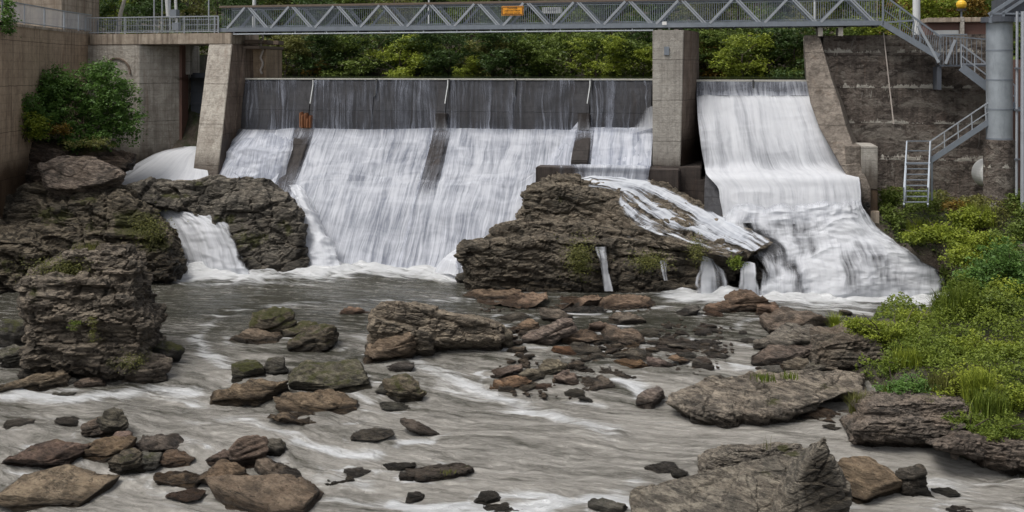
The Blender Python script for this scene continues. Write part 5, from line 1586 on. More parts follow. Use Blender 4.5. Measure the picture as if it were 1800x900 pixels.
T(126, 856, 76, 20, 'dark', 'thin dark mossy slab at the lower left', -3, .8, depth=.5, tint=(1.2, 1.2, 1.0))
T(55, 905, 190, 66, 'tan', 'flat speckled tan rock in the bottom left corner', -4, 0, flat=.8, depth=.8, tint=(.78, .70, .60), amp=.03, splash=.25)
T(428, 824, 74, 56, 'purple', 'rounded purple grey boulder in the group at the bottom left of centre', 6, .03, flat=.95, tint=(.78, .66, .60), amp=.04)
T(385, 820, 66, 34, 'purple', 'low purple grey boulder left of the rounded purple boulder', 8, .03, flat=.9, tint=(.72, .60, .55))
T(480, 806, 50, 32, 'dark', 'mossy dark stone behind the rounded purple boulder', -8, .5)
T(492, 844, 110, 38, 'dark', 'dark slab slanting down right of the rounded purple boulder', -14, .3, depth=.5, tint=(1.3, 1.15, 1.05))
T(392, 856, 104, 40, 'tan', 'flat tan boulder below the rounded purple boulder', -4, 0, flat=.85, tint=(.66, .54, .44))
T(303, 856, 84, 26, 'tan', 'low flat tan stone left of the flat tan boulder', 4, .05, flat=.85, tint=(.60, .49, .38))
T(455, 935, 250, 92, 'tan', 'large rounded tan and purple boulder cut by the bottom edge', 2, .02, flat=.9, depth=.7, tint=(.62, .54, .48), amp=.03, splash=.4)
T(325, 884, 80, 20, 'tan', 'half sunken tan stone beside the large boulder at the bottom edge', 0, 0, tint=(.55, .42, .36))
T(22, 756, 56, 18, 'dark', 'small dark rock in the rapid at the far left', 0, .05)
T(110, 745, 50, 10, 'dark', 'thin wet stone in the far left rapid', 0, 0)
T(100, 800, 60, 10, 'dark', 'thin dark stone behind the long brown boulder', 6, 0)
T(820, 500, 34, 20, 'dark', 'small black rock at the left foot of the central outcrop', 0, .1, splash=1.0)

# rubble island in mid river
RB = 'stones of the rubble island in mid river'
T(978, 568, 56, 28, 'dark', 'dark layered block at the top of the rubble island', -4, .05, RB, tint=(1.4, 1.25, 1.15), flat=.85)
T(905, 566, 58, 18, 'brown', 'low brown stone at the upper left end of the rubble island', 0, .1, RB)
T(925, 586, 66, 28, 'tan', 'rounded tan boulder left of the big tilted slab', 0, .05, RB, flat=.9, tint=(.66, .52, .42))
T(972, 608, 88, 54, 'purple', 'big grey slab tilted up to the right, in the rubble island', 22, 0, RB, tint=(1.0, .9, .85), depth=.45)
T(1030, 606, 82, 34, 'brown', 'striped brown slab right of the big tilted slab', -10, .05, RB, tint=(1.4, 1.15, 1.0))
T(1106, 570, 62, 24, 'dark', 'dark block at the top right of the rubble island', -4, .05, RB, tint=(1.6, 1.45, 1.35))
T(1105, 604, 84, 36, 'dark', 'broad dark rounded stone in the middle of the rubble island', -3, .15, RB, tint=(1.5, 1.25, 1.1), flat=.85)
T(1060, 588, 60, 26, 'purple', 'brown purple stone behind the broad dark rounded stone', 0, .05, RB, tint=(.85, .7, .62))
T(1136, 594, 44, 18, 'brown', 'small green topped stone in the rubble island', 0, .7, RB)
T(1080, 622, 84, 20, 'tan', 'flat pale tan slab in the middle of the rubble island', 8, .05, RB, tint=(.68, .55, .43), depth=.55)
T(1175, 606, 70, 16, 'dark', 'flat dark slab at the upper right of the rubble island', 0, 0, RB, tint=(1.6, 1.4, 1.3))
T(1232, 618, 96, 18, 'grey', 'long flat grey slab at the right of the rubble island', -3, 0, RB, depth=.4, tint=(.7, .64, .6))
T(1245, 608, 60, 12, 'dark', 'long thin dark slab at the right tip of the rubble island', -4, 0, RB, depth=.4)
T(1190, 622, 64, 18, 'dark', 'dark layered stone left of the long flat grey slab', 0, 0, RB, tint=(1.3, 1.15, 1.1))
T(1120, 634, 66, 22, 'grey', 'wedge of grey rock in the rubble island', -6, .05, RB, tint=(.75, .68, .6))
T(1026, 624, 60, 18, 'brown', 'low mossy brown stone left of the flat pale tan slab', 0, .3, RB)
T(994, 622, 40, 16, 'brown', 'rusty stone at the foot of the big tilted slab', -8, 0, RB, tint=(1.6, 1.0, .7))
T(1040, 636, 70, 16, 'grey', 'thin grey slab below the low mossy brown stone', 4, 0, RB, tint=(.7, .65, .6))
T(1110, 650, 60, 22, 'tan', 'ochre flat stone at the lower middle of the rubble island', 2, .05, RB, tint=(.82, .58, .38), depth=.55)
T(1095, 662, 66, 18, 'dark', 'smooth dark slab under the ochre flat stone', -3, 0, RB, tint=(1.6, 1.45, 1.35), flat=.8)
T(1162, 648, 54, 24, 'purple', 'purple grey block right of the ochre flat stone', -6, 0, RB, tint=(.85, .72, .7))
T(1198, 642, 40, 20, 'brown', 'small brown slab leaning right of the purple grey block', -18, 0, RB, tint=(1.3, 1.0, .8))
T(1238, 646, 36, 18, 'grey', 'grey stone leaning at the lower right of the rubble island', -14, 0, RB, tint=(.8, .75, .72))
T(1212, 632, 50, 14, 'dark', 'flat dark stone behind the leaning grey stone', 0, 0, RB)
T(1262, 630, 40, 10, 'dark', 'thin dark stone at the far right of the rubble island', 0, 0, RB)
T(972, 664, 70, 38, 'dark', 'square dark mossy block at the left of the lower rubble', 8, .3, RB, tint=(1.6, 1.5, 1.25), flat=.9)
T(930, 672, 50, 26, 'grey', 'pale grey brown stone left of the square dark mossy block', 10, 0, RB, tint=(.85, .78, .66))
T(886, 664, 70, 26, 'purple', 'slab tilted up to the right at the left tip of the lower rubble', 14, 0, RB, tint=(.9, .78, .72), depth=.4)
T(890, 686, 72, 32, 'brown', 'brown triangular stone at the lower left of the rubble island', 14, .05, RB, tint=(1.5, 1.1, .85))
T(998, 682, 54, 34, 'purple', 'purple grey rounded block in the lower rubble', -8, 0, RB, tint=(.9, .78, .72), flat=.9)
T(956, 686, 36, 14, 'tan', 'small pink brown stone in front of the square mossy block', 0, 0, RB, tint=(.6, .45, .4))
T(928, 688, 34, 16, 'brown', 'small brown stone in front of the pale grey brown stone', 0, 0, RB)
T(1046, 690, 74, 30, 'dark', 'dark angular block at the lower right of the rubble', 4, 0, RB, tint=(1.4, 1.25, 1.15))
T(1012, 700, 40, 18, 'dark', 'low dark stone before the dark angular block', 0, 0, RB)
T(1030, 708, 32, 14, 'dark', 'small black wedge, lowest stone of the rubble island', -16, 0, RB)
T(1190, 662, 26, 7, 'dark', 'tiny dark stone below the rubble island', 0, 0, RB)
T(1217, 663, 30, 9, 'dark', 'small dark sliver below the leaning grey stone', 0, 0, RB)
T(1242, 588, 32, 9, 'dark', 'small dark stone alone in the smooth water right of the rubble island', 0, 0)
T(1306, 588, 17, 7, 'dark', 'tiny dark stone alone in the smooth water left of the undercut slab', 0, 0)
T(1312, 603, 44, 9, 'grey', 'low flat stone breaking the water left of the rounded grey slab', 0, 0, tint=(.6, .58, .56))
T(862, 618, 34, 9, 'dark', 'small dark stone below the stubby upright stone', 0, 0)
T(770, 612, 50, 10, 'dark', 'thin wet stone in the foam below the long thick slab', 0, 0)
# the loose small stones between them
rg = np.random.default_rng(5)
areas = [((895, 640, 940, 575), 28, 'small loose stone wedged among the left part of the rubble island'),
         ((1020, 640, 1160, 600), 44, 'small loose stone wedged among the middle of the rubble island'),
         ((1160, 655, 1270, 575), 28, 'small loose stone wedged among the right part of the rubble island'),
         ((1330, 665, 1440, 640), 10, 'small loose stone between the rock shelf and the bank slabs'),
         ((880, 690, 1060, 640), 14, 'small loose stone in the lower rubble of mid river'),
         ((1480, 560, 1620, 545), 4, 'small wet stone in the shallows below the right cascade')]
for (x0, y0, x1, y1), n, lb in areas:
    for k in range(n):
        px, py = rg.uniform(x0, x1), rg.uniform(y1, y0)
        w_ = rg.uniform(8, 20) * rg.uniform(.9, 1.7)
        T(px, py, w_, w_ * rg.uniform(.32, .6), rg.choice(['dark', 'brown', 'purple', 'tan', 'grey', 'brown']), lb, rg.uniform(-14, 14), rg.choice([0, 0, .2]), lb.replace('small loose stone ', 'small stones ').replace('small wet stone', 'small wet stones'),
          tint=tuple(np.array([1.0, .9, .82]) * rg.uniform(.55, 1.05)), splash=.25)

rg = np.random.default_rng(99)
vs_ = []; fs_ = []; nb_ = 0
for k in range(420):
    a_ = [(900, 1270, 572, 655), (870, 1060, 640, 700), (1330, 1450, 645, 668), (840, 1150, 536, 548), (1160, 1290, 560, 640)][k % 5]
    px, py = rg.uniform(a_[0], a_[1]), rg.uniform(a_[2], a_[3])
    x, y, z = on_water(px, py); s_ = rg.uniform(.06, .20)
    q, F = poly_rock((s_ * rg.uniform(1, 1.9), s_ * rg.uniform(.7, 1.2), s_ * .5), 5000 + k, lvl=3, yaw=rg.uniform(0, 3))
    vs_.append(q + np.array([x, y, z + .02])); fs_.append(F + nb_); nb_ += len(q)
me = mesh_np('gravel', np.concatenate(vs_), np.concatenate(fs_)); finish_rock(me, np.concatenate(vs_), 0, (1.1, 1.0, .95), 0, 5)
props(link('gravel', me, M['rock_brown']), 'fine broken gravel strewn between the stones of the rubble island', 'gravel', None, 'stuff')
EDGE = 'dark stones along the lower edge of the right bank'
for k, (px, py, w_, h_) in enumerate([(1640, 772, 60, 22), (1690, 780, 50, 18), (1730, 792, 66, 24), (1790, 802, 70, 26), (1755, 786, 40, 18), (1660, 764, 40, 16), (1712, 776, 36, 20), (1775, 815, 44, 14), (1820, 812, 50, 24), (1605, 768, 50, 14), (1560, 762, 60, 14), (1520, 758, 50, 16), (1470, 754, 40, 10), (1740, 774, 30, 14)]):
    T(px, py, w_, h_, 'dark' if k % 3 else 'grey', 'dark broken stone at the waterline of the lower right bank', rg.uniform(-12, 12), .1, EDGE, tint=(1.3, 1.2, 1.1) if k % 3 else (.7, .65, .6), splash=.3)

build_river()

# =================================================================== FOOTBRIDGE
zBot = ZD(400, 56, 0.9)
zTop = ZD(400, 12, 0.9)
uA, uB = U(386, 0.9), U(1552, 0.9)
br = empty('footbridge', 'galvanised steel truss footbridge crossing above the weir', 'footbridge', W((uA + uB) / 2, 0.2, zBot))
wf, wb = 0.9, -0.6
wE = wf
n0, n1 = U(397, wf), U(1540, wf)
NP = 13
step = (n1 - n0) / NP
for w_, nm in ((wf, 'front'), (wb, 'rear')):
    m = MB()
    m.bar(W(uA, w_, zBot + 0.12), W(uB, w_, zBot + 0.12), 0.14, 0.26)
    m.build('bottom_chord', M['steel'], br, 0.01)
    m = MB()
    m.bar(W(uA, w_, zTop), W(uB + .2, w_, zTop), 0.14, 0.13)
    m.build('top_chord', M['timber'] if w_ == wf else M['steel_dark'], br, 0.01)
    for k in range(NP):
        a0 = n0 + k * step + 0.12; mid = n0 + (k + 0.5) * step; a1 = n0 + (k + 1) * step - 0.12
        m = MB(); m.bar(W(a0, w_ + .02, zBot + 0.2), W(mid - 0.14, w_ + .02, zTop - 0.06), 0.13); m.build('diagonal', M['steel_light'] if w_ == wf else M['steel'], br)
        m = MB()
        m.bar(W(mid + 0.06, w_ + .02, zTop - 0.06), W(a1 - 0.10, w_ + .02, zBot + 0.2), 0.075)
        m.bar(W(mid + 0.21, w_ + .02, zTop - 0.06), W(a1 + 0.05, w_ + .02, zBot + 0.2), 0.075)
        m.build('diagonal', M['steel_light'] if w_ == wf else M['steel'], br)
m = MB()                                                # deck
m.dbox(uA, uB, wf - 0.08, wb + 0.08, zBot + 0.03, zBot + 0.10)
for k in range(2 * NP + 1):
    u = n0 + k * step / 2
    m.dbox(u - 0.05, u + 0.05, wf - .075, wb + .075, zBot - 0.08, zBot + 0.027)
m.build('deck', M['steel_dark'], br)
for w_ in (wf - 0.12, wb + 0.12):                       # vertical bar railing panels
    m = MB(); u = uA + 0.1
    while u < uB - 0.05:
        m.bar(W(u, w_, zBot + 0.35), W(u, w_, zTop - 0.12), 0.022)
        u += 0.125
    m.bar(W(uA + .1, w_, zBot + 0.35), W(uB, w_, zBot + 0.35), 0.04)
    m.bar(W(uA + .1, w_, zTop - 0.12), W(uB, w_, zTop - 0.12), 0.04)
    m.build('railing', M['steel'], br)
m = MB()
m.tube(W(uA + .1, wf + 0.02, zBot - 0.16), W(U(1148, wf), wf + 0.02, zBot - 0.16), 0.045)
for k in range(14):
    u = uA + 1 + k * 2.05
    m.bar(W(u, wf + 0.02, zBot - 0.12), W(u, wf + 0.02, zBot + .0), 0.05)
m.build('service_pipe', M['steel_light'], br)
m = MB()
for px in (1162, 1190, 1440, 1475):
    u = U(px, 0); m.dbox(u - .12, u + .12, wf - .05, wb, zBot - (0.28 if px < 1300 else .55), zBot - 0.085)
m.build('bearing', M['conc_pier'], br)


def text_mesh(txt, size, mat, loc_fn, name, parent):
    cu = bpy.data.curves.new('t', 'FONT'); cu.body = txt; cu.size = size; cu.align_x = 'CENTER'; cu.align_y = 'CENTER'; cu.extrude = 0.004
    o = bpy.data.objects.new('t', cu); scene.collection.objects.link(o)
    dg = bpy.context.evaluated_depsgraph_get()
    me = bpy.data.meshes.new_from_object(o.evaluated_get(dg))
    bpy.data.objects.remove(o)
    co = get_co(me)
    set_co(me, np.array([loc_fn(x, y, z) for x, y, z in co]))
    me.materials.clear()
    return link(name, me, mat, parent)


def sign(px0, px1, py0, py1, w_, label, mat, border, lines, tmat, cat='sign'):
    e = empty('sign', label, cat, D((px0 + px1) / 2, py1, w_))
    u0, u1 = U(px0, w_), U(px1, w_); z0, z1 = ZD(px0, py1, w_), ZD(px0, py0, w_)
    m = MB(); m.dbox(u0, u1, w_ + 0.03, w_, z0, z1); bd_ = m.build('board', M[mat], e, 0.01)
    if border:
        m = MB(); q = 0.035
        for a, b, c, d in ((u0 + q, u1 - q, z1 - 2 * q, z1 - q), (u0 + q, u1 - q, z0 + q, z0 + 2 * q), (u0 + q, u0 + 2 * q, z0 + 2 * q, z1 - 2 * q), (u1 - 2 * q, u1 - q, z0 + 2 * q, z1 - 2 * q)):
            m.dbox(a, b, w_ + 0.036, w_ + 0.03, c, d)
        m.build('border', M[tmat], bd_)
    uc, zc_ = (u0 + u1) / 2, (z0 + z1) / 2
    for (s, sz, dz) in lines:
        text_mesh(s, sz, M[tmat], lambda x, y, z: W(uc + x, w_ + 0.034 + z, zc_ + y + dz), 'lettering', bd_)
    return e


# the words are too small to read in the photograph: a short heading over three lines
sign(882, 920, 11, 27.5, wf + 0.10, 'orange warning sign fixed to the middle of the footbridge railing', 'orange', True, [('DANGER', 0.15, 0.14), ('KEEP AWAY FROM', 0.11, 0.0), ('DAM AND WATER', 0.11, -0.14)], 'black')
sign(953, 987, 13, 24, wb - 0.0, 'small white sign on the far railing right of the orange sign', 'white', False, [('NOTICE', 0.13, 0.0)], 'steel_dark')
sign(1164, 1172, 38, 44, wf + .2, 'tiny white plate above the top of the tall pier', 'white', False, [], 'black')

# ---- stair from the bridge down to the right -------------------------
st = empty('stair', 'galvanised steel stair descending from the right end of the footbridge', 'stair', D(1700, 115, 1))


def dd(px, py, w): return Vector(D(px, py, w))


def flight(parent, a, b, w0, w1, depth_h=0.22, rail=1.0, nst=10, rails=2, mat='steel'):
    """a,b: (px,py) of the nosing line, stringers at w0 and w1"""
    for w_ in (w0, w1):
        m = MB(); m.bar(dd(*a, w_), dd(*b, w_), 0.06, depth_h); m.build('stringer', M[mat], parent)
        m = MB()
        pa, pb = dd(*a, w_), dd(*b, w_); up = Vector((0, 0, 1))
        for r in range(rails):
            h = rail * (1 - 0.5 * r)
            m.bar(pa + up * h, pb + up * h, 0.055)
        for k in range(5):
            p = pa.lerp(pb, k / 4); m.bar(p, p + up * rail, 0.05)
        m.build('handrail', M['steel_light'], parent)
    m = MB()
    for k in range(nst):
        p = dd(*a, w0).lerp(dd(*b, w0), (k + .5) / nst); q = dd(*a, w1).lerp(dd(*b, w1), (k + .5) / nst)
        m.bar(p, q, 0.26, 0.035)
    m.build('treads', M['steel'], parent)


wf, wb = 1.7, 0.75
# upper flight: solid-looking truss sides with bars
for w_ in (wf, wb):
    m = MB()
    m.bar(dd(1550, 40, w_), dd(1650, 100, w_), 0.10, 0.30)
    m.bar(dd(1562, -2, w_), dd(1655, 66, w_), 0.09)
    m.bar(dd(1550, 40, w_), dd(1606, 36, w_), 0.09)
    m.build('side_frame', M['steel'], st)
    for xa_, ya_, yb_, s_ in ((1552, -6, 45, .10), (1582, 16, 55, .06), (1606, 34, 68, .06), (1617, 45, 80, .06)):
        m = MB(); m.bar(dd(xa_, ya_, w_), dd(xa_, yb_, w_), s_); m.build('post', M['steel'], st)
    m = MB()
    for k in range(28):
        s = k / 27
        m.bar(dd(1552 + 100 * s, 38 + 58 * s, w_), dd(1560 + 95 * s, 0 + 66 * s, w_), 0.022)
    m.bar(dd(1550, 14, w_), dd(1640, 82, w_), 0.035)
    m.build('railing', M['steel'], st)
    m = MB(); m.bar(dd(1614, 45, w_), dd(1650, 110, w_), 0.13); m.bar(dd(1679, 70, w_), dd(1662, 112, w_), 0.12)
    m.build('diagonal', M['steel_light'], st)
m = MB()
for k in range(12):
    s = (k + .5) / 12; m.bar(dd(1550 + 105 * s, 44 + 62 * s, wf), dd(1550 + 105 * s, 44 + 62 * s, wb), 0.26, 0.035)
m.build('treads', M['steel_dark'], st)
m = MB(); u0, u1 = U(1652, 1.7), U(1700, 1.7); z_ = ZD(1670, 117, 1.7)
m.dbox(u0, u1 + 1.5, wf, wb, z_, z_ + 0.10); m.build('landing', M['steel_dark'], st)
m = MB()
zl2 = z_ + 0.1
m.bar(W(u0, wf, zl2 + 1.55), W(u1, wf, zl2 + 1.55), 0.06); m.bar(W(u0, wb, zl2 + 1.55), W(u1 + 1.4, wb, zl2 + 1.3), 0.06)
for k in range(9):
    u = u0 + (u1 - u0) * k / 8; m.bar(W(u, wf, zl2), W(u, wf, zl2 + 1.5), 0.03)
for k in range(12):
    u = u0 + (u1 + 1.4 - u0) * k / 11; m.bar(W(u, wb, zl2), W(u, wb, zl2 + 1.3), 0.025)
m.build('railing', M['steel'], st)
m = MB(); m.dbox(u0 - .1, u0 + .1, 1.6, 0.4, z_ - 1.2, z_ - 0.003); m.build('bracket', M['steel_dark'], st)
# second flight: landing down to the silo
flight(st, (1690, 118), (1784, 190), 2.6, 1.2, 0.40, 1.15, 11, 2)
m = MB(); u0, u1 = U(1742, 0.5), U(1785, 0.5)
zq = ZD(1715, 114, .8); m.bar(W(U(1690, .8), .8, zq), W(U(1748, .8), .8, zq), 0.12, 0.16); m.build('cross_beam', M['steel_light'], st)
# small landing by the silo
m = MB(); za = ZD(1770, 190, 2.2); m.dbox(U(1766, 2), U(1812, 2), 4.0, 0.4, za - .1, za); m.build('landing', M['steel_dark'], st)
m = MB(); m.bar(dd(1812, 192, 4.0), dd(1812, 400, 4.0), 0.14); m.build('leg', M['steel'], st)

ls = empty('stair', 'lower steel stair running down to the left in front of the dark abutment wall', 'stair', D(1700, 250, 4))
for w_ in (3.2, 4.1):
    m = MB(); m.bar(dd(1768, 194, w_), dd(1636, 282, w_), 0.07, 0.26); m.build('stringer', M['steel'], ls)
    m = MB()
    m.bar(dd(1755, 168, w_), dd(1636, 248, w_), 0.055); m.bar(dd(1760, 182, w_), dd(1636, 265, w_), 0.045)
    for k in range(6):
        s = k / 5; m.bar(dd(1636 + 122 * s, 282 - 82 * s, w_), dd(1636 + 119 * s, 248 - 80 * s, w_), 0.05)
    m.build('handrail', M['steel_light'], ls)
m = MB()
for k in range(13):
    s = (k + .5) / 13; m.bar(dd(1636 + 130 * s, 282 - 86 * s, 3.2), dd(1636 + 130 * s, 282 - 86 * s, 4.1), 0.25, 0.035)
m.build('treads', M['steel'], ls)

lad = empty('stair', 'steep steel stair facing the viewer, standing in the weeds below the abutment', 'stair', D(1612, 360, 5.5))
w0_, w1_ = 4.2, 6.0
for pa, pb in ((1593, 1589), (1634, 1631)):
    m = MB(); m.bar(dd(pa, 287, w0_), dd(pb, 362, w1_), 0.07, 0.22); m.build('stringer', M['steel'], lad)
    m = MB()
    m.bar(dd(pa + 1, 248, w0_), dd(pa, 288, w0_), 0.055)
    m.bar(dd(pa + 1, 248, w0_), dd(pb, 330, w1_), 0.055); m.bar(dd(pb, 330, w1_), dd(pb, 362, w1_), 0.055)
    m.build('handrail', M['steel'], lad)
m = MB()
m.bar(dd(1594, 248, w0_), dd(1635, 248, w0_), 0.05); m.bar(dd(1594, 265, w0_), dd(1634, 265, w0_), 0.05); m.build('top_rail', M['steel'], lad)
m = MB()
m.bar(dd(1591, 287, w0_), dd(1635, 287, w0_), 0.5, 0.07); m.build('landing', M['steel'], lad)
for k in range(7):
    s = (k + 1) / 7.4
    m = MB(); m.bar(dd(1592 - 3 * s, 287 + 72 * s, w0_ + 1.8 * s), dd(1634 - 3 * s, 287 + 72 * s, w0_ + 1.8 * s), 0.2, 0.04); m.build('tread', M['steel'], lad)
m = MB()
m.bar(dd(1638, 283, 3.6), dd(1638, 352, 3.6), 0.09); m.bar(dd(1592, 287, 3.7), dd(1592, 352, 3.7), 0.07); m.build('leg', M['steel'], lad)

# ---- silo ------------------------------------------------------------
wS = 4.6
r_ = (U(1791, wS) - U(1736, wS)) / 2
uc = (U(1791, wS) + U(1736, wS)) / 2
c0 = lambda z: W(uc, wS - r_, z)
si = empty('standpipe', 'tall cylindrical standpipe with a stained concrete base and a metal upper shaft', 'tower', c0(2.5))
zm = ZD(1765, 247, wS); zt = ZD(1765, 38, wS)
m = MB(); m.tube(c0(0.5), c0(zm - 0.004), r_ * 1.04, n=48); o = m.build('concrete_base', M['conc_old'], si)
m = MB(); m.tube(c0(zm), c0(zt), r_ * 0.86, n=48)
o = m.build('metal_shaft', M['pipe_metal'], si)
for k in range(4):
    m = MB(); z = zm + (zt - zm) * k / 4 + .02; m.tube(c0(z), c0(z + 0.07), r_ * 0.88, n=48)
    m.build('band', M['steel'], si)
m = MB()
m.tube(c0(zt), c0(zt + 0.25), r_ * 1.2, n=32)
m.build('collar', M['steel_dark'], si)
# platform and braces at the top right
m = MB()
m.bar(dd(1738, 36, 4.5), dd(1860, 32, 4.5), 0.12, 0.25); m.bar(dd(1738, 26, 4.5), dd(1800, -14, 4.5), 0.10, .16); m.bar(dd(1762, 24, 4.5), dd(1820, -14, 4.5), 0.10, .14)
m.bar(dd(1742, 22, 4.5), dd(1742, 38, 4.5), .10); m.bar(dd(1764, 22, 4.5), dd(1764, 38, 4.5), .10)
m.bar(dd(1742, 24, 4.5), dd(1860, 24, 4.5), .08)
m.build('platform_frame', M['steel'], si)
m = MB(); m.dbox(U(1766, 4.3), U(1860, 4.3), 4.3, 1.8, ZD(1780, 30, 4.3), ZD(1780, -5, 4.3)); m.build('platform_panel', M['steel_dark'], si)
pp_ = empty('pipe_bundle', 'pair of vertical galvanised pipes right of the standpipe', 'pipes', D(1795, 360, 5.2))
for px, w_, r0 in ((1799, 5.2, 0.11), (1788, 4.9, 0.06)):
    m = MB(); m.tube(dd(px, 20, w_), dd(px - 1, 372 if px > 1790 else 345, w_), r0, n=12); m.build('pipe', M['steel_light'], pp_)
m = MB()
for py in (120, 193, 280, 378): m.bar(dd(1784, py, 4.9), dd(1802, py, 5.2), 0.16, 0.08)
m.build('clamp', M['steel_dark'], pp_)
tk = empty('tank', 'pale rounded tank end just visible behind the standpipe base', 'tank', D(1728, 330, 3.2))
m = MB(); cc = Vector(D(1746, 306, 3.3)); rr = 1.0
m.tube(cc + Vector((0, -0.3, 0)), cc + Vector((0, 0.8, 0)), 0.72, n=36); m.build('shell', M['white'], tk, 0.03)

# ---- things behind the abutment --------------------------------------
hs = empty('low_building', 'low red brown building with a pale roof edge behind the right abutment', 'building', D(1690, 66, -4))
m = MB(); w_ = -4
m.dbox(U(1630, w_), U(1760, w_), w_, w_ - 4, ZD(1690, 110, w_), ZD(1690, 40, w_)); m.build('wall', M['redbrown'], hs, .02)
m = MB(); m.dbox(U(1628, w_), U(1765, w_), w_ + .3, w_ - 4.2, ZD(1690, 39.5, w_), ZD(1690, 31, w_)); m.build('roof', M['conc_slab'], hs, .03)
m = MB(); m.dbox(U(1640, w_), U(1685, w_), w_ + .06, w_ + .003, ZD(1690, 61, w_), ZD(1690, 53, w_)); m.build('window', M['pole'], hs, .02)
m = MB(); m.dbox(U(1686, w_), U(1693, w_), w_ + .35, w_ + .05, ZD(1690, 62, w_), ZD(1690, 30, w_)); m.build('pillar', M['conc_pier'], hs, .02)
gz_ab = ZD(1500, 62, 2.0)
cb = empty('valve_house_block', 'broken pale concrete blocks on top of the abutment behind the stair', 'masonry', D(1720, 80, -1))
m = MB()
for k, (a, b, c, d) in enumerate(((1650, 1690, 112, 70), (1690, 1742, 98, 82), (1700, 1742, 81.5, 66), (1712, 1742, 65.5, 60))):
    m.dbox(U(a, -1.9), U(b, -1.9), -1.9 - .05 * k, -3.2, ZD(1700, c, -1.9), ZD(1700, d, -1.9))
m.build('blocks', M['conc_old'], cb, .05)
lp = empty('lamp', 'round yellow warning light on a stubby post above the low building', 'lamp', D(1690, 40, -3.5))
m = MB(); m.tube(dd(1690, 34, -3.9), dd(1690, 18, -3.9), 0.05); m.build('post', M['steel'], lp)
m = MB(); c1 = dd(1690, 8, -3.9)
for k in range(6):
    a0, a1 = -1.4 + 2.8 * k / 6, -1.4 + 2.8 * (k + 1) / 6
    m.tube(c1 + Vector((0, 0, .27 * math.sin(a0))), c1 + Vector((0, 0, .27 * math.sin(a1))), .29 * math.cos(a0), .29 * math.cos(a1), 16)
m.build('lamp_head', M['yellow'], lp)
m = MB(); m.tube(dd(1690, 18.5, -3.9), dd(1690, 15.5, -3.9), 0.26, n=16); m.build('lamp_base', M['black'], lp)

POLE = 'pale utility poles behind the footbridge'


def pole(px, y0_, y1_, w_, r, label, mat='pole', extra=None):
    e = empty('utility_pole', label, 'pole', D(px, y1_, w_), POLE)
    m = MB(); m.tube(dd(px, y1_, w_), dd(px, y0_, w_), r, r * .9, 14); m.build('shaft', M[mat], e)
    if extra: extra(e)
    return e


pole(1611, -60, 66, -2.6, 0.21, 'thick pale pole behind the stair at the right end of the footbridge')
pole(447, -60, 60, -5.5, 0.13, 'pale pole behind the left end of the footbridge')
pole(754, -60, 42, -7, 0.06, 'thin pale pole behind the footbridge left of the orange sign')
pole(1432, -60, 45, -4.2, 0.07, 'thin pale pole behind the right half of the footbridge')


def gear(e):
    m = MB(); w_ = -1.9
    m.tube(dd(299, 54, w_), dd(299, -20, w_), 0.05); m.tube(dd(285, 54, w_), dd(285, -20, w_), 0.05); m.build('guide_rod', M['steel_light'], e)
    m = MB(); m.dbox(U(301, w_), U(313, w_), w_ + .2, w_ - .2, ZD(305, 32, w_), ZD(305, 17, w_)); m.dbox(U(304, w_), U(316, w_), w_ + .15, w_ - .2, ZD(305, 54, w_), ZD(305, 40, w_)); m.build('gearbox', M['steel'], e, .02)


e = empty('gate_hoist', 'steel hoist frame with a gearbox standing on the left gate deck', 'hoist', D(305, 58, -1.9))
m = MB(); m.tube(dd(311, 55, -1.9), dd(308, -20, -1.9), 0.09); m.tube(dd(296, 30, -2.1), dd(292, -20, -2.1), 0.14); m.build('shaft', M['pole'], e)
gear(e)
for px, lb in ((154, 'thin steel post at the left end of the deck railing'), (271, 'thin steel post left of the gate hoist'), (367, 'thin steel post near the left end of the footbridge')):
    e = empty('post', lb, 'post', D(px, 54, -1.0)); m = MB(); m.tube(dd(px, 56, -1.0), dd(px, -30, -1.0), 0.045); m.build('shaft', M['steel_light'], e)

# ---- deck railing at the left ----------------------------------------
rl = empty('railing', 'galvanised handrail with vertical bars along the left gate deck', 'railing', D(250, 58, 0.9))
zr0 = zDk + .003
rp = [(1.0, U(102, 1.0)), (1.0, U(383, 1.0))]
u0, u1 = U(150, 1.05), U(384, 1.05)
# part on the deck
m = MB(); m.bar(W(u0, 1.05, zr0 + 1.05), W(u1, 1.05, zr0 + 1.05), 0.06); m.build('top_rail', M['steel_light'], rl)
m = MB(); m.bar(W(u0, 1.05, zr0 + .10), W(u1, 1.05, zr0 + .10), 0.05); m.build('bottom_rail', M['steel_light'], rl)
for px in (150, 220, 324, 377, 384):
    u = U(px, 1.05); m = MB(); m.bar(W(u, 1.05, zr0), W(u, 1.05, zr0 + 1.06), 0.065); m.build('post', M['steel_light'], rl)
m = MB(); u = u0
while u < u1:
    m.bar(W(u, 1.05, zr0 + .12), W(u, 1.05, zr0 + 1.03), 0.018); u += 0.12
m.build('bars', M['steel_light'], rl)
rk = empty('railing', 'handrail stepping along the top of the far left retaining wall', 'railing', (pl[2][0], pl[2][1], ztop))
zz = ztop + .16
m = MB(); mb_ = MB()
for (xa, ya), (xb, yb) in zip(pl[:-1], pl[1:]):
    a, b = Vector((xa, ya + .2, zz)), Vector((xb, yb + .2, zz)); up = Vector((0, 0, 1))
    m.bar(a + up * 1.1, b + up * 1.1, .06); m.bar(a + up * .1, b + up * .1, .05); 
    L = (b - a).length; nn_ = max(1, int(L / 2.0))
    for k in range(nn_): mp = MB(); mp.bar(a.lerp(b, k / nn_), a.lerp(b, k / nn_) + up * 1.1, .06); mp.build('post', M['steel_light'], rk)
    nn_ = max(1, int(L / .14))
    for k in range(nn_): q = a.lerp(b, k / nn_); mb_.bar(q + up * .1, q + up * 1.08, .018)
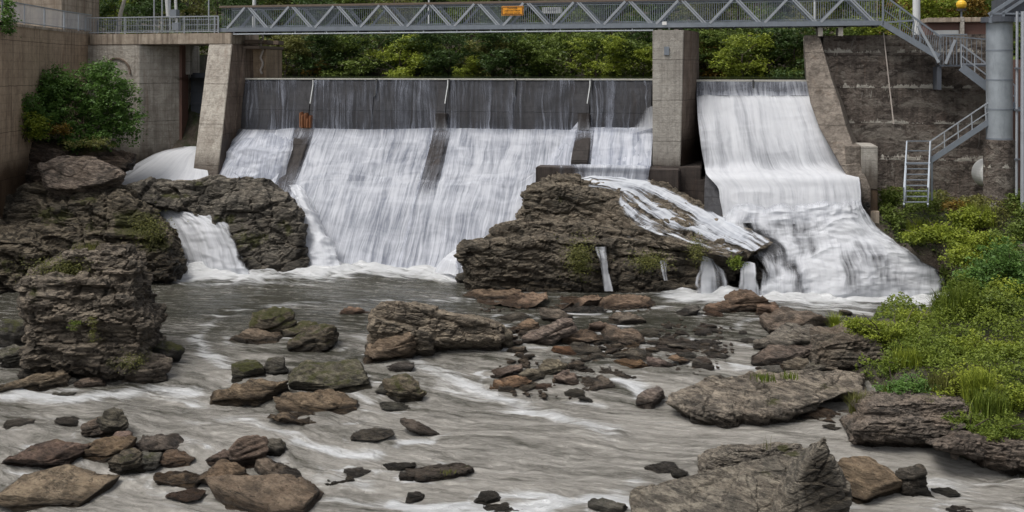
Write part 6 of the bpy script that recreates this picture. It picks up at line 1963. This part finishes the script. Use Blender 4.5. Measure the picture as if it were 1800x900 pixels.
m.build('top_rail', M['steel_light'], rk); mb_.build('bars', M['steel_light'], rk)
rr_ = empty('railing', 'rear railing of the left gate deck seen through the front one', 'railing', D(250, 50, -2.2))
m = MB(); u0, u1 = U(104, -2.2), U(384, -2.2)
for h in (.35, .7, 1.05): m.bar(W(u0, -2.2, zr0 + h), W(u1, -2.2, zr0 + h), .045)
for k in range(9): u = u0 + (u1 - u0) * k / 8; m.bar(W(u, -2.2, zr0), W(u, -2.2, zr0 + 1.05), .045)
m.build('rails', M['steel'], rr_)

# hanging cable on the abutment
e = empty('cable', 'pale cable hanging down the dark abutment wall', 'cable', D(1560, 215, 2.6))
m = MB(); m.path([dd(1553, 58, .3), dd(1559, 110, .55), dd(1565, 165, .62), dd(1571, 218, .8)], 0.035); m.build('strand', M['cable'], e)
m = MB(); m.path([dd(1542, 48, .2), dd(1542, -10, .2)], 0.03); m.build('strand', M['cable'], e)

# =================================================================== VEGETATION
def on_ground(px, py, ymax=56, ymin=20):
    t = (px - 900.0) / FOC
    y = ymin
    prev = None
    while y < ymax:
        zr = ZC - (py - HOR) / FOC * y
        if zr <= ground_z(t * y, y): return (t * y, y, ground_z(t * y, y))
        y += 0.05
    return (t * ymax, ymax, ZC - (py - HOR) / FOC * ymax)


def leaves(pos, size, rg, shade, up=0.5, aspect=1.9, nrm=None, long_up=False):
    """pos (N,3) -> one bent leaf each (two triangles folded on the midrib)"""
    N = len(pos)
    n = rg.normal(size=(N, 3)); n[:, 2] = np.abs(n[:, 2]) + up
    if nrm is not None: n = n * 0.6 + nrm
    n /= np.linalg.norm(n, axis=1, keepdims=True)
    a = rg.normal(size=(N, 3)); a[:, 2] *= 0.5
    if long_up: a[:, 2] = np.abs(a[:, 2]) + 1.6
    a -= n * (a * n).sum(1, keepdims=True); a /= np.linalg.norm(a, axis=1, keepdims=True)
    b = np.cross(n, a)
    s = (size * rg.uniform(0.45, 1.5, N))[:, None]
    L = s * 0.5; Wd = s * 0.5 / aspect
    p0 = pos - a * L; p2 = pos + a * L - n * s * 0.08
    p1 = pos + b * Wd + n * s * .07; p3 = pos - b * Wd + n * s * .07
    V = np.stack([p0, p1, p2, p3], 1).reshape(-1, 3)
    i = np.arange(N) * 4
    F = np.concatenate([np.stack([i, i + 1, i + 2], 1), np.stack([i, i + 2, i + 3], 1)])
    return V, F, np.repeat(np.clip(shade, 0, 1), 4)


def leaf_mesh(name, V, F, sh):
    me = mesh_np(name, V, F); attr(me, 'shade', sh); return me


def cloud(rg, centre, radii, n_cl, per, cl_r, shell=0.55, flat=0.55, zmin=None):
    """leaf positions in clumps over an uneven ellipsoid; returns positions and clump shade"""
    pos = []; sh = []
    c = np.array(centre, float); r = np.array(radii, float)
    for k in range(n_cl):
        d = rg.normal(size=3); d /= np.linalg.norm(d)
        rad = rg.uniform(shell, 1.0) * (1 + 0.22 * math.sin(3.1 * d[0] * 2 + k * .01) * math.cos(2.7 * d[2] * 2 + 1))
        q = c + d * r * rad
        if zmin is not None and q[2] < zmin: q[2] = zmin + rg.uniform(0, .3)
        m_ = int(per * rg.uniform(.5, 1.4)); cr = cl_r * rg.uniform(.6, 1.35)
        o = rg.normal(size=(m_, 3)) * np.array([cr, cr, cr * flat]) * .6
        pos.append(q + o)
        sh.append(np.clip(rg.uniform(0.05, 0.95) * .55 + rg.uniform(0, .45, m_) + 0.1 * d[2], 0, 1))
    return np.concatenate(pos), np.concatenate(sh)


# ---- trees beyond the reservoir
def crown_proto(seed, kind):
    rg = np.random.default_rng(seed)
    pos = []; sh = []
    if kind == 'broad':
        for k in range(9):
            c = (rg.uniform(-2.4, 2.4), rg.uniform(-2.0, 1.4), rg.uniform(1.2, 7.0))
            p, s = cloud(rg, c, (rg.uniform(1.3, 2.0), rg.uniform(1.2, 1.8), rg.uniform(.9, 1.5)), 26, 26, .50, .6, .35)
            pos.append(p); sh.append(s * .8 + rg.uniform(0, .2))
    elif kind == 'conifer':
        for k in range(15):
            z = 0.5 + k * .62; R_ = 2.7 * (1 - k / 16.5)
            for j in range(9):
                a = rg.uniform(0, 6.28)
                for t_ in np.linspace(.25, 1, 6):
                    q = np.array([math.cos(a) * R_ * t_, math.sin(a) * R_ * t_, z - .35 * t_ + rg.uniform(-.1, .1)])
                    m_ = 13
                    pos.append(q + rg.normal(size=(m_, 3)) * np.array([.24, .24, .10])); sh.append(np.clip(rg.uniform(0, .7) + rg.uniform(0, .3, m_), 0, 1))
    else:
        for k in range(12):
            c = (rg.uniform(-2.6, 2.6), rg.uniform(-1.8, 1.2), rg.uniform(.4, 4.4))
            p, s = cloud(rg, c, (rg.uniform(1.0, 1.6), 1.2, rg.uniform(.6, 1.0)), 22, 24, .40, .5, .38)
            pos.append(p); sh.append(s * .8 + rg.uniform(0, .2))
    pos = np.concatenate(pos); sh = np.concatenate(sh)
    V, F, S = leaves(pos, 0.235, rg, sh, up=.5)
    return leaf_mesh('crown', V, F, S)


def trunk_proto(seed, h, mat, lean=0.3):
    rg = np.random.default_rng(seed)
    m = MB(); p = Vector((0, 0, -1.2)); r = .20
    tops = []
    for k in range(6):
        q = p + Vector((rg.uniform(-lean, lean) * .5, rg.uniform(-lean, lean) * .4, h / 5)); m.tube(p, q, r, r * .8, 8); 
        if k > 1:
            for j in range(2):
                a = rg.uniform(0, 6.28); e = q + Vector((math.cos(a) * 1.7, math.sin(a) * 1.4, 1.1)); m.tube(q, e, r * .4, .02, 5)
        p, r = q, r * .8
    me = bpy.data.meshes.new('trunk'); me.from_pydata([tuple(v) for v in m.v], [], m.f); me.materials.append(M[mat]); return me


crowns = {k: [crown_proto(s, k) for s in ss] for k, ss in {'broad': (1, 2, 3), 'conifer': (4, 5), 'shrub': (6, 7, 8)}.items()}
trunks = {'broad': trunk_proto(1, 7, 'bark'), 'conifer': trunk_proto(2, 8.5, 'bark', .05), 'shrub': trunk_proto(3, 3.4, 'bark')}
for lst in crowns.values():
    for me in lst: me.materials.append(M['leaf_mid'])


def tree(px, w, z, kind, leaf, sc, rot, label, group, i, name=None):
    t = (px - 900.0) / FOC
    x, y, _ = D(px, HOR, w)
    e = bpy.data.objects.new(name or {'broad': 'leafy_tree', 'conifer': 'conifer_tree', 'shrub': 'waterside_tree'}[kind], None)
    scene.collection.objects.link(e); e.location = (x, y, z); e.rotation_euler = (0, 0, rot); e.scale = (sc, sc, sc * (1.0))
    props(e, label, 'tree', group)
    for nm, me in (('crown', crowns[kind][i % len(crowns[kind])]), ('trunk', trunks[kind])):
        o = bpy.data.objects.new(nm, me); scene.collection.objects.link(o); o.parent = e
        if nm == 'crown':
            o.material_slots[0].link = 'OBJECT'; o.material_slots[0].material = M[leaf]


LN = {'leaf_dark': 'dark green', 'leaf_mid': 'mid green', 'leaf_lime': 'bright yellow green', 'leaf_olive': 'olive green', 'leaf_autumn': 'yellowing'}
front = [(455, 'leaf_dark', .9), (500, 'leaf_olive', 1.0), (545, 'leaf_dark', 1.0), (560, 'leaf_autumn', .42), (610, 'leaf_mid', 1.0), (655, 'leaf_dark', .95), (700, 'leaf_lime', .95), (745, 'leaf_mid', .9), (790, 'leaf_dark', 1.0), (820, 'leaf_lime', .5), (860, 'leaf_olive', .9),
         (905, 'leaf_dark', 1.0), (950, 'leaf_mid', .95), (1000, 'leaf_mid', 1.0), (1045, 'leaf_lime', .75), (1085, 'leaf_mid', .9), (1130, 'leaf_lime', .7), (1180, 'leaf_dark', 1.0), (1235, 'leaf_autumn', .85), (1275, 'leaf_mid', 1.0), (1305, 'leaf_lime', .78), (1350, 'leaf_mid', .95), (1400, 'leaf_dark', 1.05), (1450, 'leaf_mid', 1.0)]
ORD = ['first', 'second', 'third', 'fourth', 'fifth', 'sixth', 'seventh', 'eighth', 'ninth', 'tenth', 'eleventh', 'twelfth', 'thirteenth', 'fourteenth', 'fifteenth', 'sixteenth', 'seventeenth', 'eighteenth', 'nineteenth', 'twentieth', 'twenty-first', 'twenty-second', 'twenty-third', 'twenty-fourth', 'twenty-fifth', 'twenty-sixth', 'twenty-seventh', 'twenty-eighth']
rg = np.random.default_rng(77)
for i, (px, lf, sc) in enumerate(front):
    tree(px, -24.0 - rg.uniform(0, 2.5) + (2.0 if sc < .8 else 0), Z0 - .55, 'shrub', lf, sc * 1.0, rg.uniform(0, 6.28), f'{LN[lf]} bushy tree overhanging the far shore, {ORD[i]} from the left', 'trees overhanging the far reservoir shore', i)
mid = [(430, 'leaf_dark', 'broad'), (490, 'leaf_olive', 'conifer'), (560, 'leaf_dark', 'broad'), (620, 'leaf_mid', 'conifer'), (690, 'leaf_olive', 'broad'), (760, 'leaf_dark', 'conifer'), (830, 'leaf_mid', 'broad'), (900, 'leaf_dark', 'broad'), (965, 'leaf_mid', 'conifer'), (1030, 'leaf_mid', 'broad'), (1095, 'leaf_dark', 'broad'), (1165, 'leaf_dark', 'conifer'), (1235, 'leaf_olive', 'broad'), (1300, 'leaf_mid', 'broad'), (1370, 'leaf_dark', 'conifer'), (1440, 'leaf_olive', 'broad'), (1505, 'leaf_mid', 'broad'), (1570, 'leaf_lime', 'broad'), (1635, 'leaf_autumn', 'broad'), (1700, 'leaf_mid', 'broad'), (1770, 'leaf_lime', 'broad'), (1850, 'leaf_mid', 'broad')]
for i, (px, lf, kd) in enumerate(mid):
    tree(px, -29.0 - rg.uniform(0, 4), Z0 + .8, kd, lf, rg.uniform(.95, 1.2), rg.uniform(0, 6.28), f'tall {LN[lf]} {"conifer" if kd == "conifer" else "leafy tree"} in the row behind the shore, {ORD[i]} from the left', 'tall trees behind the far shore', i)
backt = [(k, ['leaf_dark', 'leaf_mid', 'leaf_olive', 'leaf_mid'][j % 4]) for j, k in enumerate(range(-60, 1950, 92))]
for i, (px, lf) in enumerate(backt):
    tree(px, -42.0 - rg.uniform(0, 5), Z0 + 6.5, 'broad' if i % 3 else 'conifer', lf, rg.uniform(1.15, 1.45), rg.uniform(0, 6.28), 'tall tree on the wooded slope high behind the reservoir', 'trees on the upper wooded slope', i)
leftt = [(-30, 'leaf_dark', 'broad', 1.0), (125, 'leaf_mid', 'broad', .8), (165, 'leaf_dark', 'broad', .85), (205, 'leaf_lime', 'broad', .7), (245, 'leaf_mid', 'conifer', .8), (290, 'leaf_dark', 'broad', .85), (335, 'leaf_olive', 'broad', .8), (380, 'leaf_dark', 'broad', .85)]
for i, (px, lf, kd, sc) in enumerate(leftt):
    tree(px, -12.0 - rg.uniform(0, 3), Z0 + 1.2, kd, lf, sc, rg.uniform(0, 6.28), f'{LN[lf]} tree behind the left gate deck, {ORD[i]} from the left', 'trees behind the left gate deck', i)
for i, (px, lf) in enumerate([(1600, 'leaf_lime'), (1650, 'leaf_autumn'), (1740, 'leaf_mid')]):
    tree(px, -14.0 - 2 * i, Z0 + 1.5, 'shrub', lf, 1.0, i * 2.0, f'{LN[lf]} bushy tree behind the {["thick pale pole", "low red brown building", "standpipe"][i]}', 'trees behind the right abutment', i)
tree(345, -9.5, Z0 - 1.5, 'shrub', 'leaf_mid', .7, 1.0, 'green bush seen through the gap beside the sluice gate', None, 1, 'bush')
# birch trunk
e = empty('birch_tree', 'leaning pale birch trunk rising behind the left deck railing', 'tree', D(208, 60, -3.4))
m = MB(); m.tube(D(206, 62, -3.4), D(212, 24, -3.4), .16, .13, 10); m.tube(D(212, 24, -3.4), D(222, -12, -3.4), .13, .11, 10); m.tube(D(222, -12, -3.4), D(226, -90, -3.4), .11, .06, 10); m.build('trunk', M['birch'], e)
p_, s_ = cloud(np.random.default_rng(3), D(224, -95, -3.4), (2.2, 2, 1.8), 40, 30, .4)
V, F, S = leaves(p_, .2, np.random.default_rng(4), s_); link('crown', leaf_mesh('crown', V, F, S), M['leaf_lime'], e)
# wooded slope as ground cover so no bare soil shows between the trunks
rg = np.random.default_rng(8)
n = 60000
uu_ = rg.uniform(-60, 60, n); ww_ = -rg.uniform(24.5, 62, n)
x_ = uu_ * CS + (V0 - ww_) * SN; y_ = -uu_ * SN + (V0 - ww_) * CS
zz_ = 9.0 + np.minimum(np.maximum(-ww_ - 24, 0) * 0.42, 26) + rg.uniform(0, 1.8, n) ** 1.3
V, F, S = leaves(np.stack([x_, y_, zz_], 1), .42, rg, rg.uniform(0, .7, n))
props(link('undergrowth', leaf_mesh('undergrowth', V, F, S), M['leaf_mid']), 'low green undergrowth covering the wooded slope behind the reservoir', 'undergrowth', None, 'stuff')


# ---- bushes built in place
def bush(name, label, cat, blobs, leaf, size=0.16, seed=0, group=None, base=None, stems=True, zmin=None, up=.5, aspect=1.9):
    """blobs: (px, py, depth_y, rx_px, ry_px, n clumps, leaves per clump)"""
    rg = np.random.default_rng(seed + 300)
    pos = []; sh = []; cs = []
    for (px, py, y, rx_, ry_, ncl, per) in blobs:
        c = P(px, py, y); s = y / FOC
        p, q = cloud(rg, c, (rx_ * s, rx_ * s * .7, ry_ * s), ncl, per, size * 1.9, .35, .55)
        pos.append(p); sh.append(q); cs.append(c)
    pos = np.concatenate(pos); sh = np.concatenate(sh)
    if base is None: base = P(blobs[0][0], blobs[0][1] + blobs[0][4], blobs[0][2])
    e = empty(name, label, cat, base, group)
    V, F, S = leaves(pos, size, rg, sh, up=up, aspect=aspect)
    link('foliage', leaf_mesh('foliage', V, F, S), M[leaf], e)
    if stems:
        m = MB(); b = Vector(base)
        for c in cs:
            for k in range(4):
                q = Vector(c) + Vector(tuple(rg.normal(size=3) * .4)); mdp = (b + q) / 2 + Vector(tuple(rg.normal(size=3) * .12))
                st0 = b + Vector((rg.uniform(-.3, .3) + (c[0] - b.x) * .4, rg.uniform(-.1, .1), -.1))
                m.tube(st0, mdp, .035, .025, 5); m.tube(mdp, q, .025, .008, 5)
        m.build('stems', M['bark'], e)
    return e


yb = 55.5
bush('bush', 'large round leafy green bush growing against the left concrete walls', 'bush',
     [(120, 190, 55.4, 80, 62, 190, 34), (190, 165, 55.6, 56, 52, 150, 34), (205, 215, 55.2, 48, 46, 120, 34), (70, 175, 54.6, 48, 50, 100, 34), (60, 215, 53.6, 46, 34, 150, 34), (95, 150, 55.2, 50, 36, 120, 34), (42, 190, 52.6, 26, 34, 70, 30), (150, 240, 54.6, 60, 22, 70, 30), (175, 125, 55.8, 36, 18, 40, 26)], 'leaf_bush', .17, 1)
bush('bush', 'low yellow green bush at the left foot of the large bush', 'bush', [(48, 222, 52.4, 36, 24, 80, 30), (20, 205, 52, 20, 22, 30, 28)], 'leaf_lime', .15, 2)
bush('bush', 'reddish low growth under the large left bush', 'bush', [(105, 228, 53.2, 22, 12, 24, 24)], 'leaf_autumn', .13, 3)
bush('climbing_plant', 'green ivy hanging over the far left wall edge', 'plant', [(14, 40, 49.4, 9, 28, 34, 22), (12, 10, 49.6, 9, 18, 20, 22)], 'leaf_bush', .14, 4, stems=False)
for q in [(152, 252, 53.0, 60, 8, 40, 22)]:
    bush('moss_plants', 'yellow green low plants hanging over the perched brown slab', 'plant', [q], 'leaf_olive', .11, 5, stems=False)

# plants growing on rocks


def blades(rg, base, n, h, spread, wd, lean=0.5):
    b = np.array(base) + np.stack([rg.normal(size=n) * spread, rg.normal(size=n) * spread * .7, np.zeros(n)], 1)
    a = rg.uniform(0, 6.28, n); l = rg.uniform(.15, 1, n) * lean * h
    H = h * rg.uniform(.5, 1.15, n)
    d = np.stack([np.cos(a), np.sin(a), 0 * a], 1); s = np.stack([-np.sin(a), np.cos(a), 0 * a], 1) * wd * .5
    up = np.array([0, 0, 1.0])
    p1 = b + d * (l * .25)[:, None] + up * (H * .55)[:, None]; p2 = b + d * l[:, None] + up * (H)[:, None]
    V = np.stack([b - s, b + s, p1 + s * .8, p1 - s * .8, p2], 1).reshape(-1, 3)
    i = np.arange(n) * 5
    F = np.concatenate([np.stack([i, i + 1, i + 2], 1), np.stack([i, i + 2, i + 3], 1), np.stack([i + 3, i + 2, i + 4], 1)])
    return V, F, np.repeat(rg.uniform(.1, 1, n), 5)


def tuft(px, py, h_px, w_px, label, leaf='leaf_bright', n=160, y=None, seed=0, name='grass_tuft', cat='grass tuft', group=None, lean=.5, wd=.022):
    b = on_ground(px, py) if y is None else P(px, py, y)
    s = b[1] / FOC
    V, F, S = blades(np.random.default_rng(seed + int(px)), b, n, h_px * s, w_px * s * .28, wd, lean)
    V[:, 2] -= .03
    me = leaf_mesh(name, V - np.array(b), F, S)
    o = link(name, me, M[leaf]); o.location = b
    return props(o, label, cat, group)


def moss_patch(label, px, py, y, rx_, ry_, n, leaf, size=.09, seed=0, name='rock_plants'):
    rg = np.random.default_rng(seed + 90)
    c = np.array(P(px, py, y)); s = y / FOC
    pos = c + rg.normal(size=(n, 3)) * np.array([rx_ * s * .5, .35, ry_ * s * .5])
    V, F, S = leaves(pos, size, rg, rg.uniform(0, 1, n), up=.3)
    o = link(name, leaf_mesh(name, V - c, F, S), M[leaf]); o.location = tuple(c)
    return props(o, label, 'moss', None, 'stuff')


moss_patch('yellow olive plants on top of the tall left boulder', 118, 470, 35.9, 60, 18, 2600, 'leaf_olive', .06, 1)
tuft(150, 452, 28, 40, 'thin wispy grass behind the yellow plants on the tall left boulder', 'leaf_olive', 160, 36.6, 1)
bush('rock_fern', 'small green fern on the face of the tall left boulder', 'plant', [(130, 572, 33.9, 12, 11, 12, 20)], 'leaf_bright', .06, 11, stems=False)
bush('rock_fern', 'hanging pale green plant down the face of the tall left boulder', 'plant', [(162, 568, 33.9, 8, 14, 10, 18), (163, 592, 33.8, 7, 16, 10, 18)], 'leaf_olive', .06, 12, stems=False)
moss_patch('mossy plants on the rounded boulder at the foot of the tall left boulder', 235, 632, 34.0, 26, 12, 700, 'leaf_olive', .05, 3)
bush('rock_plant', 'bright leafy plant on the dark rock between the two small fan falls', 'plant', [(1296, 462, 44.2, 14, 13, 22, 26)], 'leaf_bright', .10, 13, stems=False)
moss_patch('bright green growth beside the slim trickle on the central rock', 1020, 452, 45.1, 26, 34, 1500, 'leaf_olive', .08, 5)
moss_patch('dark green growth right of the slim trickle on the central rock', 1142, 458, 44.9, 34, 16, 1100, 'leaf_olive', .08, 6)
moss_patch('green growth at the right end of the central rock', 1225, 440, 45.1, 16, 22, 800, 'leaf_olive', .08, 7)
moss_patch('yellow green growth at the shoulder of the massive left rock', 262, 404, 47.6, 34, 26, 1300, 'leaf_olive', .08, 8)
tuft(1345, 668, 16, 34, 'small grass tuft on the broad low shelf, left of two', n=90, y=32.2)
tuft(1388, 664, 14, 26, 'small grass tuft on the broad low shelf, right of two', n=80, y=32.4)
tuft(790, 830, 6, 30, 'tiny grass on the flat moss topped rock', 'leaf_olive', 60, 27.6)
tuft(1350, 788, 26, 12, 'few thin stalks on the grey flat topped rock', 'leaf_olive', 10, 26.4, lean=.3, wd=.012)

# ---- right bank ground cover
rg = np.random.default_rng(31)
ring = [(1478, 560), (1520, 548), (1600, 545), (1650, 520), (1655, 480), (1600, 440), (1560, 420), (1545, 400), (1550, 340), (1900, 320), (1900, 840), (1800, 790), (1740, 772), (1640, 748), (1700, 720), (1700, 705), (1520, 700), (1490, 668), (1545, 620), (1470, 590)]
poly = np.array(ring, float)


def inside(px, py):
    r = np.zeros(px.shape, bool); n_ = len(poly); j = n_ - 1
    for i_ in range(n_):
        xi_, yi_ = poly[i_]; xj, yj = poly[j]
        c = ((yi_ > py) != (yj > py)) & (px < (xj - xi_) * (py - yi_) / (yj - yi_ + 1e-9) + xi_)
        r ^= c; j = i_
    return r


n = 420000
x_ = rg.uniform(8, 34, n); y_ = rg.uniform(25, 52, n)
i_ = (x_ - gx[0]) / .4; j_ = (y_ - gy[0]) / .4
i0 = i_.astype(int); j0 = j_.astype(int); a_ = i_ - i0; b_ = j_ - j0
z_ = Zt[j0, i0] * (1 - a_) * (1 - b_) + Zt[j0, i0 + 1] * a_ * (1 - b_) + Zt[j0 + 1, i0] * (1 - a_) * b_ + Zt[j0 + 1, i0 + 1] * a_ * b_
pq = np.stack([x_, y_, 0 * x_], 1)
dn_ = fbm(pq * .9, 3, 21) * .5 + .5
dn2 = fbm(pq * 2.4, 3, 25) * .5 + .5
px = 900 + FOC * x_ / y_; py = HOR + FOC * (ZC - z_) / y_
thin = np.where(y_ < 43, 1.0, .75)
keep = inside(px, py) & (rg.uniform(0, 1, n) < np.clip((dn_ - .30) * 3.2, 0.03, 1) * thin) & (z_ > water_z(x_, y_) + .02)
x_, y_, z_, dn_, dn2, px, py = [q[keep] for q in (x_, y_, z_, dn_, dn2, px, py)]
hh = (0.10 + 0.75 * np.clip((dn_ - .38) * 2.6, 0, 1) * (0.5 + dn2)) * rg.uniform(.05, 1, len(x_)) ** .6
near = y_ < 40
kind_n = vnoise(np.stack([x_ * .35, y_ * .45, 0 * x_], 1), 55)
for nm, lf, msk, sz, lb in (('ground_cover', 'leaf_bright', near & (kind_n > -.12), .105, 'bright green low plants covering the near right bank'),
                            ('ground_cover', 'leaf_lime', near & (kind_n <= -.12), .095, 'yellow green low weeds between the bright bank plants'),
                            ('ground_cover', 'leaf_mid', (~near) & (kind_n > -.2), .13, 'mid green weeds covering the bank below the abutment wall'),
                            ('ground_cover', 'leaf_olive', (~near) & (kind_n <= -.2), .12, 'olive weeds covering the bank below the abutment wall')):
    pos = np.stack([x_[msk], y_[msk], z_[msk] + hh[msk]], 1)
    V, F, S = leaves(pos, sz, rg, np.clip(.2 + .5 * hh[msk] + rg.uniform(0, .5, msk.sum()), 0, 1), up=.5)
    props(link(nm, leaf_mesh(nm, V, F, S), M[lf]), lb, 'ground cover', None, 'stuff')

BS = 'shrubs on the right bank'
B = lambda nm, lb, bl, lf, sz, sd, **k: bush(nm, lb, 'shrub', bl, lf, sz, sd, BS, **k)
B('shrub', 'dark grey green shrub at the right edge beside the cascade end', [(1760, 470, 39.5, 62, 46, 170, 34), (1710, 500, 39.2, 36, 34, 80, 32), (1800, 520, 38.0, 40, 40, 90, 32)], 'leaf_bush', .12, 21)
B('shrub', 'bright willow like shrub leaning over the foot of the white cascade', [(1690, 520, 37.6, 30, 42, 110, 34), (1668, 545, 37.6, 22, 26, 60, 30)], 'leaf_bright', .13, 22, aspect=3.6)
B('shrub', 'olive shrub right of the bright willow like shrub', [(1745, 545, 36.8, 36, 30, 110, 32), (1790, 560, 36.4, 26, 24, 60, 30)], 'leaf_mid', .11, 23)
B('shrub', 'green shrub mass above the cascade end, below the steep stair', [(1650, 412, 44.5, 34, 15, 90, 30), (1615, 415, 44.8, 26, 11, 50, 30)], 'leaf_lime', .13, 24)
B('shrub', 'yellow green shrub in front of the standpipe base', [(1700, 385, 45.8, 34, 20, 100, 30), (1690, 420, 43.8, 30, 18, 60, 30)], 'leaf_lime', .13, 25)
B('shrub', 'grey green shrub between the standpipe and the dark edge shrub', [(1730, 430, 42.8, 46, 20, 120, 30), (1690, 452, 42.2, 32, 16, 60, 30)], 'leaf_lime', .12, 26)
B('shrub', 'green shrub right of the standpipe base at the right edge', [(1790, 365, 46.3, 22, 30, 90, 30), (1800, 410, 44.0, 26, 24, 60, 30)], 'leaf_mid', .13, 27)
B('shrub', 'reddish weeds left of the standpipe base', [(1680, 362, 47.0, 26, 10, 40, 24)], 'leaf_autumn', .12, 28)
B('shrub', 'low green weeds against the concrete end post', [(1562, 350, 48.4, 20, 22, 60, 26), (1570, 385, 47.2, 22, 14, 30, 26)], 'leaf_mid', .12, 29)
B('shrub', 'leafy bright green bush hanging over the dark block rock', [(1560, 582, 35.6, 60, 20, 150, 34), (1510, 572, 35.8, 34, 12, 70, 30), (1600, 556, 37.4, 44, 12, 70, 30)], 'leaf_lime', .085, 30)
B('shrub', 'dense bright green bush in the middle of the near bank', [(1625, 618, 34.2, 70, 26, 210, 36), (1580, 648, 33.6, 40, 20, 90, 34)], 'leaf_bright', .085, 31)
B('shrub', 'broad green bush at the right of the near bank', [(1710, 612, 34.4, 56, 24, 140, 34), (1770, 622, 33.6, 40, 24, 90, 34)], 'leaf_lime', .09, 32)
B('shrub', 'dark leaved plants under the overhang of the near bank', [(1600, 680, 32.2, 50, 16, 90, 34)], 'leaf_bush', .08, 33)
B('shrub', 'feathery bright green plants along the lower edge of the bank', [(1700, 740, 29.6, 62, 20, 150, 34), (1770, 755, 28.8, 40, 24, 100, 34), (1740, 770, 28.4, 24, 18, 50, 34)], 'leaf_bright', .065, 34)
B('shrub', 'light green weeds at the right edge above the feathery plants', [(1790, 700, 30.2, 36, 26, 100, 32)], 'leaf_lime', .075, 35)
GT = 'grass tufts on the right bank'
for k, (px, py, h, w_, lb, lf) in enumerate([
        (1690, 560, 60, 50, 'tall reedy grass in front of the bright willow like shrub', 'leaf_bright'), (1655, 550, 40, 34, 'reedy grass leaning over the shallow water left of the willow like shrub', 'leaf_bright'),
        (1720, 700, 56, 50, 'tall yellow green grass standing in the middle of the lower bank', 'leaf_lime'), (1740, 730, 40, 60, 'fine grass clump below the tall yellow green grass', 'leaf_bright'),
        (1508, 738, 46, 20, 'small upright plant in front of the thin bedded ledge', 'leaf_olive'), (1630, 738, 36, 44, 'grass clump growing on the thin bedded ledge', 'leaf_lime'),
        (1467, 585, 34, 12, 'thin upright stalks at the left tip of the bank bushes', 'leaf_lime'), (1450, 690, 24, 40, 'olive grass tuft hanging at the right end of the broad shelf', 'leaf_olive'),
        (1620, 420, 36, 60, 'long grass on the bank edge above the white cascade', 'leaf_lime'), (1600, 760, 10, 40, 'short grass at the edge of the ledge', 'leaf_lime'),
        (1600, 640, 30, 60, 'grass growing through the dense bush of the near bank', 'leaf_lime'), (1570, 700, 24, 40, 'grass tuft under the overhang of the near bank', 'leaf_bright'), (1660, 690, 40, 60, 'loose pale grass between the near bank bush and the lower ledge', 'leaf_olive'),
        (1780, 480, 30, 60, 'long grass among the dark shrub at the right edge', 'leaf_mid'), (1720, 400, 40, 60, 'long grass before the standpipe base', 'leaf_lime')]):
    tuft(px, py, h, w_ * .85, lb, lf, 420, None, k, group=GT, lean=.6, wd=.03)
